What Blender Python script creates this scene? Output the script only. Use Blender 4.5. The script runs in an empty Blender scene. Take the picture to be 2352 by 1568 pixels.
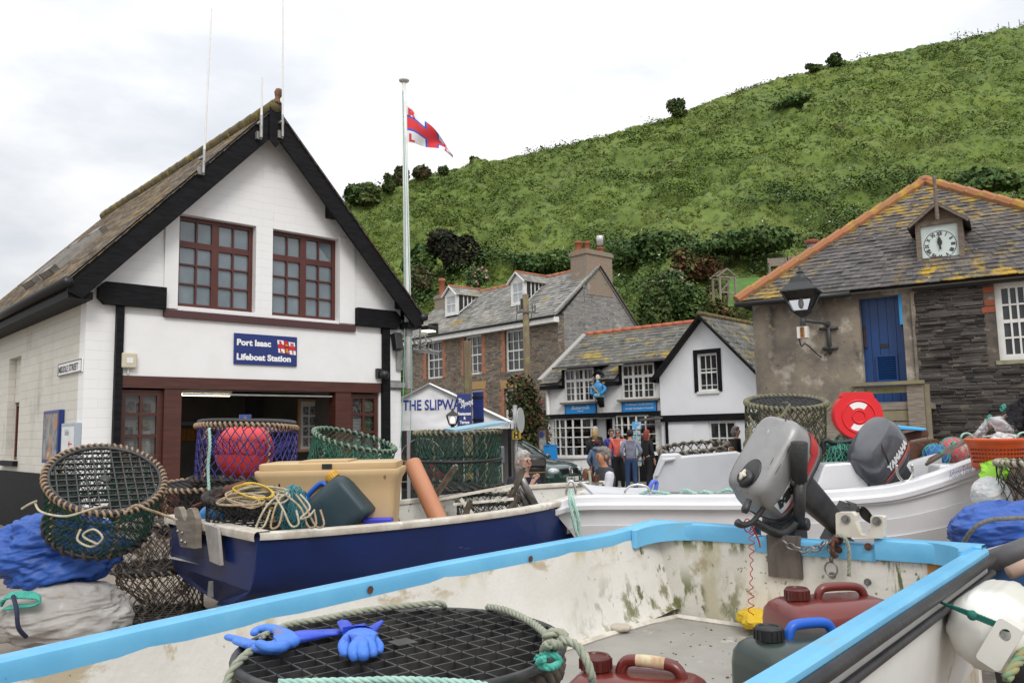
import bpy, math, random
import numpy as np
from mathutils import Vector as V, Matrix, Quaternion, noise
from mathutils.geometry import delaunay_2d_cdt
random.seed(7);rng=np.random.default_rng(7)
R=math.radians
C=bpy.context.scene.collection
# ---------------------------------------------------------------- camera
FOC=1882.0
CAMM=Matrix.Translation((0, 0, 1.65))@Matrix.Rotation(R(96.3), 4, 'X')@Matrix.Rotation(R(-1.15), 4, 'Z')
def ray(px, py):return CAMM.to_3x3()@V(((px-1176)/FOC, (784-py)/FOC, -1))
def at(px, py, Y):
 d=ray(px, py);return V((0, 0, 1.65))+d*(Y/d.y)
def atz(px, py, z):
 d=ray(px, py);return V((0, 0, 1.65))+d*((z-1.65)/d.z)
def atplane(px, py, p, n):
 d=ray(px, py);o=V((0, 0, 1.65));return o+d*((V(p)-o).dot(V(n))/d.dot(V(n)))
cam_d=bpy.data.cameras.new('camera');cam_d.lens=28.8;cam_d.sensor_width=36;cam_d.clip_start=.05;cam_d.clip_end=2000
cam=bpy.data.objects.new('camera', cam_d);C.objects.link(cam);cam.matrix_world=CAMM
bpy.context.scene.camera=cam
# ---------------------------------------------------------------- materials
def _n(t, kind, **kw):
 n=t.nodes.new(kind)
 for k, v in kw.items():
  if k in n.inputs:n.inputs[k].default_value=v
  else:setattr(n, k, v)
 return n
def c4(c):return(c[0], c[1], c[2], 1)
def mixc(t, fac, a, b, mode='MIX'):
 m=_n(t, 'ShaderNodeMix', data_type='RGBA', blend_type=mode)
 for s, v in((m.inputs[0], fac), (m.inputs[6], a), (m.inputs[7], b)):
  if isinstance(v, bpy.types.NodeSocket):t.links.new(v, s)
  elif isinstance(v, (tuple, list)):s.default_value=c4(v)
  else:s.default_value=v
 return m.outputs[2]
def math_(t, op, a, b=0.0, clamp=False):
 m=_n(t, 'ShaderNodeMath', operation=op, use_clamp=clamp)
 for i, v in enumerate((a, b)):
  if isinstance(v, bpy.types.NodeSocket):t.links.new(v, m.inputs[i])
  else:m.inputs[i].default_value=v
 return m.outputs[0]
def ss(t, x, lo, hi):
 m=_n(t, 'ShaderNodeMapRange', interpolation_type='SMOOTHSTEP');t.links.new(x, m.inputs[0])
 m.inputs[1].default_value=lo;m.inputs[2].default_value=hi;return m.outputs[0]
def noi(t, co, scale, det=4, rough=.55, st=(1, 1, 1), dist=0):
 if st!=(1, 1, 1):
  m=_n(t, 'ShaderNodeMapping');t.links.new(co, m.inputs[0]);m.inputs['Scale'].default_value=st;co=m.outputs[0]
 n=_n(t, 'ShaderNodeTexNoise', Scale=scale, Detail=det, Roughness=rough, Distortion=dist);t.links.new(co, n.inputs['Vector'])
 return n.outputs['Fac']
MATS={}
def mat(name, col, rough=.6, col2=None, scale=6, lo=.35, hi=.65, st=(1, 1, 1), stains=(), bump=0, bscale=60, bst=(1, 1, 1), metal=0, spec=.5, coat=0, island=0, emis=0, pattern=None, alpha=1, trans=0, sss=0, sheen=0):
 """general painted / plastic / cloth / wood material: two-tone noise, thresholded stain layers, bump, per-island tint"""
 if name in MATS:return MATS[name]
 m=bpy.data.materials.new(name);m.use_nodes=True;t=m.node_tree;b=t.nodes['Principled BSDF']
 co=_n(t, 'ShaderNodeTexCoord').outputs['Object']
 out=None;h=None
 if pattern:out, h=pattern(t, co)
 if out is None:
  out=_n(t, 'ShaderNodeRGB').outputs[0];out.default_value=c4(col)
 if col2:out=mixc(t, ss(t, noi(t, co, scale, 5, .6, st), lo, hi), out, col2)
 if island:
  g=_n(t, 'ShaderNodeNewGeometry').outputs['Random Per Island']
  hs=_n(t, 'ShaderNodeHueSaturation');t.links.new(out, hs.inputs['Color'])
  t.links.new(math_(t, 'ADD', math_(t, 'MULTIPLY', g, 2*island), 1-island), hs.inputs['Value'])
  g2=math_(t, 'FRACT', math_(t, 'MULTIPLY', g, 17.3))
  t.links.new(math_(t, 'ADD', math_(t, 'MULTIPLY', g2, .05*min(1, island*2)), .5-.025*min(1, island*2)), hs.inputs['Hue'])
  out=hs.outputs[0]
 rsock=None
 for s in stains:
  sc, sscale, slo, shi=s[:4];sst=s[4]if len(s)>4 else(1, 1, 1);msk=s[5]if len(s)>5 else None
  f=ss(t, noi(t, co, sscale, 6, .62, sst), slo, shi)
  if msk:
   sx=_n(t, 'ShaderNodeSeparateXYZ');t.links.new(co, sx.inputs[0])
   f=math_(t, 'MULTIPLY', f, ss(t, sx.outputs[msk[0]], msk[1], msk[2]))
   if len(msk)>3:f=math_(t, 'MULTIPLY', f, ss(t, sx.outputs[msk[3]], msk[4], msk[5]))
  out=mixc(t, f, out, sc)
 t.links.new(out, b.inputs['Base Color'])
 b.inputs['Roughness'].default_value=rough;b.inputs['Metallic'].default_value=metal
 b.inputs['Specular IOR Level'].default_value=spec;b.inputs['Coat Weight'].default_value=coat
 if trans:b.inputs['Transmission Weight'].default_value=trans
 if sss:b.inputs['Subsurface Weight'].default_value=sss;b.inputs['Subsurface Radius'].default_value=(.02, .01, .005)
 if emis:t.links.new(out, b.inputs['Emission Color']);b.inputs['Emission Strength'].default_value=emis
 if bump:
  hb=noi(t, co, bscale, 5, .6, bst)
  if h is not None:hb=math_(t, 'ADD', math_(t, 'MULTIPLY', hb, .4), h)
 elif h is not None:hb=h;bump=.6
 if bump:
  bp=_n(t, 'ShaderNodeBump', Strength=min(1, bump), Distance=.02 if h is None else .03);t.links.new(hb, bp.inputs['Height']);t.links.new(bp.outputs[0], b.inputs['Normal'])
 MATS[name]=m;return m
def pat_rubble(cols, mortar, sc=(2.6, 2.6, 12), edge=.035, dist=.12, patchy=-.3):
 """thin irregular slate stones with light mortar"""
 def f(t, co):
  nz=_n(t, 'ShaderNodeTexNoise', Scale=3.0, Detail=3);t.links.new(co, nz.inputs['Vector'])
  mx=_n(t, 'ShaderNodeVectorMath', operation='MULTIPLY_ADD');t.links.new(nz.outputs['Color'], mx.inputs[0]);mx.inputs[1].default_value=(dist, dist, dist*.6);t.links.new(co, mx.inputs[2])
  mp=_n(t, 'ShaderNodeMapping');t.links.new(mx.outputs[0], mp.inputs[0]);mp.inputs['Scale'].default_value=sc
  v1=_n(t, 'ShaderNodeTexVoronoi', feature='F1', Scale=1.0);v2=_n(t, 'ShaderNodeTexVoronoi', feature='DISTANCE_TO_EDGE', Scale=1.0)
  for v in(v1, v2):t.links.new(mp.outputs[0], v.inputs['Vector']);v.inputs['Randomness'].default_value=.95
  sp=_n(t, 'ShaderNodeSeparateColor');t.links.new(v1.outputs['Color'], sp.inputs[0])
  rp=_n(t, 'ShaderNodeValToRGB');rp.color_ramp.interpolation='CONSTANT';e=rp.color_ramp.elements
  while len(e)<len(cols):e.new(.5)
  for i, c in enumerate(cols):e[i].position=i/len(cols);e[i].color=c4(c)
  t.links.new(sp.outputs[0], rp.inputs[0])
  k0=ss(t, v2.outputs['Distance'], edge*.4, edge*1.6);k=math_(t, 'MAXIMUM', k0, ss(t, noi(t, co, 2.6, 5, .65, (1, 1, 2.5)), .5-patchy, .62-patchy))
  dk=mixc(t, math_(t, 'MULTIPLY', noi(t, co, 22, 4), .5), rp.outputs[0], (.03, .028, .025))
  gap=mixc(t, math_(t, 'SUBTRACT', 1.0, k0), dk, (.006, .006, .006));return mixc(t, k, mortar, gap), math_(t, 'ADD', k0, math_(t, 'MULTIPLY', sp.outputs[1], .5))  # near-black edges paint shadow lines round the stones
 return f
def pat_brick(c1, c2, mortar, bw=.22, bh=.075, ms=.008, axis='xy', dist=.0, bumpk=1.0):
 def f(t, co):
  sx=_n(t, 'ShaderNodeSeparateXYZ');t.links.new(co, sx.inputs[0])
  a=math_(t, 'ADD', sx.outputs[0], sx.outputs[1])if axis=='xy' else sx.outputs[0 if axis=='x' else 1]
  cb=_n(t, 'ShaderNodeCombineXYZ');t.links.new(a, cb.inputs[0]);t.links.new(sx.outputs[2], cb.inputs[1])
  vec=cb.outputs[0]
  if dist:
   nz=_n(t, 'ShaderNodeTexNoise', Scale=5.0, Detail=3);t.links.new(co, nz.inputs['Vector'])
   mx=_n(t, 'ShaderNodeVectorMath', operation='MULTIPLY_ADD');t.links.new(nz.outputs['Color'], mx.inputs[0]);mx.inputs[1].default_value=(dist, )*3;t.links.new(vec, mx.inputs[2]);vec=mx.outputs[0]
  br=_n(t, 'ShaderNodeTexBrick', Scale=1.0);t.links.new(vec, br.inputs['Vector'])
  br.inputs['Color1'].default_value=c4(c1);br.inputs['Color2'].default_value=c4(c2);br.inputs['Mortar'].default_value=c4(mortar)
  br.inputs['Brick Width'].default_value=bw;br.inputs['Row Height'].default_value=bh;br.inputs['Mortar Size'].default_value=ms
  br.inputs['Mortar Smooth'].default_value=.5
  return br.outputs['Color'], math_(t, 'MULTIPLY', math_(t, 'SUBTRACT', 1.0, br.outputs['Fac']), bumpk)
 return f
# ---------------------------------------------------------------- mesh builder
class MB:
 def __init__(s):s.v=[];s.f=[];s.m=[];s.mi=0;s.sm=[];s.smooth=False
 def add(s, vs, fs):
  o=len(s.v);s.v+=[tuple(v)for v in vs]
  for f in fs:s.f.append(tuple(i+o for i in f));s.m.append(s.mi);s.sm.append(s.smooth)
  return s
 def bx(s, x0, x1, y0, y1, z0, z1, T=None):
  vs=[V((x, y, z))for x in(x0, x1)for y in(y0, y1)for z in(z0, z1)]
  if T is not None:vs=[T@v for v in vs]
  return s.add(vs, [(0, 1, 3, 2), (4, 6, 7, 5), (0, 4, 5, 1), (2, 3, 7, 6), (0, 2, 6, 4), (1, 5, 7, 3)])
 def beam(s, a, b, w, h, up=(0, 0, 1)):
  a=V(a);b=V(b);x=(b-a).normalized();y=V(up).cross(x)
  if y.length<1e-4:y=V((0, 1, 0)).cross(x)
  y.normalize();z=x.cross(y)
  return s.add([p+y*i*w/2+z*j*h/2 for p in(a, b)for i in(-1, 1)for j in(-1, 1)], [(0, 1, 3, 2), (4, 6, 7, 5), (0, 4, 5, 1), (2, 3, 7, 6), (0, 2, 6, 4), (1, 5, 7, 3)])
 def quad(s, *p):return s.add(p, [tuple(range(len(p)))])
 def tube(s, pts, r, n=8, closed=False, cap=True):
  pts=[V(p)for p in pts];N=len(pts);rs=r if isinstance(r, (list, tuple))else[r]*N
  vs=[];prev=None
  for i, p in enumerate(pts):
   d=(pts[(i+1)%N]-pts[i-1])if closed else(pts[min(i+1, N-1)]-pts[max(i-1, 0)])
   if d.length<1e-9:d=V((0, 0, 1))
   d.normalize()
   if prev is None:a=d.cross(V((0, 0, 1))if abs(d.z)<.9 else V((1, 0, 0)))
   else:a=prev-d*prev.dot(d)
   if a.length<1e-6:a=d.cross(V((.3, .5, .8)))
   a.normalize();prev=a;c=d.cross(a)
   for k in range(n):
    q=2*math.pi*k/n;vs.append(p+(a*math.cos(q)+c*math.sin(q))*rs[i])
  fs=[]
  for i in range(N if closed else N-1):
   for k in range(n):fs.append((i*n+k, i*n+(k+1)%n, ((i+1)%N)*n+(k+1)%n, ((i+1)%N)*n+k))
  if cap and not closed:fs+=[tuple(range(n))[::-1], tuple((N-1)*n+k for k in range(n))]
  return s.add(vs, fs)
 def lathe(s, prof, n=24, T=None, cap=True):
  vs=[]
  for r, z in prof:
   for k in range(n):vs.append(V((r*math.cos(2*math.pi*k/n), r*math.sin(2*math.pi*k/n), z)))
  if T is not None:vs=[T@v for v in vs]
  P=len(prof);fs=[(i*n+k, i*n+(k+1)%n, (i+1)*n+(k+1)%n, (i+1)*n+k)for i in range(P-1)for k in range(n)]
  if cap:fs+=[tuple(range(n))[::-1], tuple((P-1)*n+k for k in range(n))]
  return s.add(vs, fs)
 def loft(s, rings, closed=True, cap=True):
  n=len(rings[0]);vs=[p for r in rings for p in r];fs=[]
  for i in range(len(rings)-1):
   for k in range(n if closed else n-1):fs.append((i*n+k, i*n+(k+1)%n, (i+1)*n+(k+1)%n, (i+1)*n+k))
  if cap and closed:fs+=[tuple(range(n))[::-1], tuple((len(rings)-1)*n+k for k in range(n))]
  return s.add(vs, fs)
 def grid(s, fn, nu, nv, cu=False):
  vs=[fn(i/nu, j/nv)for i in range(nu+(0 if cu else 1))for j in range(nv+1)];M=nv+1;U=nu if cu else nu+1
  return s.add(vs, [(i*M+j, ((i+1)%U)*M+j, ((i+1)%U)*M+j+1, i*M+j+1)for i in range(nu)for j in range(nv)])
 def ell(s, c, r, nu=16, nv=10, fn=None, T=None):
  c=V(c);r=V(r)if not isinstance(r, (int, float))else V((r, r, r))
  def g(u, v):
   a=2*math.pi*u;b=math.pi*(v-.5);d=V((math.cos(a)*math.cos(b), math.sin(a)*math.cos(b), math.sin(b)))
   p=V((d.x*r.x, d.y*r.y, d.z*r.z))
   if fn:p=fn(p, d)
   return c+(T@p if T is not None else p)
  return s.grid(g, nu, nv, True)
 def sheet(s, outline, holes, fn, t):
  """flat polygon with holes, thickness t; fn(a, depth, b) -> point"""
  loops=[list(outline)]+[list(h)for h in holes];vs=[];es=[]
  for L in loops:
   o=len(vs);vs+=[V(p)for p in L];es+=[(o+i, o+(i+1)%len(L))for i in range(len(L))]
  ov, oe, of, *_=delaunay_2d_cdt(vs, es, [], 0, 1e-6)
  def inside(p, L):
   c=False
   for i in range(len(L)):
    a, b=L[i], L[i-1]
    if(a[1]>p[1])!=(b[1]>p[1])and p[0]<(b[0]-a[0])*(p[1]-a[1])/(b[1]-a[1])+a[0]:c=not c
   return c
  keep=[]
  for f in of:
   c=sum((ov[i]for i in f), V((0, 0)))/len(f)
   if inside(c, loops[0])and not any(inside(c, h)for h in loops[1:]):keep.append(tuple(f))
  s.add([fn(p[0], 0, p[1])for p in ov], keep);s.add([fn(p[0], t, p[1])for p in ov], [f[::-1]for f in keep])
  for L in loops:
   n=len(L);s.add([fn(p[0], 0, p[1])for p in L]+[fn(p[0], t, p[1])for p in L], [(i, (i+1)%n, n+(i+1)%n, n+i)for i in range(n)])
  return s
 def build(s, name, mats, parent=None, smooth=None, bevel=0, sub=0, label=None, world=False, seg=2):
  vs=s.v
  if world and parent is not None:
   Mi=ROOTM[parent.name].inverted();vs=[tuple(Mi@V(v))for v in vs]
  me=bpy.data.meshes.new(name);me.from_pydata(vs, [], s.f)
  mats=mats if isinstance(mats, (list, tuple))else[mats]
  for m in mats:me.materials.append(m)
  if len(mats)>1:me.polygons.foreach_set('material_index', s.m)
  if smooth is not None:me.polygons.foreach_set('use_smooth', [bool(smooth)]*len(me.polygons))
  else:me.polygons.foreach_set('use_smooth', s.sm)
  o=bpy.data.objects.new(name, me);C.objects.link(o)
  if smooth=='auto' or(smooth and isinstance(smooth, float)):
   me.set_sharp_from_angle(angle=R(40 if smooth=='auto' else smooth))
  if parent is not None:o.parent=parent
  if sub:md=o.modifiers.new('sub', 'SUBSURF');md.levels=md.render_levels=sub
  if bevel:
   md=o.modifiers.new('bev', 'BEVEL');md.width=bevel;md.segments=seg;md.limit_method='ANGLE';md.angle_limit=R(40)
  if label:o['label']=label
  return o
ROOTM={}
def thing(name, label, cat, loc=(0, 0, 0), rotz=0, group=None, M=None):
 o=bpy.data.objects.new(name, None);C.objects.link(o)
 T=M if M is not None else Matrix.Translation(V(loc))@Matrix.Rotation(rotz, 4, 'Z')
 o.location=T.to_translation();o.rotation_euler=T.to_euler();ROOTM[o.name]=T
 o.empty_display_size=.1
 o['label']=label;o['category']=cat
 if group:o['group']=group
 return o
def tag(o, label=None, cat=None, group=None, kind=None):
 for k, v in(('label', label), ('category', cat), ('group', group), ('kind', kind)):
  if v:o[k]=v
 return o
def dup(root, M, label=None, group=None):
 """copy a thing with its parts and sub-parts"""
 r=root.copy();C.objects.link(r);r.location=M.to_translation();r.rotation_euler=M.to_euler();ROOTM[r.name]=M
 if label:r['label']=label
 if group:r['group']=group
 for ch in[o for o in C.objects if o.parent==root]:
  c=ch.copy();C.objects.link(c);c.parent=r
  for g in[o for o in C.objects if o.parent==ch]:
   d=g.copy();C.objects.link(d);d.parent=c
 return r
def spl(pts, n=8, closed=False):
 """Catmull-Rom through points"""
 pts=[V(p)for p in pts];N=len(pts);out=[]
 for i in range(N if closed else N-1):
  g=(lambda k:pts[k%N])if closed else(lambda k:pts[max(0, min(N-1, k))])
  a, b, c, d=g(i-1), g(i), g(i+1), g(i+2)
  for k in range(n):
   t=k/n;out.append(.5*((2*b)+(c-a)*t+(2*a-5*b+4*c-d)*t*t+(3*b-a-3*c+d)*t**3))
 if not closed:out.append(pts[-1])
 return out
def resample(pts, step):
 out=[pts[0]];acc=0
 for a, b in zip(pts, pts[1:]):
  L=(b-a).length
  while acc+L>=step and L>0:
   f=(step-acc)/L;a=a+(b-a)*f;out.append(a.copy());L=(b-a).length;acc=0
  acc+=L
 return out
def rope(mb, pts, r, strands=3, n=5, pitch=7):
 """laid rope: helical strands round a path"""
 mb.smooth=True
 P=resample([V(p)for p in pts], r*pitch/7)
 if len(P)<3:return mb
 fr=[];prev=None
 for i, p in enumerate(P):
  d=(P[min(i+1, len(P)-1)]-P[max(i-1, 0)]).normalized()
  a=d.cross(V((0, 0, 1))if abs(d.z)<.9 else V((1, 0, 0)))if prev is None else prev-d*prev.dot(d)
  a.normalize();prev=a;fr.append((a, d.cross(a)))
 for k in range(strands):
  q=[p+(fr[i][0]*math.cos(2*math.pi*(i/7+k/strands))+fr[i][1]*math.sin(2*math.pi*(i/7+k/strands)))*r*.5 for i, p in enumerate(P)]
  mb.tube(q, r*.58, n)
 return mb
def text(body, size, fn, m, parent, name='lettering', ext=.002, bold=0, align='LEFT', shear=0, space=1.0, xs=1.0, label=None):
 """lettering as a mesh; fn(a, depth, b) maps the text plane to the parent's space"""
 cu=bpy.data.curves.new(name, 'FONT');cu.body=body;cu.size=size;cu.align_x=align;cu.offset=bold;cu.shear=shear
 cu.space_character=space;cu.extrude=0;cu.resolution_u=3
 ob=bpy.data.objects.new('tmp', cu);C.objects.link(ob)
 dg=bpy.context.evaluated_depsgraph_get();dg.update()
 me=bpy.data.meshes.new_from_object(ob.evaluated_get(dg));bpy.data.objects.remove(ob)
 mb=MB();mb.add([fn(v.co.x*xs, -ext, v.co.y)for v in me.vertices], [tuple(p.vertices)for p in me.polygons])
 bpy.data.meshes.remove(me)
 return mb.build(name, m, parent)
def fast_mesh(name, verts, faces4, m, parent=None):
 me=bpy.data.meshes.new(name);nf=len(faces4);me.vertices.add(len(verts));me.vertices.foreach_set('co', np.asarray(verts, np.float32).ravel())
 me.loops.add(nf*4);me.loops.foreach_set('vertex_index', np.asarray(faces4, np.int32).ravel())
 me.polygons.add(nf);me.polygons.foreach_set('loop_start', np.arange(nf, dtype=np.int32)*4);me.polygons.foreach_set('loop_total', np.full(nf, 4, np.int32))
 me.update(calc_edges=True);me.validate();me.materials.append(m)
 o=bpy.data.objects.new(name, me);C.objects.link(o)
 if parent is not None:o.parent=parent
 return o
def leaf_quads(pts, size, up=.4, outward=None, asp=.6):
 """one leaf-sized quad per point"""
 n=len(pts);a=rng.normal(size=(n, 3));nrm=rng.normal(size=(n, 3));nrm[:, 2]+=up
 if outward is not None:nrm+=outward
 nrm/=np.linalg.norm(nrm, axis=1, keepdims=True);a-=nrm*(a*nrm).sum(1, keepdims=True);a/=np.linalg.norm(a, axis=1, keepdims=True)+1e-9
 b=np.cross(nrm, a);s=(size*rng.uniform(.6, 1.4, n))[:, None]
 q=np.stack([pts-a*s, pts-b*s*asp, pts+a*s, pts+b*s*asp], 1).reshape(-1, 3)
 return q, np.arange(n*4).reshape(-1, 4)
def bush(name, label, cat, c, r, n, size, m, group=None, stem=True, lumps=7, woody=None, flowers=None):
 """uneven crown: leaves over several lumps, with a branching stem inside"""
 c=V(c);r=V(r);t=thing(name, label, cat, (c.x, c.y, c.z), group=group);pts=[];out=[]
 L=[(V((random.uniform(-.55, .55)*r.x, random.uniform(-.55, .55)*r.y, random.uniform(.03, .9)*r.z)), random.uniform(.36, .6))for _ in range(lumps)]
 for lc, k in L:
  d=rng.normal(size=(n//lumps, 3));d/=np.linalg.norm(d, axis=1, keepdims=True);rad=rng.uniform(.45, 1.12, (n//lumps, 1))**.5
  p=np.array(lc)+d*rad*np.array((r.x, r.y, r.z*.75))*k;pts.append(p);out.append(d*.9)
 pts=np.concatenate(pts);out=np.concatenate(out);k=pts[:, 2]>0;pts=pts[k];out=out[k]
 q, f=leaf_quads(pts, size, .5, out);fast_mesh('crown', q, f, m, t)
 if stem:
  mb=MB()
  for lc, k in L:mb.tube(spl([V((0, 0, -.1)), V((lc.x*.3, lc.y*.3, lc.z*.5)), lc], 4), [.05*r.z*(1-.09*i)for i in range(9)], 5)
  mb.build('stem', woody or mat('twig brown', (.06, .045, .03), .9), t)
 if flowers:
  fm, fn_, fs=flowers;i=rng.choice(len(pts), fn_);q, f=leaf_quads(pts[i]+out[i]*.08, fs, .2, out[i], .9);fast_mesh('blossom', q, f, fm, t)
 return t
class Facade:
 """vertical wall plane: origin (x, y), direction; local x along, local y inward (away), z up"""
 def __init__(s, o, d):
  s.o=V((o[0], o[1], 0));s.d=V((d[0], d[1], 0)).normalized();s.n=V((-s.d.y, s.d.x, 0));s.rz=math.atan2(s.d.y, s.d.x)
 def uz(s, px, py, y=0):
  p=atplane(px, py, s.o+s.n*y, s.n)-s.o;return p.dot(s.d), p.z
 def rect(s, x0, y0, x1, y1, y=0):
  a=s.uz(x0, y0, y);b=s.uz(x1, y1, y);return a[0], b[0], b[1], a[1]
 def w(s, u, y, z):return s.o+s.d*u+s.n*y+V((0, 0, z))
L0=lambda u, y, z:V((u, y, z))
def window(parent, r, y, vb, hb, fm, pm, fr=.05, t=.05, name='window', fn=L0, sill=None, curtain=None):
 """framed window in rect r=(u0,u1,z0,z1) at depth y. vb / hb: (fraction, width) bars. panes are sub-parts"""
 u0, u1, z0, z1=r;mb=MB()
 T=lambda a, b, c, d, y0=y, y1=y+t:mb.add([fn(u, yy, z)for u in(a, b)for yy in(y0, y1)for z in(c, d)], [(0, 1, 3, 2), (4, 6, 7, 5), (0, 4, 5, 1), (2, 3, 7, 6), (0, 2, 6, 4), (1, 5, 7, 3)])
 T(u0, u0+fr, z0, z1);T(u1-fr, u1, z0, z1);T(u0+fr, u1-fr, z0, z0+fr);T(u0+fr, u1-fr, z1-fr, z1)
 for i, (f, w)in enumerate(vb):
  u=u0+fr+(u1-u0-2*fr)*f;T(u-w/2, u+w/2, z0+fr, z1-fr, y+.004, y+t*.8)
 for i, (f, w)in enumerate(hb):
  z=z0+fr+(z1-z0-2*fr)*f;T(u0+fr, u1-fr, z-w/2, z+w/2, y+.007, y+t*.75)
 o=mb.build(name, fm, parent)
 g=MB();g.quad(fn(u0+fr*.5, y+t*.55, z0+fr*.5), fn(u1-fr*.5, y+t*.55, z0+fr*.5), fn(u1-fr*.5, y+t*.55, z1-fr*.5), fn(u0+fr*.5, y+t*.55, z1-fr*.5))
 g.build('pane', pm, o)
 if curtain:
  cm, parts=curtain;cb=MB();cb.smooth=True
  for(a, b, c, d)in parts:
   A=u0+(u1-u0)*a;B=u0+(u1-u0)*b;Cc=z0+(z1-z0)*c;D=z0+(z1-z0)*d;N=max(6, int((B-A)/.025))
   cb.grid(lambda p, q:fn(A+(B-A)*p, y+t+.05+.018*math.sin(p*N*1.3+2*math.sin(p*5)), Cc+(D-Cc)*q), N*2, 1)
  cb.build('curtain', cm, o)
 if sill:
  sm, e, h, dp=sill;sb=MB();a=[fn(u, yy, z)for u in(u0-e, u1+e)for yy in(y-dp, y+t)for z in(z0-h, z0-.002)]
  sb.add(a, [(0, 1, 3, 2), (4, 6, 7, 5), (0, 4, 5, 1), (2, 3, 7, 6), (0, 2, 6, 4), (1, 5, 7, 3)]);sb.build('sill', sm, o)
 return o
def slates(mb, A, B, Cc, D, rows, w, th=.014, jit=.25, lift=.02):
 """courses of separate slates on the plane eave A-B, ridge D-C"""
 A, B, Cc, D=V(A), V(B), V(Cc), V(D);nrm=(B-A).cross(D-A)
 if nrm.length<1e-6:nrm=(B-A).cross(Cc-A)
 nrm.normalize()
 for i in range(rows):
  f0=i/rows;f1=min(1.0, (i+1.7)/rows)
  a0=A.lerp(D, f0);b0=B.lerp(Cc, f0);a1=A.lerp(D, f1);b1=B.lerp(Cc, f1)
  L=(b0-a0).length;n=max(1, int(L/w));off=(i%2)*.5
  ed=[0.0]+[max(0, min(1, (k+off+random.uniform(-jit, jit)*.5)/n))for k in range(1, n)]+[1.0]
  for k in range(len(ed)-1):
   s0, s1=ed[k], ed[k+1]-.0015/max(.2, L)*2
   if s1-s0<.002:continue
   dz=random.uniform(-.12, .1)/rows*.6;l=lift*random.uniform(.7, 1.4)
   dn=(a1-a0)*dz
   p=[a0.lerp(b0, s0)+dn, a0.lerp(b0, s1)+dn, a1.lerp(b1, s1), a1.lerp(b1, s0)]
   top=[p[0]+nrm*l, p[1]+nrm*l, p[2]+nrm*.004, p[3]+nrm*.004];bot=[p[0]+nrm*(l-th), p[1]+nrm*(l-th)]
   mb.add(top+bot, [(0, 1, 2, 3), (4, 5, 1, 0), (1, 5, 2), (4, 0, 3)])
 return mb
def net(mb, S, nu, nv, r, jit=.12, closed=True):
 """diamond netting over surface S(u, v): 3-sided strands"""
 P={}
 for j in range(nv+1):
  for i in range(nu+1 if not closed else nu):
   o=.5*(j%2);ju=random.uniform(-jit, jit);jv=random.uniform(-jit, jit)if 0<j<nv else 0
   P[i, j]=V(S((i+o+ju)/nu, (j+jv)/nv))
 for j in range(nv):
  for i in range(nu):
   a=P[i, j]
   for k in((i, i-1)if j%2==0 else(i, i+1)):
    if closed:k%=nu
    elif(k, j+1)not in P:continue
    b=P[k, j+1];d=b-a
    if d.length<1e-5:continue
    d.normalize();x=d.cross(V((.21, .37, .9)));x.normalize();y=d.cross(x)
    o=[(x*math.cos(q)+y*math.sin(q))*r for q in(0, 2.094, 4.189)]
    mb.add([a+q for q in o]+[b+q for q in o], [(0, 1, 4, 3), (1, 2, 5, 4), (2, 0, 3, 5)])
 return mb
def helix_wrap(mb, ring, r, turns, rr, n=5, closed=True, k=9, gap=None):
 """rope wrapped round a ring path (list of points, closed)"""
 mb.smooth=True;N=len(ring);pts=[]
 T=turns*k
 for i in range(T+1):
  f=i/T*(N if closed else N-1);a=int(f)%N;b=(a+1)%N if closed else min(a+1, N-1);p=ring[a].lerp(ring[b], f-int(f))
  d=(ring[b]-ring[a]).normalized()if(ring[b]-ring[a]).length>1e-9 else V((1, 0, 0));x=d.cross(V((.05, .03, 1)));x.normalize();y=d.cross(x)
  q=2*math.pi*i/k;pts.append(p+(x*math.cos(q)+y*math.sin(q))*r)
 return mb.tube(pts, rr, n, closed=False)
def blob(mb, c, r, amp, fr, nu=48, nv=28, seed=0, flat=.5, st=(1, 1, 1), T=None, sq=1.0):
 """lumpy, wrinkled cloth-like bag"""
 o=V((seed*7.1, seed*3.3, seed*1.7))
 def fn(p, d):
  q=V((p.x*st[0], p.y*st[1], p.z*st[2]))
  w=noise.fractal(q*fr+o, .9, 2.1, 4);w2=abs(noise.noise(q*fr*2.3+o*2+V((w, w, w))*.8));w3=abs(noise.noise(V(((q.x+q.z*.35)*.7, q.y*.7, (q.z-q.x*.3)*2.6))*fr*2.6+V((w, w2, w))*1.2))**.6
  p=p*(1+amp*w-amp*.6*w2-amp*.34*w3-amp*.13*abs(noise.noise(V((q.x*.6, q.y*.6, (q.z+q.x*.4)*3))*fr*6+V((w3, w, w2))*2))**.6)
  if p.z<-flat*r[2]:p.z=-flat*r[2]+(p.z+flat*r[2])*.12
  return p
 mb.smooth=True
 return mb.ell(c, r, nu, nv, fn, T)
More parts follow.
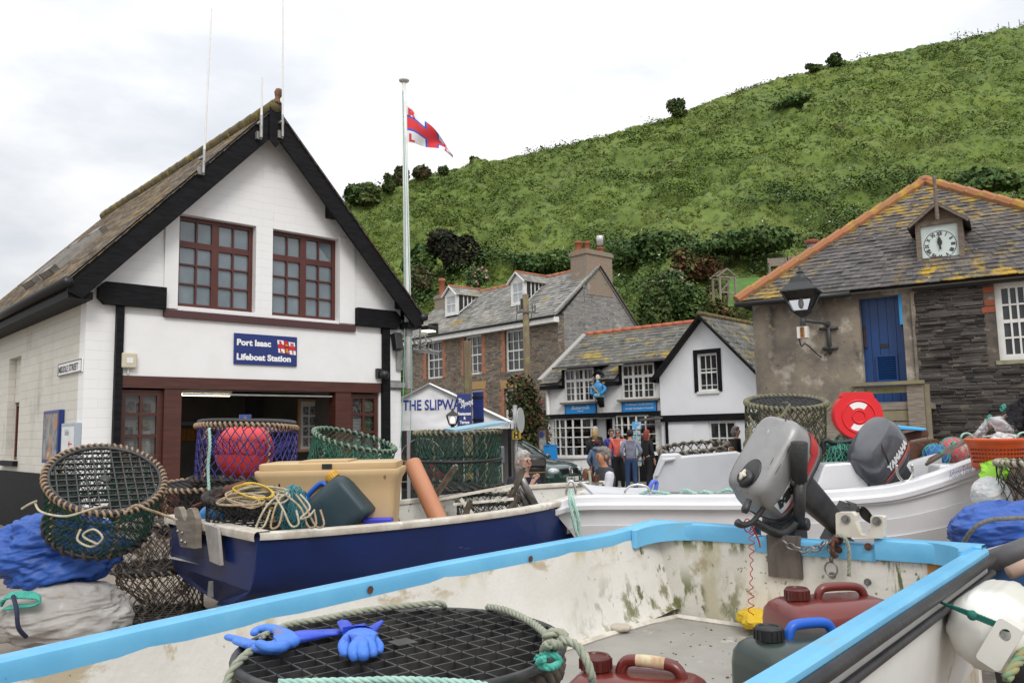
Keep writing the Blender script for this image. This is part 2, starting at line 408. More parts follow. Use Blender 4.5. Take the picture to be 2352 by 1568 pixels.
# ---------------------------------------------------------------- sky and sun (overcast, bright)
SUN_EL, SUN_AZ=R(42), R(165)
w=bpy.data.worlds.new('World');bpy.context.scene.world=w;w.use_nodes=True;t=w.node_tree;bg=t.nodes['Background']
sk=_n(t, 'ShaderNodeTexSky', sky_type='NISHITA');sk.sun_disc=False;sk.sun_elevation=SUN_EL;sk.sun_rotation=SUN_AZ;sk.dust_density=3
co=_n(t, 'ShaderNodeTexCoord').outputs['Generated'];sx=_n(t, 'ShaderNodeSeparateXYZ');t.links.new(co, sx.inputs[0])
cl=noi(t, co, 2.3, 6, .5, (1, 1, 2.2));cl2=noi(t, co, 6, 5, .55, (1, 1, 2.5))
up=math_(t, 'MAXIMUM', sx.outputs[2], 0.0)
lum=math_(t, 'ADD', math_(t, 'MULTIPLY', up, 10.0), 6.4)
cc=mixc(t, ss(t, math_(t, 'ADD', math_(t, 'MULTIPLY', cl, .75), math_(t, 'MULTIPLY', cl2, .25)), .38, .58), (.79, .825, .885), (1.13, 1.13, 1.13))
vs=_n(t, 'ShaderNodeVectorMath', operation='SCALE');t.links.new(cc, vs.inputs[0]);t.links.new(lum, vs.inputs[3])
t.links.new(mixc(t, .94, sk.outputs[0], vs.outputs[0]), bg.inputs[0]);bg.inputs[1].default_value=.1
sl=bpy.data.lights.new('sun', 'SUN');sl.energy=1.5;sl.angle=R(22);sl.color=(1, .965, .92)
so=bpy.data.objects.new('sun', sl);C.objects.link(so)
dirv=V((math.sin(SUN_AZ)*math.cos(SUN_EL), math.cos(SUN_AZ)*math.cos(SUN_EL), math.sin(SUN_EL)));so.rotation_euler=dirv.to_track_quat('Z', 'Y').to_euler()
sc=bpy.context.scene;sc.view_settings.view_transform='Standard';sc.view_settings.look='None';sc.view_settings.exposure=.1;sc.view_settings.gamma=1
sc.cycles.max_bounces=6;sc.cycles.diffuse_bounces=3;sc.cycles.glossy_bounces=3;sc.cycles.transparent_max_bounces=6
# ---------------------------------------------------------------- ground
def gz(x, y):
 d=max(0, min(1, (14-y)/6));return .33*d*d*(3-2*d)
def groundmesh():
 xs=sorted(set([-400, -150, -60, -30]+[x*.5 for x in range(-40, 41)]+[30, 60, 150, 400]));ys=sorted(set([-200, -60, -20, -8]+[y*.5 for y in range(-8, 70)]+[40, 60, 120, 300, 900]))
 mb=MB();vs=[(x, y, gz(x, y)+(.012*noise.noise(V((x*.8, y*.8, 0)))if abs(x)<25 and y<34 else 0))for x in xs for y in ys];n=len(ys)
 mb.add(vs, [(i*n+j, (i+1)*n+j, (i+1)*n+j+1, i*n+j+1)for i in range(len(xs)-1)for j in range(n-1)])
 return mb
m_ground=mat('concrete slipway', (.26, .215, .17), .85, (.17, .145, .12), 1.3, stains=[((.09, .08, .07), 3.2, .56, .7), ((.34, .3, .26), 9, .6, .72)], bump=.35, bscale=45)
tag(groundmesh().build('ground', m_ground, smooth=True), kind='structure')
m_asph=mat('street asphalt', (.12, .115, .11), .85, (.19, .18, .17), .8, stains=[((.07, .07, .07), 5, .58, .7)], bump=.3, bscale=120)
mb=MB();pts=[(-14, 15.5), (-3.5, 14.2), (3.4, 13.6), (9, 15), (12, 19), (8, 30), (1, 33), (-9, 40), (-20, 44)]
mb.quad(*[V((x, y, .017))for x, y in pts]);tag(mb.build('street', m_asph), kind='structure')
# ---------------------------------------------------------------- hillside
CR=[(-500, 960, 62), (200, 880, 72), (600, 610, 82), (790, 462, 90), (900, 427, 95), (1000, 399, 98), (1100, 379, 101), (1200, 357, 104), (1300, 334, 107), (1400, 308, 110), (1500, 281, 113), (1560, 262, 115), (1650, 226, 117), (1750, 196, 119), (1850, 166, 121), (1950, 141, 123), (2050, 121, 125), (2150, 101, 127), (2250, 82, 129), (2352, 60, 131), (2600, 5, 135), (3200, -120, 150)]
crest=spl([at(a, b, c)for a, b, c in CR], 10);NC=len(crest)
def hill_pt(u, v, bumps=True):
 f=u*(NC-1);i=min(NC-2, int(f));c=crest[i].lerp(crest[i+1], f-i)
 b=V((c.x*.37+.5, 40.5+3*math.sin(u*9), 1.2))
 p=b.lerp(c, v);p.z=b.z+(c.z-b.z)*(v**.92)
 if v<.16:p.z+=.5*math.sin(v/.16*math.pi)
 if bumps:
  k=min(1, v*8)*min(1, (1.0001-v)*14);q=V((p.x, p.y, p.z))*.16
  p.z+=k*(1.5*noise.fractal(q, .8, 2.0, 4))+k*.5*abs(noise.noise(q*3.1))
  p.y+=k*.9*noise.noise(q*2.2+V((9, 0, 0)))
 if v>1:p.z=c.z-(v-1)*10
 return p
m_hill=mat('bracken slope', (.13, .18, .03), .95, (.095, .14, .024), .05, lo=.4, hi=.6, stains=[((.13, .165, .035), .2, .5, .66), ((.05, .085, .016), 1.3, .5, .64), ((.04, .075, .015), .55, .58, .7), ((.085, .06, .025), .35, .62, .74)], bump=.9, bscale=1.2)  # dark green speckle paints small shadows into the slope colour
mb=MB();mb.grid(lambda u, v:(lambda p:p+V((0, 0, .42*noise.fractal(V((p.x, p.y, p.z))*.75, .7, 2.2, 3)*min(1, (1.05-v)*12))))(hill_pt(u, v*1.05)), 640, 210)
tag(mb.build('hill', m_hill, smooth=True), kind='structure')
mb=MB();cr2=[hill_pt(i/60, 1.0, False)for i in range(61)]
mb.add([p-V((0, 0, .5))for p in cr2]+[V((p.x*1.6, p.y+120, p.z-25))for p in cr2], [(i, i+1, 62+i, 61+i)for i in range(60)])
tag(mb.build('hilltop', m_hill, smooth=True), kind='structure')
m_fern=mat('bracken leaves', (.145, .205, .032), .8, (.195, .245, .05), .07, lo=.42, hi=.62, island=.3, spec=.25, stains=[((.085, .13, .025), .3, .54, .68), ((.18, .13, .06), .16, .56, .7), ((.15, .2, .035), .7, .58, .68)])
m_bramble=mat('bramble leaves', (.042, .085, .02), .75, (.075, .125, .03), .4, island=.55, spec=.3, stains=[((.09, .11, .03), 1.5, .6, .7)])
m_gorse=mat('gorse leaves', (.07, .12, .024), .8, (.095, .145, .03), .4, island=.5, spec=.25)
def cover(name, n, vlo, vhi, m, cl, sz, ulo=.05, uhi=.97, dens=None, rad=.8):
 pts=[];out=[]
 while len(pts)<n:
  u=random.uniform(ulo, uhi);v=vlo+(vhi-vlo)*random.random()**1.15
  p=hill_pt(u, v);g=noise.noise(V((p.x, p.y*1.0, p.z*1.6))*.22)+.6*noise.noise(V((p.x, p.y, p.z))*.6)
  if dens and not dens(g, v):continue
  h=rad*(.35+.9*max(0, g+.35))*random.uniform(.7, 1.35)
  pts.append((p.x, p.y, p.z-.05, h))
 A=np.array(pts);d=rng.normal(size=(len(A), cl, 3));d[..., 2]=np.abs(d[..., 2]);d/=np.linalg.norm(d, axis=2, keepdims=True)
 P=A[:, None, :3]+d*A[:, None, 3:]*np.array((1.15, 1.15, .8))*rng.uniform(.6, 1.1, (len(A), cl, 1));P=P.reshape(-1, 3);O=d.reshape(-1, 3)*1.3
 szv=sz*(P[:, 1]/85)**.6
 q, f=leaf_quads(P, szv, 1.9, O);return tag(fast_mesh(name, q, f, m), kind='stuff')
cover('bracken', 33000, .06, 1.0, m_fern, 15, .085, rad=.55)
cover('brambles', 4200, .02, .34, m_bramble, 26, .14, dens=lambda g, v:g>-.05+.5*v, rad=1.35)
cover('gorse', 1300, .3, 1.0, m_gorse, 20, .14, dens=lambda g, v:g>.3, rad=1.0)
m_white=mat('white flower heads', (.5, .5, .45), .8)
pts=[]
for _ in range(420):
 u=random.uniform(.3, .95);p=hill_pt(u, random.uniform(.03, .42)**1.2);pts.append((p.x, p.y, p.z+.9))
q, f=leaf_quads(np.array(pts), .085, .2);tag(fast_mesh('wild_flowers', q, f, m_white), kind='stuff')
m_hedge=mat('hawthorn leaves', (.045, .08, .022), .8, (.09, .12, .035), .5, island=.5, spec=.25)
m_olive=mat('olive leaves', (.07, .085, .03), .8, (.11, .09, .045), .6, island=.5, spec=.25)
_Mi=CAMM.inverted();HS=[]
for _i in range(241):
 for _j in range(81):
  p=hill_pt(_i/240, _j/80);q=_Mi@p
  if q.z<-5:HS.append((1176+FOC*q.x/-q.z, 784-FOC*q.y/-q.z, p.x, p.y, p.z))
HS=np.array(HS)
def hill_at(px, py):
 d=(HS[:, 0]-px)**2+(HS[:, 1]-py)**2;k=np.argsort(d)[:6];k=k[np.argmin(HS[k, 3])]
 return float(HS[k, 3])
def sky_bush(px, py, Y, wpx, hpx, label, m=m_hedge, n=1500, sz=.3, lumps=7):
 Y2=hill_at(px, py);sz*=max(.6, Y2/Y);n=int(n*1.1);Y=Y2-.5
 c=at(px, py, Y);k=Y/FOC;bush('hill_shrub', label, 'shrub', c, (wpx*k*.5, wpx*k*.4, hpx*k), n, sz, m, group='shrubs on the hillside', lumps=lumps)
for a in[(838, 470, 89, 95, 42, 'broad rounded dark shrub where the skyline meets the white station roof'), (893, 436, 94, 34, 34, 'small thin shrub left of the flagpole on the skyline', m_hedge, 600), (922, 426, 95, 44, 42, 'dark leggy shrub on the skyline directly behind the flagpole', m_olive, 900), (968, 410, 97, 50, 28, 'spreading olive shrub on the skyline right of the flagpole', m_olive, 900), (1018, 396, 98, 24, 18, 'sparse little shrub on the skyline below the flag tip', m_hedge, 300), (1090, 381, 100, 26, 16, 'low dark shrub on the bare skyline right of the flag', m_hedge, 350), (1556, 266, 114.5, 58, 46, 'lone round bush standing on the skyline above the houses', m_hedge, 1500, .22, 12), (1870, 163, 121, 40, 18, 'flat dark bush on the skyline, left of a longer one', m_hedge, 500), (1925, 150, 122, 60, 20, 'long low bush on the skyline towards the right', m_hedge, 700), (1820, 244, 113, 85, 24, 'isolated dark thicket on the upper slope below the skyline', m_bramble, 900), (1050, 618, 55, 130, 70, 'large dark brown bush above the stone house roof', mat('dark bush leaves', (.018, .024, .012), .8, (.035, .03, .018), .5, island=.5, spec=.2), 3000, .2), (975, 625, 52, 105, 60, 'deep green ivy-clad bush behind the left chimney', m_bramble, 2200, .2), (1500, 600, 60, 270, 60, 'broad dark thicket above the shop roof', m_bramble, 3000, .22), (1690, 585, 62, 260, 50, 'dense bramble bank above the timber arbour', m_bramble, 2600, .22), (1590, 640, 48, 130, 62, 'tall reddish-green shrub right of the stone gable', mat('red-tinged leaves', (.07, .085, .025), .8, (.13, .06, .03), .8, island=.5, spec=.25), 3000, .14), (1500, 745, 42, 90, 75, 'green fuchsia bush dotted red behind the stone gable', m_hedge, 2600, .13), (1570, 735, 42, 95, 80, 'dense green bush behind the shop ridge', m_bramble, 2600, .13), (1655, 722, 43, 70, 50, 'yellow-green grassy clump below the arbour', mat('grassy blades', (.12, .15, .03), .8, (.16, .12, .05), .8, island=.4), 1800, .13), (1640, 690, 46, 40, 40, 'small rust-tinted shrub beside the arbour', m_olive, 900, .12), (1260, 625, 52, 180, 48, 'clipped dark green hedge behind the house ridge', m_bramble, 3200, .16), (1930, 560, 58, 90, 45, 'grey-green thicket above the hip of the stone building', m_olive, 1400, .2), (960, 680, 46, 70, 60, 'pale green bush between station roof and stone house', m_olive, 1600, .13), (2270, 440, 55, 170, 50, 'dark bramble thicket behind the tiled ridge at right', m_bramble, 2600, .22)]:sky_bush(*a)
b=bush('hydrangea', 'pink hydrangea behind the ridge of the stone house', 'shrub', at(1098, 662, hill_at(1098, 662)-1.5), (.9, .8, 1.1), 1500, .11, mat('hydrangea leaves', (.06, .12, .03), .7, island=.4), flowers=(mat('pink blossom', (.5, .27, .25), .8, island=.3), 110, .1))
b=bush('hydrangea', 'pale pink hydrangea bank right of the stone gable', 'shrub', at(1545, 672, hill_at(1545, 672)-1), (1.5, 1.1, 1.2), 1700, .12, MATS['hydrangea leaves'], flowers=(MATS['pink blossom'], 120, .09))
m_lawn=mat('mown lawn', (.07, .16, .02), .9, (.05, .12, .018), 2, bump=.4, bscale=20)
mb=MB();NL=10;HL=[[at(1672+190*i/NL, 694-62*j/NL+(24-26*i/NL)*(1-j/NL)*.4+8*j/NL*(1-i/NL), 40.2+3.2*j/NL)for j in range(NL+1)]for i in range(NL+1)]
mb.grid(lambda u, v:HL[round(u*NL)][round(v*NL)], NL, NL);tag(mb.build('lawn', m_lawn), kind='structure')
m_tim=mat('weathered grey timber', (.27, .235, .19), .85, (.18, .15, .12), 5, st=(1, 1, 8), bump=.3, bscale=40, bst=(8, 8, 1))
def bench(px, py, wd, rz, label):
 t=thing('garden_bench', label, 'bench', at(px, py, 43.4), rz, 'benches on the hillside lawn')
 mb=MB();[mb.bx(-wd/2, wd/2, y, y+.09, .42, .45)for y in(0, .11, .22, .33)];mb.build('seat', m_tim, t)
 mb=MB();mb.bx(-wd/2, wd/2, .44, .47, .86, .93);mb.bx(-wd/2, wd/2, .44, .47, .5, .55);[mb.bx(x*wd/26-wd/2+.02, x*wd/26-wd/2+.06, .445, .465, .55, .86)for x in range(26)];mb.build('backrest', m_tim, t)
 for x in(-wd/2, wd/2-.07):
  for y in(0, .4):MB().bx(x, x+.07, y, y+.07, 0, .62 if y==0 else .95).build('leg', m_tim, t)
  MB().bx(x, x+.07, 0, .46, .62, .66).build('armrest', m_tim, t)
bench(1790, 628, 1.0, R(-8), 'wooden garden bench on the lawn terrace, seen side by side with a narrower one');bench(1826, 624, .45, R(-8), 'narrow garden seat partly behind the orange hip tiles')
t=thing('garden_arbour', 'small open timber arbour with pitched frame at the lawn edge', 'arbour', at(1665, 690, 40.4), R(20))
for x in(-.45, .45):
 for y in(-.3, .3):MB().bx(x-.04, x+.04, y-.04, y+.04, 0, 1.15).build('post', m_tim, t)
mb=MB();[mb.beam((x, y, 1.12), (0, y, 1.55), .06, .06)for x in(-.62, .62)for y in(-.3, .3)];mb.beam((-.45, -.3, 1.12), (.45, -.3, 1.12), .05, .06);mb.beam((-.45, .3, 1.12), (.45, .3, 1.12), .05, .06);mb.build('roof_frame', m_tim, t)
mb=MB();[mb.beam((a, -.33, b), (a, .33, b), .06, .03)for a, b in((-.5, 1.22), (-.3, 1.36), (-.1, 1.5), (.1, 1.5), (.3, 1.36), (.5, 1.22))];mb.build('roof_slats', m_tim, t)
mb=MB();mb.beam((-.45, -.3, .35), (.45, -.3, .35), .04, .06);mb.beam((-.45, -.3, .35), (.0, -.3, .8), .04, .05);mb.build('side_rail', m_tim, t)
for i, (px, py)in enumerate([(2200, 90), (2247, 81), (2294, 70), (2318, 66), (2342, 60)]):
 p=at(px, py, 128);mb=MB();mb.tube([p-V((0, 0, .6)), p+V((.03, 0, .6)), p+V((0, 0, 1.15))], .06, 6)
 tag(mb.build('fence_post', m_tim), 'thin weathered fence post on the far skyline at upper right', 'fence post', 'posts of the skyline fence')
# ---------------------------------------------------------------- lifeboat station
ST=Facade((-6.82, 13.0), (.73, .683));SO=(ST.o.x, ST.o.y, 0)
m_wwall=mat('whitewashed block', None, .75, pattern=pat_brick((.8, .8, .8), (.785, .785, .785), (.755, .755, .75), .46, .155, .006, 'xy', .03, .1), stains=[((.6, .57, .5), 1.6, .58, .8, (1.6, 1.6, .3)), ((.36, .27, .16), 13, .715, .75), ((.6, .5, .3), 4, .68, .8, (3, 3, .2))])
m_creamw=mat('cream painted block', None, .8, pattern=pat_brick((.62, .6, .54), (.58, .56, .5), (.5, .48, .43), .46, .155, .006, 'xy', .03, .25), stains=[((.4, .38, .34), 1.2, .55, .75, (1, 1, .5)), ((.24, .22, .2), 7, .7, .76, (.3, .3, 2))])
m_render=mat('smooth white render', (.8, .8, .8), .7, (.765, .765, .76), 2, stains=[((.68, .62, .45), 2.6, .63, .8, (1.6, 1.6, .12))], bump=.08, bscale=12)
m_black=mat('black painted timber', (.006, .006, .007), .55, (.012, .012, .014), 4, st=(1, 1, 6), stains=[((.28, .25, .2), 9, .74, .76, (1, 1, .5))], bump=.25, bscale=30, bst=(1, 1, 8), spec=.12)
m_mahog=mat('red-brown stained timber', (.085, .026, .017), .42, (.055, .016, .011), 3, st=(.6, .6, 9), bump=.12, bscale=30, bst=(1, 1, 10), stains=[((.3, .2, .16), 18, .76, .8)])
m_frame=mat('mahogany window frame', (.095, .022, .014), .4, (.075, .017, .012), 5, bump=.1, bscale=30)
m_slate=mat('old mossy slate', (.17, .13, .085), .9, (.11, .09, .07), 3, island=.3, stains=[((.25, .16, .05), 1.1, .5, .68), ((.26, .24, .2), 6, .58, .7), ((.05, .05, .045), 2, .6, .72)], bump=.4, bscale=30)
m_under=mat('roof underlay', (.05, .045, .04), .9)
m_glassblue=mat('pane with painted sky reflection', (.1, .135, .155), .02, (.19, .235, .265), .9, lo=.3, hi=.7, coat=1)  # grey-blue base colour stands in for the sky reflected in the glass
m_glassdark=mat('dark window glass', (.018, .02, .022), .03, spec=.8)
m_cream=mat('cream plastic', (.55, .5, .38), .5);m_iron=mat('galvanised steel', (.38, .38, .37), .5, (.28, .27, .26), 8, metal=.6)
m_wplast=mat('white gloss paint', (.78, .78, .77), .35, (.7, .7, .68), 6);m_bplast=mat('black plastic', (.015, .015, .016), .4)
m_navy=mat('navy enamel', (.012, .028, .16), .4);m_signw=mat('white sign vinyl', (.8, .8, .8), .5)
UH, DEP=6.12, 9.5
AX, AZ, EL, EZ=3.02, 7.8, -.37, 4.15
SLP=(AZ-EZ)/(AX-EL);ER=AX+(AZ-EZ)/SLP
st=thing('lifeboat_station', 'white gabled building with black bargeboards, mahogany windows and an open boat hall', 'building', SO, ST.rz)
zr=lambda u:AZ-.02-SLP*abs(u-AX)-.12
w1=ST.rect(412, 490, 586, 718);w2=ST.rect(627, 525, 778, 737);hall=ST.rect(278, 890, 871, 1100);hall=(hall[0], hall[1], .0, hall[3])
ztop=ST.uz(280, 862)[1];zb=ST.uz(280, 890)[1]
rc=lambda r:[(r[0], r[2]), (r[1], r[2]), (r[1], r[3]), (r[0], r[3])]
mb=MB();mb.sheet([(0, -.3), (hall[0], -.3), (hall[0], zb), (hall[1], zb), (hall[1], -.3), (UH, -.3), (UH, zr(UH)), (AX, AZ-.14), (0, zr(0))], [rc(w1), rc(w2)], lambda a, d, b:V((a, d, b)), .3)
mb.build('front_wall', m_wwall, st)
def side(px, py):
 p=atplane(px, py, ST.o, ST.d)-ST.o;return p.dot(ST.n), p.z
sa=side(5, 830);sb=side(38, 1058)
so_=sorted((sa[0], sb[0]));wn=(so_[0], min(so_[1], so_[0]+1.0), sb[1], sa[1])
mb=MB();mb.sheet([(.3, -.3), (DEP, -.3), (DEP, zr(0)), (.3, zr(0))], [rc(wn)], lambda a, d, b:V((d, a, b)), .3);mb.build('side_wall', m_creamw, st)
MB().bx(UH-.3, UH, .3, DEP, -.3, zr(UH)).build('side_wall', m_wwall, st)
MB().bx(.3, UH-.3, DEP-.3, DEP, -.3, zr(0)).build('rear_wall', m_wwall, st)
mb=MB();mb.bx(-.05, -.002, .0, DEP, -.3, side(75, 1085)[1]);mb.build('plinth', m_black, st)
MB().bx(-.09, -.002, wn[0]-.1, wn[1]+.1, wn[2]-.1, wn[2]).build('sill', m_black, st)
window(st, (wn[0], wn[1], wn[2], wn[2]+(wn[3]-wn[2])*.56), .16, [], [], m_frame, m_glassdark, .07, .06, fn=lambda a, d, b:V((d, a, b)))
MB().bx(.13, .25, wn[0], wn[1], wn[2]+(wn[3]-wn[2])*.565, wn[3]).build('blocked_light', m_creamw, st)
rid=V((AX, -.42, AZ));rid2=V((AX, DEP+.2, AZ));eL=V((EL, -.42, EZ));eL2=V((EL, DEP+.2, EZ));eR=V((ER, -.42, EZ));eR2=V((ER, DEP+.2, EZ))
mb=MB();slates(mb, eL, eL2, rid2, rid, 27, .3);mb2=MB();dn=V((0, 0, -.05))
slates(mb, eR2, eR, rid, rid2, 27, .3);ro=mb.build('roof', m_slate, st)
mb2.add([eL+dn, eL2+dn, rid2+dn, rid+dn, eR+dn, eR2+dn], [(0, 1, 2, 3), (4, 3, 2, 5)]);mb2.build('roof_deck', m_under, ro)
m_moss=mat('mossy ridge tile', (.17, .13, .05), .95, (.1, .085, .05), 5, stains=[((.26, .2, .04), 4, .55, .65)], bump=.5, bscale=20)
mb=MB();mb.smooth=True
for k in range(22):mb.tube([V((AX, -.44+k*.46, AZ+.0)), V((AX, -.0+k*.46, AZ+.0))], [.13, .12], 8)
mb.build('ridge_tiles', m_moss, ro)
mb=MB();mb.smooth=True;mb.lathe([(.12, 0), (.07, .06), (.045, .13), (.06, .17), (.085, .24), (.07, .3), (.02, .33)], 10, Matrix.Translation((AX+.03, -.36, AZ+.06))@Matrix.Rotation(R(12), 4, 'Y'));mb.build('finial', mat('terracotta finial', (.2, .085, .04), .8, (.1, .07, .04), 8), ro)
bw=.46
def barge(s, lab):
 e=AX+s*(AX-EL)*1.0;d=V((s*(AX-EL), 0, EZ-AZ)).normalized();nrm=V((-d.z*s, 0, d.x*s))*-1
 if nrm.z>0:nrm=-nrm
 top=V((AX, 0, AZ+.03));end=V((e, 0, EZ+.03));q=[top, end, end+V((s*.02, 0, -.24)), end+V((-s*.2, 0, -.33)), V((AX, 0, AZ-.54))]
 mb=MB();mb.sheet([(p.x, p.z)for p in q], [], lambda a, dd, b:V((a, -.40+dd, b)), .05);mb.build('bargeboard', m_black, st)
 mb=MB();mb.add([V((AX, -.35, AZ-.1)), V((e, -.35, EZ-.1)), V((e, .0, EZ-.1)), V((AX, 0, AZ-.1))], [(0, 1, 2, 3)]);mb.build('soffit', m_black, st)
barge(-1, 'l');barge(1, 'r')
mb=MB();mb.sheet([(AX-.13, AZ-.05), (AX+.13, AZ-.05), (AX+.13, AZ-.62), (AX, AZ-.8), (AX-.13, AZ-.66)], [], lambda a, dd, b:V((a, -.43+dd, b)), .028);mb.build('apex_board', m_black, st)
for px, py in((760, 489), (918, 697)):
 u, z=ST.uz(px, py);MB().bx(u-.13, u+.13, -.35, .0, z-.13, z+.13).build('purlin_end', m_black, st)
for u in(EL, ER):
 s=-1 if u<0 else 1;mb=MB();mb.smooth=True
 mb.tube([V((u+s*.03, -.44, EZ-.06)), V((u+s*.03, DEP, EZ-.06))], .085, 10);mb.build('gutter', m_bplast, st)
 MB().bx(min(u, u-s*.36), max(u, u-s*.36), -.36, DEP, EZ-.3, EZ-.18).build('eaves_box', m_black, st)
m_rl=mat('rooflight frame grey', (.22, .21, .19), .6, (.3, .28, .25), 6)
for y0, y1, f0, f1 in((3.3, 4.1, .2, .48), (4.7, 5.5, .2, .48)):
 P=lambda y, f, h=0:V((EL+(AX-EL)*f, y, EZ+(AZ-EZ)*f))+V((-SLP, 0, 1)).normalized()*h
 mb=MB();
 for(a, b, c, d)in((y0, y0+.08, f0, f1), (y1-.08, y1, f0, f1), (y0, y1, f0, f0+.03), (y0, y1, f1-.03, f1)):
  v=[P(y, f, h)for y in(a, b)for f in(c, d)for h in(-.02, .12)];mb.add(v, [(0, 1, 3, 2), (4, 6, 7, 5), (0, 4, 5, 1), (2, 3, 7, 6), (0, 2, 6, 4), (1, 5, 7, 3)])
 o=mb.build('rooflight', m_rl, st);g=MB();g.quad(P(y0+.05, f0+.01, .07), P(y1-.05, f0+.01, .07), P(y1-.05, f1-.01, .07), P(y0+.05, f1-.01, .07));g.build('pane', m_glassblue, o)
m_net=mat('thin white curtain', (.45, .47, .48), .9)
for wr in(w1, w2):
 vb=[(.235, .03), (.5, .13), (.765, .03)];hb=[(.235, .03), (.47, .03), (.715, .11)]
 window(st, wr, .14, vb, hb, m_frame, m_glassblue, .075, .09)
sr=ST.rect(374, 710, 812, 752);MB().bx(sr[0], sr[1], -.09, .12, ST.uz(374, 728)[1], ST.uz(374, 711)[1]).build('window_sill', mat('plum sill', (.07, .026, .026), .5), st)
p0=ST.uz(374, 700);r_lo=(ST.uz(282, 800)[0], ST.uz(878, 800)[0], ztop, ST.uz(374, 728)[1]-.002)
MB().bx(r_lo[0], r_lo[1], -.03, -.002, r_lo[2], r_lo[3]).build('fascia_panel', m_render, st)
u_l=ST.uz(374, 700)[0];u_r=ST.uz(813, 740)[0]
MB().bx(u_l, w1[0]-.005, -.035, -.004, r_lo[3]+.16, r_lo[3]+2.0).build('pier', m_render, st)
MB().bx(w2[1]+.005, u_r, -.035, -.004, r_lo[3]+.16, r_lo[3]+1.9).build('pier', m_render, st)
a=ST.rect(222, 648, 375, 711);zt=ST.uz(300, 655)[1];zb_=ST.uz(300, 705)[1]
mb=MB();mb.sheet([(a[0], zb_+.1), (a[0]+.1, zb_), (a[1], zb_), (a[1], zt), (a[0]+.1, zt), (a[0], zt-.1)], [], L0, .14);o=mb.build('tie_beam', m_black, st);o.location.y=-.145
c=ST.rect(814, 706, 912, 748);mb=MB();mb.sheet([(c[0], zb_), (c[1]-.1, zb_), (c[1], zb_+.1), (c[1], zt-.12), (c[1]-.12, zt), (c[0], zt)], [], L0, .14);o=mb.build('tie_beam', m_black, st);o.location.y=-.145
for x0, x1 in((262, 279), (874, 890)):
 u0=ST.uz(x0 if x0<500 else x0, 800)[0];u1=ST.uz(x1, 800)[0];MB().bx(u0, u1, -.1, -.006, -.3, zb_-.003).build('post', m_black, st)
MB().bx(hall[0]-.0, hall[1], -.06, .2, zb, ztop-.004).build('lintel', m_mahog, st)
jl=(ST.uz(373, 1000)[0], ST.uz(413, 1000)[0]);jr=(ST.uz(768, 1000)[0], ST.uz(804, 1000)[0])
for j in(jl, jr):MB().bx(j[0], j[1], -.04, .2, -.3, zb-.003).build('door_jamb', m_mahog, st)
m_board=mat('notice backing', (.55, .56, .55), .7)
def sidelight(u0, u1):
 z0, z1=.2, zb-.03;o=window(st, (u0, u1, z0, z1), .04, [(.5, .05)], [(.17, .05), (.34, .05), (.51, .05), (.68, .05), (.85, .05)][::1], m_mahog, mat('clear side light', (.5, .5, .5), .02, trans=1.0), .09, .07, 'side_light')
 return o
sidelight(hall[0], jl[0]);sidelight(jr[1], hall[1])
for u0, u1 in((hall[0], jl[0]), (jr[1], hall[1])):MB().bx(u0, u1, .17, .2, -.3, zb-.02).build('notice_backing', m_board, st)
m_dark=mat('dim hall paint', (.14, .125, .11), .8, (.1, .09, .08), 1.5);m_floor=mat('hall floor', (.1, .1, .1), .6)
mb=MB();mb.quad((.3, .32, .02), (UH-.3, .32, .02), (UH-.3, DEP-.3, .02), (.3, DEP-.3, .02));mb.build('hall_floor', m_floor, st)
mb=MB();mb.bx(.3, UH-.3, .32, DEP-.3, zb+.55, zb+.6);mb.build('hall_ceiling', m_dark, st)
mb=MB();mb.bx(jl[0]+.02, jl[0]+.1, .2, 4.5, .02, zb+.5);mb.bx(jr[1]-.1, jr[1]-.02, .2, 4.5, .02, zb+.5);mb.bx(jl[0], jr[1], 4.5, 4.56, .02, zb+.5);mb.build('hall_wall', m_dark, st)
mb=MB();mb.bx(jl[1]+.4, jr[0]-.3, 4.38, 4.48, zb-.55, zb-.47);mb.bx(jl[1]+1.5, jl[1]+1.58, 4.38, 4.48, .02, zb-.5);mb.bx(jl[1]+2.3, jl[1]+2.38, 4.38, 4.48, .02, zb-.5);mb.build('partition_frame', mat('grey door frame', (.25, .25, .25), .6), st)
mb=MB();mb.grid(lambda u, v:V((jl[1]+1.0+u*1.9, 4.3+.03*math.sin(u*60), zb-.62-v*.28)), 80, 1);tag(mb.build('hanging_coats', mat('ochre oilskin', (.3, .13, .02), .6), None, smooth=True), 'row of ochre oilskins hanging at the back of the boat hall', 'oilskins')
o=bpy.data.objects['hanging_coats'];o.location=SO;o.rotation_euler.z=ST.rz
mb=MB();mb.bx(jl[1]+.05, jr[0]-.05, .0, .05, zb-.1, zb-.07);mb.build('door_track', m_iron, st)
t=thing('strip_light', 'lit fluorescent strip light inside the open boat hall', 'light', ST.w(0, 0, 0), ST.rz)
tl=ST.rect(414, 903, 530, 910, 1.0);mb=MB();mb.bx(tl[0], tl[1], .95, 1.02, tl[2]+.05, tl[2]+.1);mb.build('housing', m_wplast, t)
mb=MB();mb.smooth=True;mb.tube([V((tl[0]+.03, .985, tl[2]+.02)), V((tl[1]-.03, .985, tl[2]+.02))], .024, 8);mb.build('tube', mat('lit tube', (1, .86, .6), .4, emis=5), t)
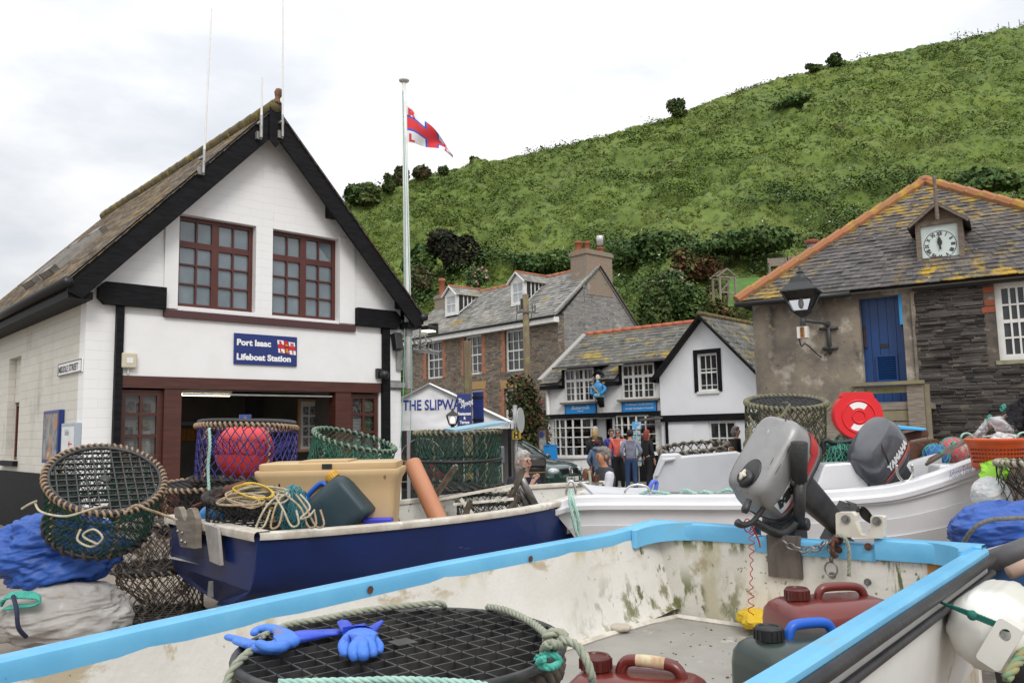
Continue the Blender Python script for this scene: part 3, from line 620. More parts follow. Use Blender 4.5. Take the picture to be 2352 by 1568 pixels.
def fplane(name, label, cat, F, r, y, m, t=.006, extra=None, group=None, side_=False):
 fn=(lambda a, d, b:V((d, a, b)))if side_ else L0
 o=thing(name, label, cat, (F.o.x, F.o.y, 0), ST.rz if side_ else F.rz, group);mb=MB()
 mb.add([fn(u, yy, z)for u in(r[0], r[1])for yy in(y, y+t)for z in(r[2], r[3])], [(0, 1, 3, 2), (4, 6, 7, 5), (0, 4, 5, 1), (2, 3, 7, 6), (0, 2, 6, 4), (1, 5, 7, 3)]);mb.build('sheet', m, o)
 if extra:extra(o, r, y, fn)
 return o
def photo_m(i, a, b, c):return mat('printed photo %d'%i, a, .5, b, 9, stains=[(c, 14, .5, .56), ((.6, .6, .58), 7, .62, .66)])
PH=[photo_m(0, (.25, .25, .27), (.08, .08, .1), (.4, .36, .3)), photo_m(1, (.2, .24, .3), (.06, .07, .09), (.3, .22, .14)), photo_m(2, (.45, .42, .2), (.12, .2, .3), (.05, .06, .07)), photo_m(3, (.1, .3, .4), (.4, .45, .5), (.05, .1, .12)), photo_m(4, (.2, .35, .18), (.5, .5, .45), (.3, .15, .1)), photo_m(5, (.05, .2, .24), (.02, .05, .08), (.3, .35, .1))]
m_paper=mat('white paper', (.7, .72, .72), .7, (.62, .66, .66), 7)
POS=[((280, 922, 307, 950), 0, 'grey harbour photograph, upper left in the left window'), ((312, 925, 345, 950), 1, 'dark boat photograph, upper right in the left window'), ((280, 980, 303, 1006), 2, 'yellow and blue photo leaflet in the left window'), ((313, 968, 343, 986), 4, 'small landscape photograph above a printed notice'), ((280, 1012, 305, 1045), None, 'white printed sheet, lower left in the left window'), ((313, 990, 343, 1060), None, 'tall pale green exhibition notice in the left window'), ((808, 920, 826, 950), 0, 'small grey photograph in the right window'), ((832, 918, 855, 945), 4, 'photograph of people in the right window'), ((808, 955, 828, 995), None, 'pale letter sheet in the right window'), ((833, 957, 857, 995), 5, 'dark teal poster in the right window')]
for(r, k, lab)in POS:
 q=ST.rect(*r, y=.13);o=fplane('poster', lab, 'poster', ST, q, .1295, PH[k]if k is not None else m_paper, .004, group='papers in the station windows')
 if k is None:
  mb=MB()
  for i in range(5):zz=q[3]-(q[3]-q[2])*(.12+.17*i);mb.bx(q[0]+.02, q[0]+(q[1]-q[0])*random.uniform(.55, .92), .1275, .129, zz-.012, zz)
  mb.build('print_lines', mat('grey print', (.3, .32, .34), .7), o)
q=ST.rect(690, 922, 742, 1030, y=1.2)
def pb(o, r, y, fn):
 mb=MB();[mb.bx(r[0]+(r[1]-r[0])*(.12+.29*i), r[0]+(r[1]-r[0])*(.34+.29*i), y-.004, y-.001, r[2]+(r[3]-r[2])*(.06+.22*j), r[2]+(r[3]-r[2])*(.24+.22*j))for i in range(3)for j in range(4)];mb.build('photographs', mat('black and white photos', (.05, .05, .05), .5, (.3, .3, .3), 20), o)
 mb=MB();e=.05;mb.bx(r[0]-e, r[0], y-.02, y+.03, r[2]-e, r[3]+e);mb.bx(r[1], r[1]+e, y-.02, y+.03, r[2]-e, r[3]+e);mb.bx(r[0], r[1], y-.02, y+.03, r[2]-e, r[2]);mb.bx(r[0], r[1], y-.02, y+.03, r[3], r[3]+e);mb.build('frame', mat('tan wood frame', (.35, .2, .1), .6), o)
fplane('photo_board', 'wood framed board of black and white photographs inside the hall', 'board', ST, q, 1.2, m_board, .03, pb)
q=ST.rect(535, 765, 678, 842);t=thing('station_sign', 'navy lifeboat station sign with white lettering and a small flag emblem', 'sign', SO, ST.rz)
MB().bx(q[0], q[1], -.062, -.034, q[2], q[3]).build('board', m_navy, t);H=q[3]-q[2];W=q[1]-q[0]
TF=lambda u0, z0, y=-.0635:(lambda a, d, b:V((u0+a, y+d, z0+b)))
text('Port Isaac', H*.27, TF(q[0]+W*.035, q[2]+H*.62), m_signw, t, bold=.007, xs=1.1);text('Lifeboat Station', H*.27, TF(q[0]+W*.035, q[2]+H*.15), m_signw, t, bold=.007, xs=1.12)
fx, fz, fw, fh=q[0]+W*.67, q[2]+H*.44, W*.29, H*.42
sk_=lambda a, b:V((fx+fw*(a+.08*(1-b)), 0, fz+fh*(b-.12*a+.02*math.sin(a*6))))
def fl(mb, a0, a1, b0, b1, y):mb.grid(lambda u, v:sk_(a0+(a1-a0)*u, b0+(b1-b0)*v)+V((0, y, 0)), 8, 4)
m_fred=mat('emblem red', (.55, .02, .02), .5);m_fgold=mat('emblem gold', (.7, .4, .03), .5)
for n_, m_, y, rects in(('emblem_field', m_signw, -.065, [(0, 1, 0, 1)]), ('emblem_border', m_navy, -.0665, [(.36, .64, 0, 1), (0, 1, .33, .67)]), ('emblem_cross', m_fred, -.068, [(.39, .61, 0, 1), (0, 1, .37, .63)])):
 mb=MB();[fl(mb, *k, y)for k in rects];mb.build(n_, m_, t)
for ch, a, b in(('R', .1, .68), ('N', .74, .68), ('L', .1, .06), ('I', .8, .06)):text(ch, fh*.34, (lambda a, b:lambda x, d, z:sk_(a+x/fw, b+z/fh)+V((0, -.066+d, 0)))(a, b), m_fred, t, bold=.008)
mb=MB();A=lambda a, b:sk_(a, b)+V((0, -.072, 0));mb.tube([A(.5, .1), A(.5, .4)], .01, 4);mb.tube([A(.42, .2), A(.45, .12), A(.5, .09), A(.55, .12), A(.58, .2)], .009, 4);mb.tube([A(.45, .35), A(.55, .35)], .008, 4)
mb.quad(A(.44, .62), A(.56, .62), A(.58, .74), A(.53, .68), A(.5, .77), A(.47, .68), A(.42, .74));mb.build('emblem_anchor', m_fgold, t)
q0=side(137, 858);q1=side(192, 828);a0, a1=sorted((q0[0], q1[0]));zc=(side(165, 844)[1]);t=thing('street_sign', 'white street name plate with black border on the cream flank', 'sign', SO, ST.rz)
MB().bx(-.03, -.004, a0, a1, zc-.105, zc+.105).build('plate', m_signw, t)
mb=MB();[mb.bx(-.034, -.0305, *k)for k in((a0, a1, zc-.105, zc-.09), (a0, a1, zc+.09, zc+.105), (a0, a0+.015, zc-.09, zc+.09), (a1-.015, a1, zc-.09, zc+.09))];mb.build('border', m_bplast, t)
text('MIDDLE STREET', .15, lambda a, d, b:V((-.032+d, a1-.04-a, zc-.055+b)), m_bplast, t, xs=(a1-a0-.08)/1.19, bold=.004)
def case(r, fm, pm, lab, name='notice_case'):
 p0=side(r[0], r[3]);p1=side(r[2], r[1]);a0, a1=sorted((p0[0], p1[0]));zc0=side(r[2], r[3])[1];zc1=side(r[2], r[1])[1]
 t=thing(name, lab, 'notice board', SO, ST.rz);MB().bx(-.09, -.002, a0, a1, zc0, zc1).build('frame', fm, t, bevel=.008)
 MB().bx(-.094, -.0905, a0+.06, a1-.06, zc0+.06, zc1-.06).build('notice', pm, t);return t, a0, a1, zc0, zc1
case((108, 940, 149, 1064), m_navy, mat('faded poster', (.3, .3, .28), .6, (.12, .13, .16), 5, stains=[((.4, .2, .1), 3, .56, .62), ((.6, .62, .6), 2, .6, .66)]), 'navy framed notice case with faded posters on the cream flank')
t, a0, a1, z0, z1=case((152, 970, 188, 1045), mat('pale grey frame', (.35, .4, .45), .5), m_paper, 'pale grey framed sign beside the navy notice case')
text('kiln', .15, lambda a, d, b:V((-.096+d, (a0+a1)/2+.17-a*1.1, z0+(z1-z0)*.62+b)), mat('grey lettering', (.25, .27, .3), .6), t)
mb=MB();zc=z0+(z1-z0)*.35;mb.beam((-.096, a0+.15, zc), (-.096, a0+.35, zc), .004, .02);mb.beam((-.096, a0+.35, zc), (-.096, a0+.28, zc+.04), .004, .02);mb.beam((-.096, a0+.35, zc), (-.096, a0+.28, zc-.04), .004, .02);mb.build('arrow', m_fred, t)
u, z=ST.uz(292, 828);t=thing('alarm_box', 'cream square alarm box low on the white fascia', 'alarm', SO, ST.rz);MB().bx(u-.12, u+.12, -.13, -.034, z-.13, z+.12).build('housing', m_cream, t, bevel=.02);mb=MB();mb.tube([V((u, -.06, z-.13)), V((u, -.06, z-.22))], .015, 6);mb.build('cable_gland', m_wplast, t);MB().bx(u-.05, u+.05, -.137, -.131, z-.05, z+.04).build('cover', m_wplast, t)
u, z=ST.uz(866, 858);t=thing('security_camera', 'black dome security camera at the right end of the fascia', 'camera', SO, ST.rz);MB().bx(u-.07, u+.05, -.12, -.034, z-.1, z+.1).build('bracket', m_bplast, t, bevel=.01);mb=MB();mb.smooth=True;mb.ell((u+.06, -.17, z-.03), .1, 14, 10);mb.build('dome', m_bplast, t)
u, z=ST.uz(903, 785);t=thing('flood_lamp', 'small black wall lamp tilted outward under the right tie beam', 'lamp', SO, ST.rz);MB().bx(u-.09, u+.09, -.22, -.06, z-.2, z+.16, Matrix.Translation((u, -.1, z))@Matrix.Rotation(R(-12), 4, 'X')@Matrix.Translation((-u, .1, -z))).build('housing', m_bplast, t, bevel=.015);MB().bx(u-.03, u+.03, -.08, -.004, z-.02, z+.04).build('bracket', m_iron, t)
def aerial(x0, y0, x1, y1, yd, lab, r=.014):
 u, z=ST.uz(x1, y1, yd);u2, z2=ST.uz(x0, y0, yd);t=thing('aerial', lab, 'aerial', ST.w(u, yd, z), ST.rz, 'aerials on the station gable')
 mb=MB();mb.tube([V((0, 0, 0)), V((u2-u, 0, z2-z))], [r*1.25, r*.8], 8);mb.build('whip', m_wplast, t, smooth='auto')
 d=V((u2-u, 0, z2-z)).normalized();mb=MB();mb.tube([d*-.2, d*.22], r*1.5, 8);mb.build('sleeve', m_iron, t, smooth='auto')
 MB().bx(-.07, .03, .03, .1, -.22, -.08).build('clamp', m_iron, t);MB().bx(-.05, .02, -.02, .12, .06, .1).build('clamp', m_iron, t)
aerial(486, 20, 468, 372, -.5, 'tall aerial clamped halfway down the left bargeboard', .017);aerial(602, 178, 600, 292, -.5, 'short stubby aerial just left of the apex', .02);aerial(650, -60, 649, 290, -.5, 'tallest thin aerial just right of the apex', .016)
fb=atplane(939, 884, ST.w(0, -.12, 0), ST.n);ft=atplane(928, 188, ST.w(0, -.12, 0), ST.n);base=V((fb.x, fb.y, fb.z));T_=ft-fb
fp=thing('flagpole', 'white flagpole on steel wall arms at the station corner', 'flagpole', base, ST.rz)
Mi=ROOTM[fp.name].inverted();loc=lambda p:Mi@V(p);top=loc(ft)
mb=MB();mb.smooth=True;mb.tube([top*f for f in(0, .3, .6, .995)], [.083, .075, .062, .05], 14);mb.build('pole', m_wplast, fp)
mb=MB();mb.smooth=True;mb.lathe([(.05, 0), (.11, .01), (.12, .04), (.06, .07), (.01, .075)], 14, Matrix.Translation(top));mb.build('truck', m_wplast, fp)
for py in(762, 884):
 u, z=ST.uz(893, py, -.02);p=loc(ST.w(u, -.02, z));q=top*((z-base.z)/(ft.z-fb.z));q.z=p.z
 mb=MB();mb.beam(p, q, .05, .1);mb.tube([q+V((0, 0, -.07)), q+V((0, 0, .07))], .098, 14);mb.beam(p+V((0, .01, 0)), p+V((.3, .015, 0)), .02, .2);mb.build('wall_arm', m_iron, fp)
mb=MB();mb.beam(loc(ST.w(6.06, -.03, ST.uz(915, 735)[1])), loc(ST.w(6.06, -.03, ST.uz(915, 850)[1])), .06, .14, (1, 0, 0));mb.build('back_plate', m_iron, fp)
mb=MB();h0=top*.965+V((-.06, -.03, 0));mb.tube(spl([h0, h0*.5+V((-.05, -.06, 0)), V((-.2, -.1, .2)), V((-.3, -.1, -1.3))], 6), .009, 5);mb.tube(spl([h0+V((.03, 0, 0)), h0*.45+V((.02, -.06, 0)), V((0, -.1, .4)), V((-.05, -.1, -1.2))], 6), .008, 5);mb.build('halyard', mat('green halyard', (.2, .42, .36), .8), fp)
Fy=base.y+(ft-fb).y*.8
U_=[(925, 236), (950, 252), (972, 276), (1000, 300), (1022, 328), (1041, 361)];D_=[(926, 328), (950, 330), (972, 334), (1000, 340), (1022, 350), (1040, 362)]
up_=spl([at(x, y, Fy+.0+.05*math.sin(i*2.3))for i, (x, y)in enumerate(U_)], 12);lo_=spl([at(x, y, Fy-.03+.07*math.sin(i*1.9+1))for i, (x, y)in enumerate(D_)], 12)
fg=thing('lifeboat_flag', 'white house flag with blue-edged red cross and red letters, drooping from the flagpole', 'flag', up_[0]);mb=MB();NU, NV=60, 36;mb.smooth=True
def fpnt(u, v):
 i=min(len(up_)-2, int(u*(len(up_)-1)));f=u*(len(up_)-1)-i;a=up_[i].lerp(up_[i+1], f);b=lo_[i].lerp(lo_[i+1], f)
 p=a.lerp(b, v);p.y+=.09*math.sin(u*9+v*4.0)*min(1, u*3);p.z+=.025*math.sin(u*7+v*3)*min(1, u*4)*math.sin(v*math.pi);return p-up_[0]
mb.grid(fpnt, NU, NV)
for i in range(NU):
 for j in range(NV):
  u, v=(i+.5)/NU, (j+.5)/NV;k=0
  if abs(u-.55)<.125 or abs(v-.46)<.20:k=1
  if abs(u-.55)<.085 or abs(v-.46)<.145:k=2
  mb.m[i*NV+j]=k
mb.build('cloth', [mat('flag white', (.72, .72, .74), .8), mat('flag blue', (.02, .1, .5), .8), mat('flag red', (.62, .04, .05), .8)], fg)
for ch, a, b in(('R', .1, .24), ('N', .76, .3), ('L', .12, .95), ('I', .8, .92)):text(ch, .28, (lambda a, b:lambda x, d, z:fpnt(min(.99, a+x*.75), max(0, b-z*1.0))+V((0, -.012, 0)))(a, b), MATS['flag red'], fg, bold=.012)
p=atplane(955, 790, ST.w(0, .25, 0), ST.n);t=thing('scroll_bracket', 'grey wrought iron scroll bracket beyond the station corner', 'bracket', p, ST.rz)
mb=MB();mb.smooth=True;S=.5
mb.tube([V((-.1, 0, -.12)), V((.85, .3, -.12))], .05, 6)
mb.tube([V((.12, 0, -.1)), V((.12, 0, .62))], .022, 6)
for s in(-1, 1):
 mb.tube([V((.12+s*(.04+.13*math.sin(q*.9)), 0, -.06+.1*q/1.2+.03*math.cos(q*2)))for q in[k*.25 for k in range(14)]], .018, 5)
 mb.tube([V((.12+s*(.1+.07*math.cos(q)), 0, .0+.07*math.sin(q)))for q in[k*.45 for k in range(13)]], .016, 5)
 mb.tube([V((.12+s*(.05+.05*math.cos(q)), 0, .5+.05*math.sin(q)))for q in[k*.45 for k in range(13)]], .014, 5)
mb.tube([V((.45+.12*math.cos(q), .12, .03+.12*math.sin(q)))for q in[k*.35 for k in range(16)]], .016, 5)
mb.build('scrollwork', m_iron, t)
t2=thing('floodlight', 'lit floodlight hanging at the end of the scroll bracket', 'light', atplane(985, 757, ST.w(0, .25, 0), ST.n), ST.rz+.3)
mb=MB();mb.bx(-.17, .17, -.12, .12, -.02, .08);mb.bx(.13, .2, -.13, .13, -.1, .16);mb.build('housing', m_bplast, t2, bevel=.02);MB().bx(-.14, .12, -.1, .1, -.045, -.022).build('lamp_glass', mat('lit flood glass', (1, .93, .6), .3, emis=3), t2)
# ---------------------------------------------------------------- stone house behind the marquee
HF=Facade((-4.15, 38.6), (.67, -.742));HO=(HF.o.x, HF.o.y, 0)
m_rub=mat('brown slate rubble', None, .85, pattern=pat_rubble([(.19, .145, .105), (.13, .115, .1), (.25, .195, .14), (.09, .085, .08), (.18, .12, .085), (.16, .145, .125)], (.3, .235, .17), (2.8, 2.8, 15), .05, .12, -.1), stains=[((.05, .047, .045), .5, .6, .75)])
m_grub=mat('grey rendered rubble', None, .9, pattern=pat_rubble([(.3, .29, .275), (.25, .24, .23), (.33, .32, .3), (.2, .195, .19)], (.34, .33, .31), (2.6, 2.6, 13), .05, .12, -.12), stains=[((.12, .118, .115), .7, .58, .72), ((.38, .36, .33), 1.1, .6, .72)])
m_brick=mat('orange brick', None, .85, pattern=pat_brick((.4, .15, .07), (.33, .12, .06), (.3, .2, .14), .22, .075, .012, 'xy', .02), stains=[((.2, .1, .06), 3, .55, .7)])
m_tanb=mat('tan brick arch', (.42, .27, .11), .85, (.33, .2, .08), 9, st=(5, 5, .3), bump=.3, bscale=20, bst=(4, 4, .2))
m_hslate=mat('pale grey slate', (.25, .24, .215), .85, (.18, .175, .165), 1.4, island=.3, stains=[((.27, .2, .06), 1.3, .58, .68), ((.33, .32, .3), 4, .57, .7), ((.1, .1, .095), .9, .6, .72)], bump=.3, bscale=20)
m_terra=mat('terracotta ridge', (.42, .15, .07), .8, (.33, .12, .06), 5, stains=[((.22, .16, .1), 6, .6, .7)], bump=.2, bscale=30)
m_wpaint=mat('white painted wood', (.74, .74, .72), .5, (.66, .65, .62), 6, stains=[((.4, .37, .32), 12, .68, .74)])
m_sky_gl=mat('pale pane with sky painted in', (.42, .45, .48), .05, (.34, .37, .4), 3)  # pale tone paints reflected sky into the dormer and gable panes
m_pot=mat('red chimney pot', (.36, .11, .06), .8, (.27, .09, .05), 8, stains=[((.3, .25, .2), 7, .62, .72)])
hs=thing('stone_house', 'brown slate rubble house with orange brick window surrounds and two roof dormers', 'house', HO, HF.rz)
UL, UR, HD=-1.45, 8.9, 4.9;EH, RH, RY=6.2, 8.47, 2.5
wr=[HF.rect(979, 786, 1017, 867), HF.rect(1067, 773, 1107, 858), HF.rect(1159, 760, 1204, 850)]
wg=[HF.rect(1078, 896, 1110, 985), HF.rect(1158, 893, 1196, 985)]
mb=MB();mb.sheet([(UL, -.2), (UR, -.2), (UR, EH), (UL, EH)], [rc(r)for r in wr+wg], L0, .35);mb.build('front_wall', m_rub, hs)
gp=lambda x, m:(lambda mb:mb.sheet([(.352, -.2), (HD, -.2), (HD, EH-.25), (RY, RH-.12), (.352, EH+.12)], [], lambda a, d, b:V((x-d, a, b)), .3).build('gable_wall', m, hs))(MB())
gp(UR, m_grub);gp(UL+.3, m_grub)
for r in wr+wg:
 for s in(-1, 1):
  mb=MB();n=int((r[3]-r[2])/.225)
  for k in range(n+1):e=.2 if k%2 else .28;a=r[0]-e if s<0 else r[1];z0=r[2]+k*.225;mb.bx(a, a+e, -.012, .0+.05, z0, min(z0+.224, r[3]+.02))
  mb.build('brick_jamb', m_brick, hs)
 mb=MB();w0, w1_=r[0]-.25, r[1]+.25;mb.sheet([(w0+.06, r[3]+.02), (w1_-.06, r[3]+.02), (w1_, r[3]+.36), (w0, r[3]+.36)], [], L0, .06);o=mb.build('brick_arch', m_tanb, hs);o.location.y=-.015
 b=(r[2]+r[3])/2;f=.5
 window(hs, r, .1, [(1/3, .025), (2/3, .025)], [(.25, .025), (.5, .06), (.75, .025)], m_wpaint, m_glassdark, .085, .07, sill=(mat('slate sill', (.2, .19, .17), .8), .1, .09, .08), curtain=(mat('white net', (.6, .62, .64), .9), [(.1, .9, .06, .5), (.1, .32, .5, .93)]))
eaL, eaR=V((UL-.15, -.25, EH-.05)), V((UR+.12, -.25, EH-.05));rgL, rgR=V((UL-.15, RY, RH)), V((UR+.12, RY, RH));bkL, bkR=V((UL-.15, HD+.2, EH-.35)), V((UR+.12, HD+.2, EH-.35))
mb=MB();slates(mb, eaL, eaR, rgR, rgL, 17, .26, .02, .3, .03);slates(mb, bkR, bkL, rgL, rgR, 17, .26, .02, .3, .03);hr=mb.build('roof', m_hslate, hs)
mb=MB();dn=V((0, 0, -.07));mb.add([p+dn for p in(eaL, eaR, rgR, rgL, bkL, bkR)], [(0, 1, 2, 3), (3, 2, 5, 4)]);mb.build('roof_deck', m_under, hr)
mb=MB();mb.smooth=True;[mb.tube([V((UL-.15+k*.46, RY, RH-.02)), V((UL+.3+k*.46, RY, RH-.02))], [.11, .1], 8)for k in range(23)];mb.build('ridge_tiles', m_terra, hr)
MB().bx(UL-.1, UR+.1, -.3, -.02, EH-.3, EH-.09).build('fascia', m_wpaint, hs)
mb=MB();mb.smooth=True;mb.tube([V((UL, -.33, EH-.06)), V((UR+.1, -.33, EH-.06))], .06, 8);mb.build('gutter', m_bplast, hs)
MB().beam((UR+.02, -.15, EH+.05), (UR+.02, RY, RH-.03), .1, .14).build('verge', mat('cement verge', (.33, .32, .3), .9), hs)
MB().beam((UR+.02, HD+.1, EH-.26), (UR+.02, RY, RH-.03), .1, .14).build('verge', MATS['cement verge'], hs)
def dormer(px0, py0, px1, py1, ay):
 y=.75;u0, u1, z0, z1=HF.rect(px0, py0, px1, py1, y);um=(u0+u1)/2;za=HF.uz(px0, ay, y)[1]-.03
 za=z1+(u1-u0)*.48;zr_=lambda yy:EH+(RH-EH)*(yy+.25)/(RY+.25);yb=min(2.4, (z1-EH)/(RH-EH)*(RY+.25)-.25);ya=min(2.45, (za-EH)/(RH-EH)*(RY+.25)-.25)
 mb=MB();mb.sheet([(u0, z0), (u1, z0), (u1, z1), (um, za-.03), (u0, z1)], [[(u0+.08, z0+.1), (u1-.08, z0+.1), (u1-.08, z1-.03), (u0+.08, z1-.03)]], lambda a, d, b:V((a, y+d, b)), .08);o=mb.build('dormer', m_wpaint, hs)
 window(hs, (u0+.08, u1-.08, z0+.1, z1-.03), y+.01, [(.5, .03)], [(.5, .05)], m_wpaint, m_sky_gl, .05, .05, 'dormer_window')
 for u in(u0, u1-.05):
  mb=MB();mb.add([V((a, yy, zz))for a in(u, u+.05)for yy, zz in((y+.09, z1), (y+.09, z0-.05), (yb, z1))], [(0, 1, 2), (5, 4, 3), (0, 2, 5, 3), (2, 1, 4, 5)]);mb.build('dormer_cheek', m_glassdark, o)
  mb=MB();uu=u-.02 if u==u0 else u+.052;B=lambda p, q:mb.beam((uu, p[0], p[1]), (uu, q[0], q[1]), .05, .05, (1, 0, 0))
  B((y, z1-.02), (yb, z1-.02));B((y, z0), (yb, z1));B((y+.1, z0), (y+.1, z1))
  for k in(.3, .48, .66, .84):B((y+(yb-y)*k, z1), (y+(yb-y)*k, z0+(z1-z0)*k))
  mb.build('cheek_bars', m_wpaint, o)
 e=.12;mb=MB()
 slates(mb, V((u1+e, y-.1, z1-.06)), V((u1+e, yb+.15, z1-.06)), V((um, ya, za)), V((um, y-.1, za)), 4, .22, .02, .3, .02)
 slates(mb, V((u0-e, yb+.15, z1-.06)), V((u0-e, y-.1, z1-.06)), V((um, y-.1, za)), V((um, ya, za)), 4, .22, .02, .3, .02);mb.build('dormer_roof', m_hslate, o)
 mb=MB();mb.smooth=True;mb.tube([V((um, y-.12, za+.01)), V((um, ya+.1, za+.01))], .06, 6);mb.build('dormer_ridge', m_terra, o)
 mb=MB();[mb.beam((um+s*(u1-um+e), y-.11, z1-.07), (um, y-.11, za-.02), .04, .09, (0, 1, 0))for s in(-1, 1)];mb.build('dormer_barge', m_wpaint, o)
dormer(1022, 680, 1049, 722, 659);dormer(1173, 650, 1205, 698, 633)
def chimney(u0, u1, y0, y1, z0, z1, pots, m):
 mb=MB();mb.bx(u0, u1, y0, y1, z0, z1-.2);mb.bx(u0-.05, u1+.05, y0-.05, y1+.05, z1-.2, z1-.06);mb.bx(u0-.01, u1+.01, y0-.01, y1+.01, z1-.06, z1);o=mb.build('chimney', m, hs)
 for(u, y, h, r)in pots:
  mb=MB();mb.smooth=True;mb.lathe([(r*1.05, z1), (r*.95, z1+h*.8), (r*1.15, z1+h*.82), (r*1.15, z1+h), (r*.8, z1+h), (r*.7, z1+h*.6)], 14, Matrix.Translation((u, y, 0)), cap=False);mb.build('chimney_pot', m_pot, o)
 return o
m_chim=mat('mossy brick chimney', None, .9, pattern=pat_brick((.27, .17, .11), (.22, .2, .16), (.3, .27, .22), .23, .08, .012, 'xy', .03), stains=[((.36, .35, .33), .9, .55, .7), ((.13, .14, .06), 2, .6, .7)])
o=chimney(8.02, 8.92, 1.75, 3.35, 7.2, 9.1, [(8.3, 1.95, .42, .14), (8.5, 2.25, .42, .14), (8.5, 3.1, .28, .14)], m_chim)
mb=MB();mb.smooth=True;mb.lathe([(.06, 9.35), (.06, 9.5), (.15, 9.52), (.15, 9.88), (.14, 9.9), (.02, 9.91)], 14, Matrix.Translation((8.5, 3.1, 0)));mb.build('cowl', mat('steel cowl', (.6, .6, .6), .35, metal=.7), o)
chimney(UL+.0, UL+.75, 1.7, 3.3, 7.2, 8.55, [(UL+.3, 1.95, .85, .15), (UL+.35, 2.55, .22, .14), (UL+.38, 3.05, .34, .15)], m_chim)
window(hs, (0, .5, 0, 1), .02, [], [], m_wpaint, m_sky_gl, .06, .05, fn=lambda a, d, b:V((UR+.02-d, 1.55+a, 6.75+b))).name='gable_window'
# ---------------------------------------------------------------- sweet shop and the white cottage next door
SF=Facade((1.19, 29.0), (.751, -.66));SO_=(SF.o.x, SF.o.y, 0)
m_sslate=mat('lichened dark slate', (.13, .125, .11), .88, (.095, .095, .09), 1.6, island=.35, stains=[((.3, .215, .045), 1.5, .5, .7), ((.42, .42, .4), 8, .63, .68), ((.12, .13, .07), 2.2, .58, .7)], bump=.3, bscale=20)
m_swall=mat('rough limewashed wall', (.78, .78, .77), .8, (.7, .69, .67), 2.5, stains=[((.5, .47, .4), 3, .66, .78, (1, 1, .3))], bump=.35, bscale=9)
m_flat=mat('smooth white wall', (.8, .81, .83), .75, (.77, .78, .8), 1.5, stains=[((.66, .64, .6), 2.5, .66, .8)], bump=.1, bscale=7)
m_lead=mat('lead flashing', (.07, .068, .068), .6, (.1, .095, .09), 5)
sh=thing('sweet_shop', 'limewashed two storey shop with lichened slate roof and small paned bow windows', 'shop', SO_, SF.rz)
SU, SRY, SEZ, SRZ=4.66, 2.6, 3.42, 5.27
uw=[SF.rect(1298, 849, 1368, 921), SF.rect(1429, 838, 1507, 914)];dw=[SF.rect(1272, 962, 1363, 1047), SF.rect(1411, 955, 1512, 1040)];dr=SF.rect(1370, 962, 1408, 1110)
dr=(dr[0], dr[1], .0, dr[3])
mb=MB();mb.sheet([(-.05, -.2), (SU, -.2), (SU, SEZ), (-.05, SEZ)], [rc(r)for r in uw if r[3]<SEZ]+[rc(r)for r in dw]+[rc(dr)]+[[(r[0], r[2]), (r[1], r[2]), (r[1], SEZ-.01), (r[0], SEZ-.01)]for r in uw if r[3]>=SEZ], L0, .3);mb.build('front_wall', m_swall, sh)
mb=MB();mb.sheet([(.302, -.2), (5, -.2), (5, SEZ), (SRY, SRZ-.05), (.302, SEZ+.2)], [], lambda a, d, b:V((-.05+d, a, b)), .25);mb.build('gable_wall', m_swall, sh)
eL_, eR_, rL_, rR_=V((-.1, -.3, SEZ-.12)), V((SU+.9, -.3, SEZ-.12)), V((-.1, SRY, SRZ)), V((SU+1.5, SRY, SRZ))
mb=MB()
def roof_z(y):return SEZ-.12+(SRZ-SEZ+.12)*(y+.3)/(SRY+.3)
yb0=.42;lowL=[(-.1, uw[0][0]-.12), (uw[0][1]+.12, uw[1][0]-.12), (uw[1][1]+.1, SU)]
for a, b in lowL:slates(mb, V((a, -.3, SEZ-.12)), V((b, -.3, SEZ-.12)), V((b, yb0+.05, roof_z(yb0+.05))), V((a, yb0+.05, roof_z(yb0+.05))), 4, .24, .02, .3, .025)
slates(mb, V((-.1, yb0, roof_z(yb0))), V((SU+.6, yb0, roof_z(yb0))), V((SU+1.0, SRY, SRZ)), V((-.1, SRY, SRZ)), 12, .24, .02, .3, .025)
slates(mb, V((SU+1, 5.4, SEZ-.1)), V((-.1, 5.4, SEZ-.1)), rL_, V((SU+1, SRY, SRZ)), 10, .3, .02, .3, .025);rf=mb.build('roof', m_sslate, sh)
mb=MB();dn=V((0, 0, -.05));mb.add([V((-.1, yb0, roof_z(yb0)))+dn, V((SU+.9, yb0, roof_z(yb0)))+dn, V((SU+1, SRY, SRZ))+dn, rL_+dn, V((-.1, 5.4, SEZ-.1))+dn, V((SU+1, 5.4, SEZ-.1))+dn], [(0, 1, 2, 3), (3, 2, 5, 4)])
[mb.add([V((a, -.3, SEZ-.17)), V((b, -.3, SEZ-.17)), V((b, yb0, roof_z(yb0)-.05)), V((a, yb0, roof_z(yb0)-.05))], [(0, 1, 2, 3)])for a, b in lowL];mb.build('roof_deck', m_under, rf)
mb=MB();mb.smooth=True;[mb.tube([V((-.1+k*.42, SRY, SRZ+.01)), V((.31+k*.42, SRY, SRZ+.01))], [.1, .09], 8)for k in range(11)];mb.build('ridge_tiles', mat('orange ridge tile', (.45, .13, .06), .75, (.36, .1, .05), 4), rf)
for a, b in lowL:MB().bx(a, b, -.28, -.01, SEZ-.32, SEZ-.19).build('eaves_board', m_black, sh)
MB().beam((-.14, -.2, roof_z(-.2)+.06), (-.14, SRY, SRZ+.02), .22, .1).build('verge_flashing', MATS['cement verge'], sh)
m_lav=mat('lavender curtain', (.4, .4, .56), .9, (.3, .3, .45), 6)
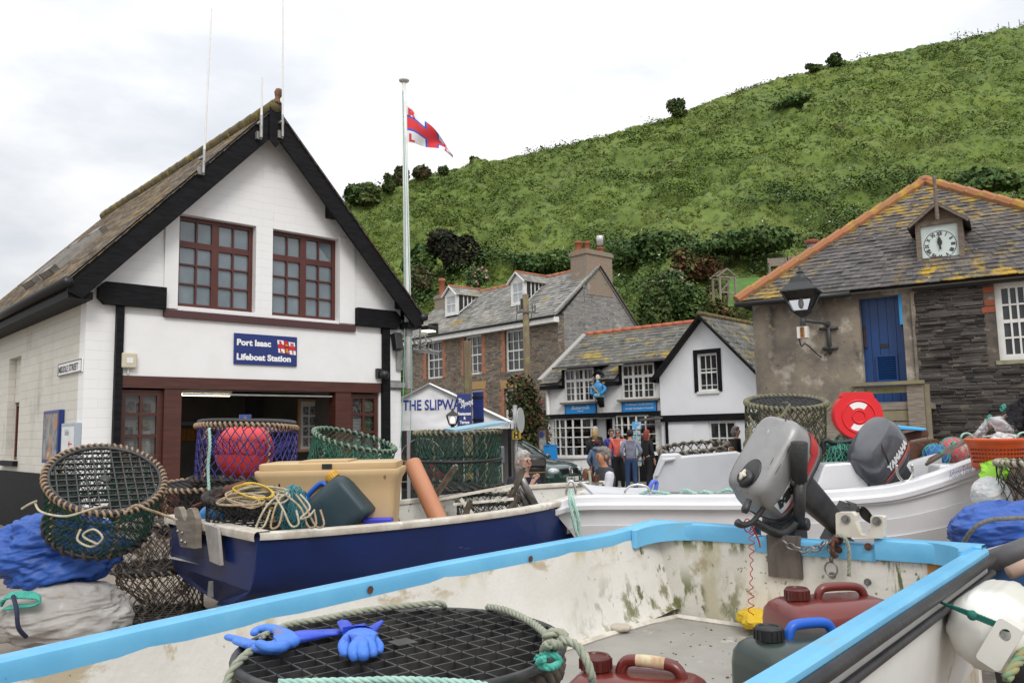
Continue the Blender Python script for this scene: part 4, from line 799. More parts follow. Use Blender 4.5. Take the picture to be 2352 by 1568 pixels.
for r in uw:
 MB().bx(r[0]-.25, r[1]+.3, -.42, 1.1, r[3]+.0, r[3]+.07, Matrix.Translation((0, -.42, r[3]))@Matrix.Rotation(R(6), 4, 'X')@Matrix.Translation((0, .42, -r[3]))).build('window_hood', m_lead, sh)
 for u in(r[0]-.1, r[1]+.02):MB().bx(u, u+.08, -.08, .7, SEZ-.3, r[3]-.002).build('hood_cheek', m_black, sh)
 window(sh, r, -.04, [(1/6, .022), (1/3, .09), (.5, .022), (2/3, .09), (5/6, .022)], [(.21, .022), (.42, .022), (.66, .09), (.83, .0)], m_wpaint, m_glassdark, .065, .07, sill=(mat('mossy sill', (.17, .15, .12), .9), .14, .07, .14), curtain=(m_lav, [(.06, .3, .05, .62), (.37, .63, .05, .62), (.7, .94, .05, .62)]))
MB().bx(.05, SU, -.2, -.003, SF.uz(1300, 961)[1], SF.uz(1300, 951)[1]).build('shopfront_hood', m_black, sh)
m_shopint=mat('shop interior', (.05, .045, .04), .8);m_goods=mat('shop goods', (.3, .34, .36), .6, (.15, .08, .06), 7, lo=.45, hi=.5, stains=[((.12, .3, .42), 11, .56, .6), ((.5, .48, .45), 9, .6, .64)])
for r in dw:
 bow=lambda a, d, b, r=r:V((a, d-.38*(1-((a-(r[0]+r[1])/2)/((r[1]-r[0])/2))**2), b))
 n=6;mb=MB();m2=MB();us=[r[0]+(r[1]-r[0])*k/n for k in range(n+1)];zs=[r[2]+(r[3]-r[2])*k/4 for k in range(5)]
 for k, u in enumerate(us):
  e=.05 if k in(0, n)else .022;p=bow(u, -.02, 0);mb.beam((p.x, p.y, r[2]), (p.x, p.y, r[3]), e*2, .05, (0, 1, 0))
 for k, z in enumerate(zs):
  e=.09 if k in(0, 4)else .035
  for a, b in zip(us, us[1:]):mb.beam(bow(a, -.018, z), bow(b, -.018, z), .05, e)
 for a, b in zip(us, us[1:]):m2.quad(bow(a, .0, r[2]), bow(b, .0, r[2]), bow(b, .0, r[3]), bow(a, .0, r[3]))
 o=mb.build('shop_window', m_wpaint, sh);m2.build('pane', mat('clear shop glass', (.8, .85, .85), .02, trans=1.0, spec=.6), o)
 mb=MB();mb.sheet([(r[0]-.1, 0), (r[1]+.1, 0)]+[(bow(u, 0, 0).x, bow(u, -.08, 0).y)for u in us[::-1]], [], lambda a, d, b:V((a, b, r[2]-.07+d)), .06);mb.build('sill', m_wpaint, o)
 mb=MB();mb.sheet([(r[0]-.1, 0), (r[1]+.1, 0)]+[(bow(u, 0, 0).x, bow(u, -.1, 0).y)for u in us[::-1]], [], lambda a, d, b:V((a, b, r[3]+d)), .05);mb.build('head', m_black, o)
 mb=MB();mb.loft([[bow(u, -.0, z)for u in us]for z in(-.1, r[2]-.075)], closed=False);mb.build('stall_riser', m_swall if r is dw[0]else m_black, o)
 mb=MB()
 for sz_ in(r[2]+.02, r[2]+.45, r[2]+.85):
  mb.bx(r[0]+.1, r[1]-.1, .32, .6, sz_-.03, sz_)
  x=r[0]+.12
  while x<r[1]-.2:wd=random.uniform(.06, .16);mb.bx(x, x+wd, .34, .45, sz_, sz_+random.uniform(.08, .3));x+=wd+random.uniform(.02, .15)
 mb.build('display_goods', m_goods, o)
mb=MB();mb.bx(.1, SU-.1, 1.6, 1.65, 0, SEZ-.4);mb.bx(.1, SU-.1, .3, 1.6, 2.35, 2.4);mb.bx(dr[1]+.02, dr[1]+.06, .3, 1.6, 0, 2.35);mb.build('shop_interior', m_shopint, sh)
m_dgrey=mat('grey door paint', (.38, .38, .38), .5)
MB().bx(dr[0], dr[0]+.35, .02, .07, 0, dr[3]).build('door', m_dgrey, sh);MB().bx(dr[0]-.12, dr[0], -.04, .1, 0, dr[3]).build('door_post', m_black, sh);MB().bx(dr[1], dr[1]+.1, -.04, .1, 0, dr[3]).build('door_post', m_black, sh)
mb=MB();mb.smooth=True;mb.tube([V((.12, -.08, 0)), V((.12, -.08, SEZ-.35))], .045, 8);mb.build('downpipe', m_wpaint, sh)
mb=MB();mb.smooth=True;a=uw[0][1]+.25;mb.tube([V((.2, -.08, uw[0][2]-.58)), V((a, -.08, uw[0][2]-.55)), V((a, -.08, uw[0][2]-.2))], .03, 6);mb.build('waste_pipe', m_wpaint, sh)
m_shopblue=mat('sky blue signboard', (.01, .24, .62), .5)
def ssign(r, lines, lab):
 q=SF.rect(*r, y=-.1);t=thing('shop_sign', lab, 'sign', SO_, SF.rz);MB().bx(q[0], q[1], -.07, -.03, q[2], q[3]).build('board', m_shopblue, t)
 mb=MB();e=.02;[mb.bx(a, b, -.077, -.028, c, d)for a, b, c, d in((q[0]-e, q[1]+e, q[3]+.001, q[3]+e), (q[0]-e, q[1]+e, q[2]-e, q[2]-.001), (q[0]-e, q[0]-.001, q[2], q[3]), (q[1]+.001, q[1]+e, q[2], q[3]))];mb.build('edge', m_navy, t)
 for(s, sz_, zf, sh_)in lines:text(s, (q[3]-q[2])*sz_, (lambda c, z:lambda a, d, b:V((c+a, -.072+d, z+b)))((q[0]+q[1])/2, q[2]+(q[3]-q[2])*zf), m_signw, t, align='CENTER', shear=sh_, bold=.001)
ssign((1297, 927, 1367, 948), [('Buttermilk', .5, .4, .25), ('Confectionery', .13, .2, 0)], 'sky blue shop sign under the left upper window');ssign((1428, 920, 1506, 943), [('Traditional Confectionery', .28, .55, .35), ('Lovingly Handmade in Cornwall', .22, .22, .2)], 'sky blue shop sign under the right upper window, with two lines of script')
fu, fz_=SF.uz(1378, 935, -.2);t=thing('figurehead', 'painted wooden naval figurehead in bicorne hat and blue coat fixed to the shop wall', 'figurehead', SF.w(fu, -.22, fz_), SF.rz)
mb=MB();mb.smooth=True
ringz=lambda z, rx, ry, cx=0, cy=0, n=14:[V((cx+rx*math.cos(2*math.pi*k/n), cy+ry*math.sin(2*math.pi*k/n), z))for k in range(n)]
mb.loft([ringz(0, .09, .08, .06, .05), ringz(.2, .12, .1, .03, .03), ringz(.36, .15, .12)]);mb.build('trousers', m_black, t)
mb=MB();mb.smooth=True;mb.loft([ringz(.34, .16, .13), ringz(.5, .15, .14, 0, -.02), ringz(.68, .2, .16, 0, -.03), ringz(.78, .19, .13), ringz(.84, .09, .09)]);[mb.tube(spl([V((s*.19, 0, .74)), V((s*.27, -.04, .58)), V((s*.16, -.15, .42))], 5), [.075-.002*k for k in range(11)], 8)for s in(-1, 1)];mb.build('coat', mat('figurehead blue', (.03, .22, .5), .4), t)
mb=MB();mb.smooth=True;mb.loft([ringz(.32, .17, .14), ringz(.4, .2, .17, 0, -.02), ringz(.46, .16, .14, 0, -.02)]);mb.build('skirt', mat('figurehead pale blue', (.25, .55, .7), .4), t)
mb=MB();mb.beam((-.13, -.19, .7), (.1, -.175, .46), .02, .06, (0, 1, 0));[mb.ell((s*.23, 0, .79), (.09, .09, .035), 10, 6)for s in(-1, 1)];[mb.ell((s*.08, -.2, .66-.07*k), .015, 6, 4)for s in(0, 1)for k in range(3)];mb.build('gold_braid', mat('gold braid', (.5, .33, .08), .5), t)
mb=MB();mb.smooth=True;mb.ell((0, -.02, .98), (.085, .1, .125), 14, 10, lambda p, d:p+V((0, -.03*max(0, 1-8*abs(d.x))*(1 if-.4<d.z<.1 and d.y<0 else 0), 0)));mb.loft([ringz(.82, .1, .09), ringz(.9, .085, .08)]);mb.build('head', mat('figurehead face', (.6, .55, .47), .5), t)
mb=MB();mb.smooth=True;mb.grid(lambda u, v:V((.24*(u*2-1), .1*math.sin(v*2*math.pi)*(1-(u*2-1)**2)**.5-.01, 1.08+.09*(1-(u*2-1)**2)*(1+math.cos(v*2*math.pi))-.06*(u*2-1)**2)), 14, 12);mb.build('bicorne_hat', m_black, t)
ct=thing('white_cottage', 'smooth white cottage with a steep black edged gable and one black framed sash', 'house', SO_, SF.rz)
c0, c1, ca, caz=SU+.02, 8.15, 6.31, 5.08;cez=SF.uz(1512, 862)[1]+.02;sl_=(caz-cez)/(ca-c0)
cw=SF.rect(1606, 814, 1655, 897);lw=SF.rect(1631, 967, 1698, 1032)
cwall=[(c0, -.2), (c1, -.2), (c1, caz-sl_*(c1-ca)-.1), (ca, caz-.1), (c0, cez-.1)]
bz=SF.uz(1560, 953)[1];bz0=SF.uz(1560, 968)[1]
mb=MB();mb.sheet(cwall, [rc(cw), rc(lw)], L0, .3);o=mb.build('front_wall', m_flat, ct);o.location.y=-.12
MB().bx(c0+.02, c1, -.2, -.123, bz0, bz).build('jetty_beam', m_black, ct)
MB().bx(c0, c0+.3, .2, 4, -.2, cez-.1).build('side_wall', m_flat, ct);MB().bx(c1-.3, c1, .2, 4.5, -.2, 3.6).build('side_wall', m_flat, ct)
window(ct, cw, -.07, [(1/3, .022), (2/3, .022)], [(.12, .022), (.5, .05), (.6, .022)], m_wpaint, m_glassdark, .06, .06, sill=(m_wpaint, .04, .08, .1), curtain=(mat('pale drape', (.45, .42, .38), .9), [(.08, .25, .05, .95)]))
e=.13;mb=MB();[mb.bx(a, b, -.15, -.123, c, d)for a, b, c, d in((cw[0]-e, cw[0]-.002, cw[2]-.02, cw[3]+e), (cw[1]+.002, cw[1]+e, cw[2]-.02, cw[3]+e), (cw[0], cw[1], cw[3]+.002, cw[3]+e))];mb.build('window_surround', m_black, ct)
window(ct, lw, -.09, [(1/3, .035), (2/3, .035)], [(.38, .04)], m_wpaint, m_glassdark, .07, .06, curtain=(mat('pale blue blind', (.36, .5, .52), .9), [(.05, .95, .4, .95)]))
du, _=SF.uz(1535, 1000);mb=MB();mb.bx(du-.0, du+.09, -.17, -.123, -.1, bz0-.004);mb.build('door_edge', m_black, ct)
MB().bx(du+.1, du+.95, -.15, -.123, -.05, bz0-.1).build('door', m_flat, ct);mb=MB();mb.ell((du+.2, -.16, bz0-1.1), (.05, .03, .08), 10, 6);mb.build('letter_plate', m_bplast, ct)
mb=MB();mb.sheet([(du-.55, bz0+.1), (du-.05, bz0+.16), (du-.05, bz0+.1), (du-.55, bz0+.04)], [], lambda a, d, b:V((a, -.75+d, b)), .6);mb.build('porch_canopy', m_sslate, ct)
mb=MB();zz=lambda u:caz-sl_*abs(u-ca)
for s, ue in((-1, c0-.16), (1, c1+.4)):
 A_, B_=V((ue, -.4, zz(ue))), V((ue, 4.2, zz(ue)));rA, rB=V((ca, -.4, caz)), V((ca, 4.2, caz))
 if s<0:slates(mb, B_, A_, rA, rB, 13, .24, .02, .3, .025)if False else slates(mb, A_, B_, rB, rA, 13, .24, .02, .3, .025)
 else:slates(mb, B_, A_, rA, rB, 13, .24, .02, .3, .025)
rf=mb.build('roof', m_sslate, ct)
for ue in(c0-.16, c1+.4):MB().beam((ue, -.38, zz(ue)-.07), (ca, -.38, caz-.07), .07, .17, (0, 1, 0)).build('bargeboard', m_black, ct);mbd=MB();mbd.add([V((ue, -.36, zz(ue)-.06)), V((ue, 4.2, zz(ue)-.06)), V((ca, 4.2, caz-.06)), V((ca, -.36, caz-.06))], [(0, 1, 2, 3)]);mbd.build('roof_deck', m_under, rf)
mb=MB();mb.smooth=True;[mb.tube([V((ca, -.42+.4*k, caz+.02)), V((ca, -.03+.4*k, caz+.02))], [.08, .07], 8)for k in range(12)];mb.build('ridge_tiles', m_moss, rf)
# ---------------------------------------------------------------- harbour office with the clock
HB=Facade((4.69, 16.0), (.854, -.52));HBO=(HB.o.x, HB.o.y, 0)
m_dslate=mat('dark slate rubble', None, .8, pattern=pat_rubble([(.035, .034, .036), (.05, .046, .045), (.024, .024, .027), (.075, .06, .048), (.04, .042, .046), (.06, .05, .042)], (.23, .185, .145), (2.2, 2.2, 25), .05, .05, -.04), stains=[((.1, .1, .06), .8, .66, .8)])
m_oldr=mat('worn lime render', (.27, .23, .175), .9, (.16, .14, .12), 1.8, stains=[((.42, .38, .32), 2.1, .52, .64), ((.06, .056, .052), 1.5, .52, .68, (1, 1, .4)), ((.3, .235, .16), 6, .58, .68), ((.1, .09, .08), 9, .62, .7)], bump=.8, bscale=9)
m_kslate=mat('harbour roof slate', (.105, .095, .09), .85, (.085, .08, .08), 2, island=.35, stains=[((.3, .29, .27), 7, .64, .7), ((.18, .17, .08), 2.2, .62, .72), ((.33, .215, .035), 4.2, .44, .64, (1, 1, 1), (2, 5.0, 6.1)), ((.4, .26, .03), 2.6, .46, .62, (1, 1, 1), (2, 4.75, 4.3, 0, 2.55, 2.9)), ((.34, .22, .04), 4.5, .44, .62, (1, 1, 1), (0, 1.4, .3)), ((.3, .22, .05), 3, .6, .7)], bump=.35, bscale=25)
m_dblue=mat('deep blue door paint', (.008, .06, .21), .38, (.006, .045, .17), 2, st=(1, 1, .4), bump=.08, bscale=20, bst=(1, 1, .2))
hb=thing('harbour_office', 'dark slate stone building with lichened hip roof, terracotta hips and a blue door', 'building', HBO, HB.rz)
KE=4.12;KU=6.7;ap=V((3.05, 2.95, 6.72))
d_=HB.rect(1971, 678, 2088, 930);lintz=HB.uz(1970, 672)[1];d_=(d_[0], d_[1], 2.05, lintz-.1);kw=HB.rect(2282, 650, 2402, 822)
su=HB.uz(2097, 750)[0]
mb=MB();mb.sheet([(.25, -.2), (su, -.2), (su, KE), (.25, KE)], [rc(d_)], L0, .45)
mb.smooth=True;mb.grid(lambda u, v:V((.25-.25*math.sin(u*math.pi/2), .25-.25*math.cos(u*math.pi/2), -.2+(KE+.2)*v)), 6, 1);mb.smooth=False;mb.bx(0, .3, .25, 6, -.2, KE)
mb.build('rendered_wall', m_oldr, hb)
mb=MB();edge=[(su-.004, -.2)]+[(su+.05+.1*noise.noise(V((0, 0, z*2.3))), z)for z in[k*.12 for k in range(0, 34)]]+[(su+.35, KE-.06), (su+.3, KE), (su-.004, KE)]
mb.sheet(edge, [], lambda a, dd, b:V((a, -.03+dd, b)), .028);mb.build('render_edge', m_oldr, hb)
mb=MB();mb.sheet([(su, -.2), (KU, -.2), (KU, KE), (su, KE)], [rc(kw)], lambda a, d, b:V((a, d, b)), .45);mb.bx(KU-.4, KU, .45, 6, -.2, KE);sw=mb.build('stone_wall', mat('rough lime mortar', (.15, .125, .1), .95, (.06, .052, .046), 2.2, stains=[((.26, .21, .165), 3.5, .54, .66, (1, 1, 2))], bump=.6, bscale=14), hb)
rs=random.Random(11);mb=MB();z=.9
while z<KE-.14:
 hh=rs.choice((.03, .04, .045, .055, .07));u=su+.01+rs.random()*.1
 while u<KU-.02:
  wd=rs.uniform(.09, .42)*(1.2 if hh>.05 else 1);u1=min(u+wd, KU);u1=min(u1, kw[0]-.17)if u<kw[0]-.2 and z+hh>kw[2]-.09 else u1;zz0=z+rs.uniform(-.006, .006);zz1=zz0+hh*rs.uniform(.72, 1.0);o=.006+rs.random()**2*.05
  if not(u1>kw[0]-.165 and u<kw[1]+.06 and zz1>kw[2]-.08 and zz0<kw[3]+.21)and rs.random()>.05:
   e=.012;a=rs.uniform(-.006, .006);mb.add([V((u, -.001, zz0)), V((u1, -.001, zz0+a)), V((u1, -.001, zz1+a)), V((u, -.001, zz1)), V((u+e*rs.random(), -o, zz0+.005)), V((u1-e*rs.random(), -o*rs.uniform(.5, 1.1), zz0+a+.004)), V((u1-e, -o*rs.uniform(.5, 1.1), zz1+a-.006)), V((u+e, -o, zz1-.006))], [(4, 5, 6, 7), (0, 1, 5, 4), (1, 2, 6, 5), (2, 3, 7, 6), (3, 0, 4, 7)])
  u=u1+rs.uniform(.004, .02)
 z+=hh+.006
mb.build('slate_courses', mat('split black slate', (.038, .036, .037), .75, (.06, .053, .048), 5, st=(1, 1, 3), island=.75, stains=[((.1, .07, .05), 1.3, .6, .7), ((.15, .14, .12), 9, .66, .74), ((.09, .09, .055), .9, .62, .74)], bump=.5, bscale=40, bst=(1, 1, 4)), sw)
[MB().bx(kw[0]-.16+random.uniform(-.05, .02), kw[0]-.005, -.012, .05, z, z+.1).build('brick_quoin', mat('red brick patch', (.3, .075, .035), .85, (.2, .06, .035), 8), hb)for z in(kw[3]-.5, kw[3]-.38, kw[3]-.16)]
e0, e1, e2, e3=V((-.18, -.22, KE-.03)), V((KU+.2, -.22, KE-.03)), V((KU+.2, 6.3, KE-.03)), V((-.18, 6.3, KE-.03));ap2=V((3.05, 3.6, 6.72))
mb=MB();slates(mb, e0, e1, ap, ap, 30, .13, .018, .35, .028);slates(mb, e1, e2, ap2, ap, 24, .24, .018, .35, .028);slates(mb, e3, e0, ap, ap2, 24, .24, .018, .35, .028);rf=mb.build('roof', m_kslate, hb)
mb=MB();dn=V((0, 0, -.06));mb.add([p+dn for p in(e0, e1, e2, e3, ap, ap2)], [(0, 1, 4), (1, 2, 5, 4), (3, 0, 4, 5), (2, 3, 5)]);mb.build('roof_deck', m_under, rf)
m_hip=mat('terracotta hip tile', (.36, .14, .065), .85, (.3, .15, .06), 4, stains=[((.42, .25, .03), 2.2, .52, .64), ((.4, .36, .3), 10, .66, .7)], bump=.3, bscale=30)
mb=MB()
for A, B in((e0, ap), (e1, ap)):
 n=13 if A is e0 else 15
 for k in range(n):p, q=A.lerp(B, k/n), A.lerp(B, (k+.985)/n);u_=V((0, 0, .06));mb.tube([p+u_*.6, q+u_], [.1, .105], 8)
mb.ell(ap+V((0, 0, .06)), (.16, .16, .1), 10, 6);mb.build('hip_tiles', m_hip, rf)
mb=MB();mb.smooth=True;mb.tube([V((-.2, -.28, KE-.09)), V((d_[0]-.1, -.28, KE-.09))], .055, 8);mb.build('gutter', m_bplast, hb)
mb=MB();mb.bx(d_[1]+.2, KU, -.16, -.003, KE-.12, KE-.04);mb.build('eaves_course', mat('dark eaves', (.05, .045, .04), .9), hb)
def door(r):
 u0, u1, z0, z1=r;mb=MB();n=5
 for k in range(n):a=u0+(u1-u0)*k/n;mb.bx(a+.004, a+(u1-u0)/n-.004, .24, .28, z0, z1)
 mb.bx(u0, u1, .265, .3, z0, z1);o=mb.build('door', m_dblue, hb)
 uc=u0+(u1-u0)*.62;lz=z0+.28*(z1-z0)+.05
 lv=HB.rect(2016, 820, 2061, 871, .24);mb=MB();[mb.add([V((a, yy, z))for a in(lv[0], lv[1])for yy, z in((.2, zq), (.235, zq+.03))], [(0, 2, 3, 1)])for zq in[lv[2]+(lv[3]-lv[2])*k/10 for k in range(10)]];[mb.bx(*k)for k in((lv[0]-.03, lv[0], .2, .239, lv[2]-.03, lv[3]+.03), (lv[1], lv[1]+.03, .2, .239, lv[2]-.03, lv[3]+.03), (lv[0], lv[1], .2, .239, lv[3], lv[3]+.03), (lv[0], lv[1], .2, .239, lv[2]-.03, lv[2]))];mb.build('louvre', m_dblue, o)
 lp=HB.rect(2022, 790, 2041, 798, .24);MB().bx(lp[0], lp[1], .225, .239, lp[2], lp[3]).build('letter_slot', m_bplast, o)
 lh=HB.rect(1983, 748, 1991, 795, .24);mb=MB();mb.bx(lh[0], lh[1], .21, .239, lh[2], lh[3]);mb.ell((lh[0]+.03, .2, lh[2]-.02), .025, 8, 6);mb.build('handle', mat('rusty iron', (.07, .035, .02), .8, (.03, .02, .018), 12), o)
door(d_)
MB().bx(d_[0]-.06, d_[1]+.02, -.1, .3, lintz+.0, lintz+.1, Matrix.Translation((0, 0, .02))).build('lintel', mat('peeling white board', (.6, .58, .55), .7, (.45, .4, .34), 6), hb)
MB().bx(d_[0]-.002, d_[1]+.002, .02, .24, d_[3]-.002, lintz).build('door_head', mat('dull grey paint', (.3, .3, .29), .7), hb)
MB().bx(d_[1]-.05, d_[1]+.001, .0, .24, d_[3]-.55, d_[3]).build('reveal_board', mat('bright blue board', (.02, .25, .55), .5), hb)
o=window(hb, kw, .08, [(.25, .03), (.5, .03), (.75, .03)], [(.25, .03), (.5, .06), (.75, .03)], m_wpaint, mat('dusty dark glass', (.035, .04, .042), .06, (.06, .065, .065), 3), .1, .09, sill=(mat('rotten sill', (.3, .28, .2), .9, (.2, .2, .1), 8), .06, .07, .1))
MB().bx(kw[0]-.05, kw[1]+.05, .0, .2, kw[3]+.002, kw[3]+.2).build('window_head', m_wpaint, hb)
m_oldw=mat('bleached grey wood', (.2, .165, .125), .85, (.13, .1, .08), 5, st=(1, 1, 5), bump=.3, bscale=30, bst=(6, 6, 1));m_dial=mat('pale clock dial', (.58, .66, .64), .4)
cy=.42;cf=HB.rect(2114, 522, 2206, 604, cy);ck=thing('roof_clock', 'square white clock with roman numerals in a gabled wooden box on the roof', 'clock', HBO, HB.rz)
CX, CZ_=(cf[0]+cf[1])/2, (cf[2]+cf[3])/2;hw=(cf[1]-cf[0])/2
MB().bx(cf[0], cf[1], cy, cy+.02, cf[2], cf[3]).build('dial', m_dial, ck)
fb_=.085;mb=MB();[mb.bx(a, b, cy-.05, cy+.6, c, d)for a, b, c, d in((cf[0]-fb_, cf[0], cf[2]-fb_, cf[3]+fb_), (cf[1], cf[1]+fb_, cf[2]-fb_, cf[3]+fb_), (cf[0], cf[1], cf[3], cf[3]+fb_), (cf[0], cf[1], cf[2]-fb_, cf[2]))];mb.build('case', m_oldw, ck)
MB().bx(cf[0], cf[1], cy+.03, cy+.6, cf[2], cf[3]).build('case_back', m_oldw, ck)
pz=cf[3]+fb_;pk=pz+.33;mb=MB();mb.sheet([(cf[0]-fb_, pz), (cf[1]+fb_, pz), (CX, pk-.06)], [], lambda a, d, b:V((a, cy-.03+d, b)), .1);mb.build('pediment', mat('red-brown old wood', (.13, .065, .05), .85, (.17, .13, .1), 6), ck)
mb=MB();[mb.add([V((CX, yy, pk+h))for yy in(cy-.16, cy+1.1)for h in(0, -.05)]+[V((CX+s*(hw+fb_+.12), yy, pz-.07+h))for yy in(cy-.16, cy+1.1)for h in(0, -.05)], [(0, 2, 6, 4), (1, 5, 7, 3), (0, 4, 5, 1), (2, 3, 7, 6), (4, 6, 7, 5)])for s in(-1, 1)];mb.build('case_roof', m_lead, ck)
mb=MB();[mb.beam((CX+s*(hw+fb_+.1), cy-.14, pz-.1), (CX, cy-.14, pk-.06), .035, .09, (0, 1, 0))for s in(-1, 1)];mb.build('bargeboard', m_oldw, ck)
mb=MB();mb.tube([V((CX, cy-.17, pk-.3)), V((CX, cy-.17, pk+.36))], [.035, .03], 8);mb.ell((CX, cy-.17, pk+.4), (.035, .035, .06), 8, 6);mb.ell((CX, cy-.17, pk-.33), (.035, .035, .05), 8, 6);mb.build('finial', m_oldw, ck)
MB().bx(cf[0]-.1, cf[1]+.16, cy-.22, cy+.02, cf[2]-fb_-.14, cf[2]-fb_-.1, Matrix.Translation((0, cy, cf[2]-.2))@Matrix.Rotation(R(35), 4, 'X')@Matrix.Translation((0, -cy, .2-cf[2]))).build('flashing', m_lead, ck)
m_num=mat('numeral black', (.02, .02, .025), .5)
mb=MB();rr=hw*.8;mb.smooth=True;mb.tube([V((CX+rr*1.1*math.cos(a), cy-.003, CZ_+rr*1.1*math.sin(a)))for a in[k*math.pi/24 for k in range(48)]], .005, 4, closed=True);mb.build('minute_ring', m_num, ck)
for i, s in enumerate(['XII', 'I', 'II', 'III', 'IIII', 'V', 'VI', 'VII', 'VIII', 'IX', 'X', 'XI']):
 a=math.pi/2-i*math.pi/6;c=V((CX+rr*.9*math.cos(a), 0, CZ_+rr*.9*math.sin(a)));rt=a-math.pi/2
 text(s, hw*.3, (lambda c, rt:lambda x, d, z:V((c.x+x*.8*math.cos(rt)-(z-hw*.11)*math.sin(rt), cy-.002+d, c.z+x*.8*math.sin(rt)+(z-hw*.11)*math.cos(rt))))(c, rt), m_num, ck, 'numeral', align='CENTER', bold=.004)
def hand(L, wd, a, y, nm):
 P=[(-wd*.6, -L*.38), (wd*.6, -L*.38), (wd*.35, -.02), (wd, L*.1), (wd*1.2, L*.45), (wd*.4, L*.6), (0, L), (-wd*.4, L*.6), (-wd*1.2, L*.45), (-wd, L*.1), (-wd*.35, -.02)]
 mb=MB();mb.sheet([(CX+x*math.cos(a)+z*math.sin(a), CZ_-x*math.sin(a)+z*math.cos(a))for x, z in P], [], lambda u, d, b:V((u, y+d, b)), .006);mb.build(nm, m_num, ck)
hand(rr*.98, .024, R(-3), cy-.03, 'minute_hand');hand(rr*.66, .034, R(-1), cy-.02, 'hour_hand')
lp=at(1838, 640, 14.6);t=thing('wall_lantern', 'black glazed street lantern on an iron wall bracket beside the blue door', 'lantern', (lp.x, lp.y, 0), HB.rz)
zz=lambda py:at(1838, py, 14.6).z;k=14.6/FOC
sq=lambda h, z:[V((h*a, h*b, z))for a, b in((-1, -1), (1, -1), (1, 1), (-1, 1))]
mb=MB();mb.loft([sq(.04, zz(728)), sq(.13, zz(718)), sq(.14, zz(714))]);mb.loft([sq(.31, zz(671)), sq(.3, zz(668)), sq(.17, zz(650)), sq(.14, zz(640))]);mb.lathe([(.12, zz(640)), (.1, zz(634)), (.06, zz(628)), (.07, zz(625)), (.03, zz(620)), (.02, zz(614))], 10)
for a, b in((-1, -1), (1, -1), (1, 1), (-1, 1)):mb.beam((a*.135, b*.135, zz(716)), (a*.285, b*.285, zz(670)), .025, .025)
mb.build('frame', mat('black lantern iron', (.015, .017, .02), .4), t)
mb=MB();mb.loft([sq(.125, zz(715)), sq(.275, zz(671))], cap=False);mb.build('glass', mat('lantern glass', (.6, .6, .6), .05, trans=1.0), t)
mb=MB();mb.smooth=True;mb.ell((0, 0, zz(695)), (.05, .05, .1), 10, 8);mb.build('mantle', m_wplast, t)
mb=MB();mb.smooth=True;mb.tube([V((0, 0, zz(750))), V((0, 0, zz(726)))], .05, 10);w_=ROOTM[t.name].inverted()@HB.w(0, 0, 0);yw=w_.y;bxp=.27
mb.tube([V((0, 0, zz(735))), V((bxp, yw*.5, zz(739))), V((bxp, yw, zz(739)))], .03, 8);mb.tube([V((bxp, yw-.02, zz(806))), V((bxp, yw-.02, zz(730)))], .04, 8);mb.bx(bxp-.16, bxp+.17, yw-.05, yw, zz(749), zz(743));mb.bx(bxp-.12, bxp+.15, yw-.05, yw, zz(797), zz(790));mb.build('bracket', mat('grey bracket iron', (.05, .052, .055), .5), t)
MB().bx(-.09, .09, -.1, .06, zz(777), zz(751)).build('control_box', mat('white enamel box', (.65, .64, .6), .5, (.35, .25, .15), 9, lo=.55, hi=.75), t)
MB().bx(-.035, .04, -.106, -.1, zz(776), zz(752)).build('number_strip', mat('orange strip', (.3, .13, .03), .6), t)
for i, c_ in enumerate('A074'):text(c_, .07, (lambda z:lambda a, d, b:V((-.022+a, -.108+d, z+b)))(zz(757.5+5.6*i)), m_num, t)
mb=MB();mb.smooth=True;mb.tube(spl([V((-.08, 0, zz(776))), V((-.05, .02, zz(794))), V((.02, .1, zz(790))), V((.1, yw-.03, zz(812))), V((.2, yw-.02, zz(806)))], 6), .012, 5);mb.build('cable', m_bplast, t)
m_green=mat('green-stained timber', (.24, .215, .12), .9, (.2, .17, .13), 3, stains=[((.16, .17, .05), 2, .52, .66), ((.3, .27, .22), 8, .6, .7)], bump=.35, bscale=25, bst=(1, 6, 6))
t=thing('timber_landing', 'weathered timber landing with greenish rails in front of the blue door', 'landing', HBO, HB.rz);ly=-1.1
q=HB.rect(1962, 878, 2127, 985, ly);a0=HB.uz(1968, 900, ly)[0];a1=HB.uz(2135, 900, ly)[0];z_=lambda py:HB.uz(2050, py, ly)[1]
MB().bx(q[0]-.02, q[1]+.03, ly-.1, ly+.06, z_(884), z_(876)).build('top_rail', m_green, t)
MB().bx(a0, a0+.13, ly-.03, ly+.1, .0, z_(884.5)).build('post', m_tim, t);MB().bx(a1-.33, a1-.08, ly-.05, ly+.12, .0, z_(884.5)).build('post', m_tim, t);MB().bx(a1-.075, a1, ly-.02, ly+.1, 0, z_(884.5)).build('post', m_green, t)
for a, b in((886, 902), (923, 941), (943, 966), (969, 985), (990, 1010)):MB().bx(a0+.132, a1-.332, ly, ly+.04, z_(b), z_(a)).build('rail_board', m_green if a in(886, 943)else m_tim, t)
MB().bx(a0-.1, a1, ly+.13, -.01, 1.9, 2.0).build('deck', m_tim, t)
mb=MB();mb.beam((a0, ly, z_(882)), (a0-2.0, ly, z_(882)-1.5), .09, .07);mb.build('stair_rail', m_green, t)
mb=MB();mb.beam((a0, ly, 1.9), (a0-2.0, ly, .35), .06, .25);mb.beam((a0, -.15, 1.9), (a0-2.0, -.15, .35), .06, .25);mb.build('stringer', m_tim, t)
for k in range(7):MB().bx(a0-.3-.27*k, a0-.03-.27*k, ly+.05, -.2, 1.66-.22*k, 1.7-.22*k).build('tread', m_tim, t)
cp=at(1868, 612, 22);t=thing('brick_chimney', 'short brick chimney with one grey pot rising behind the orange hip', 'chimney', (cp.x, cp.y, 0), HB.rz)
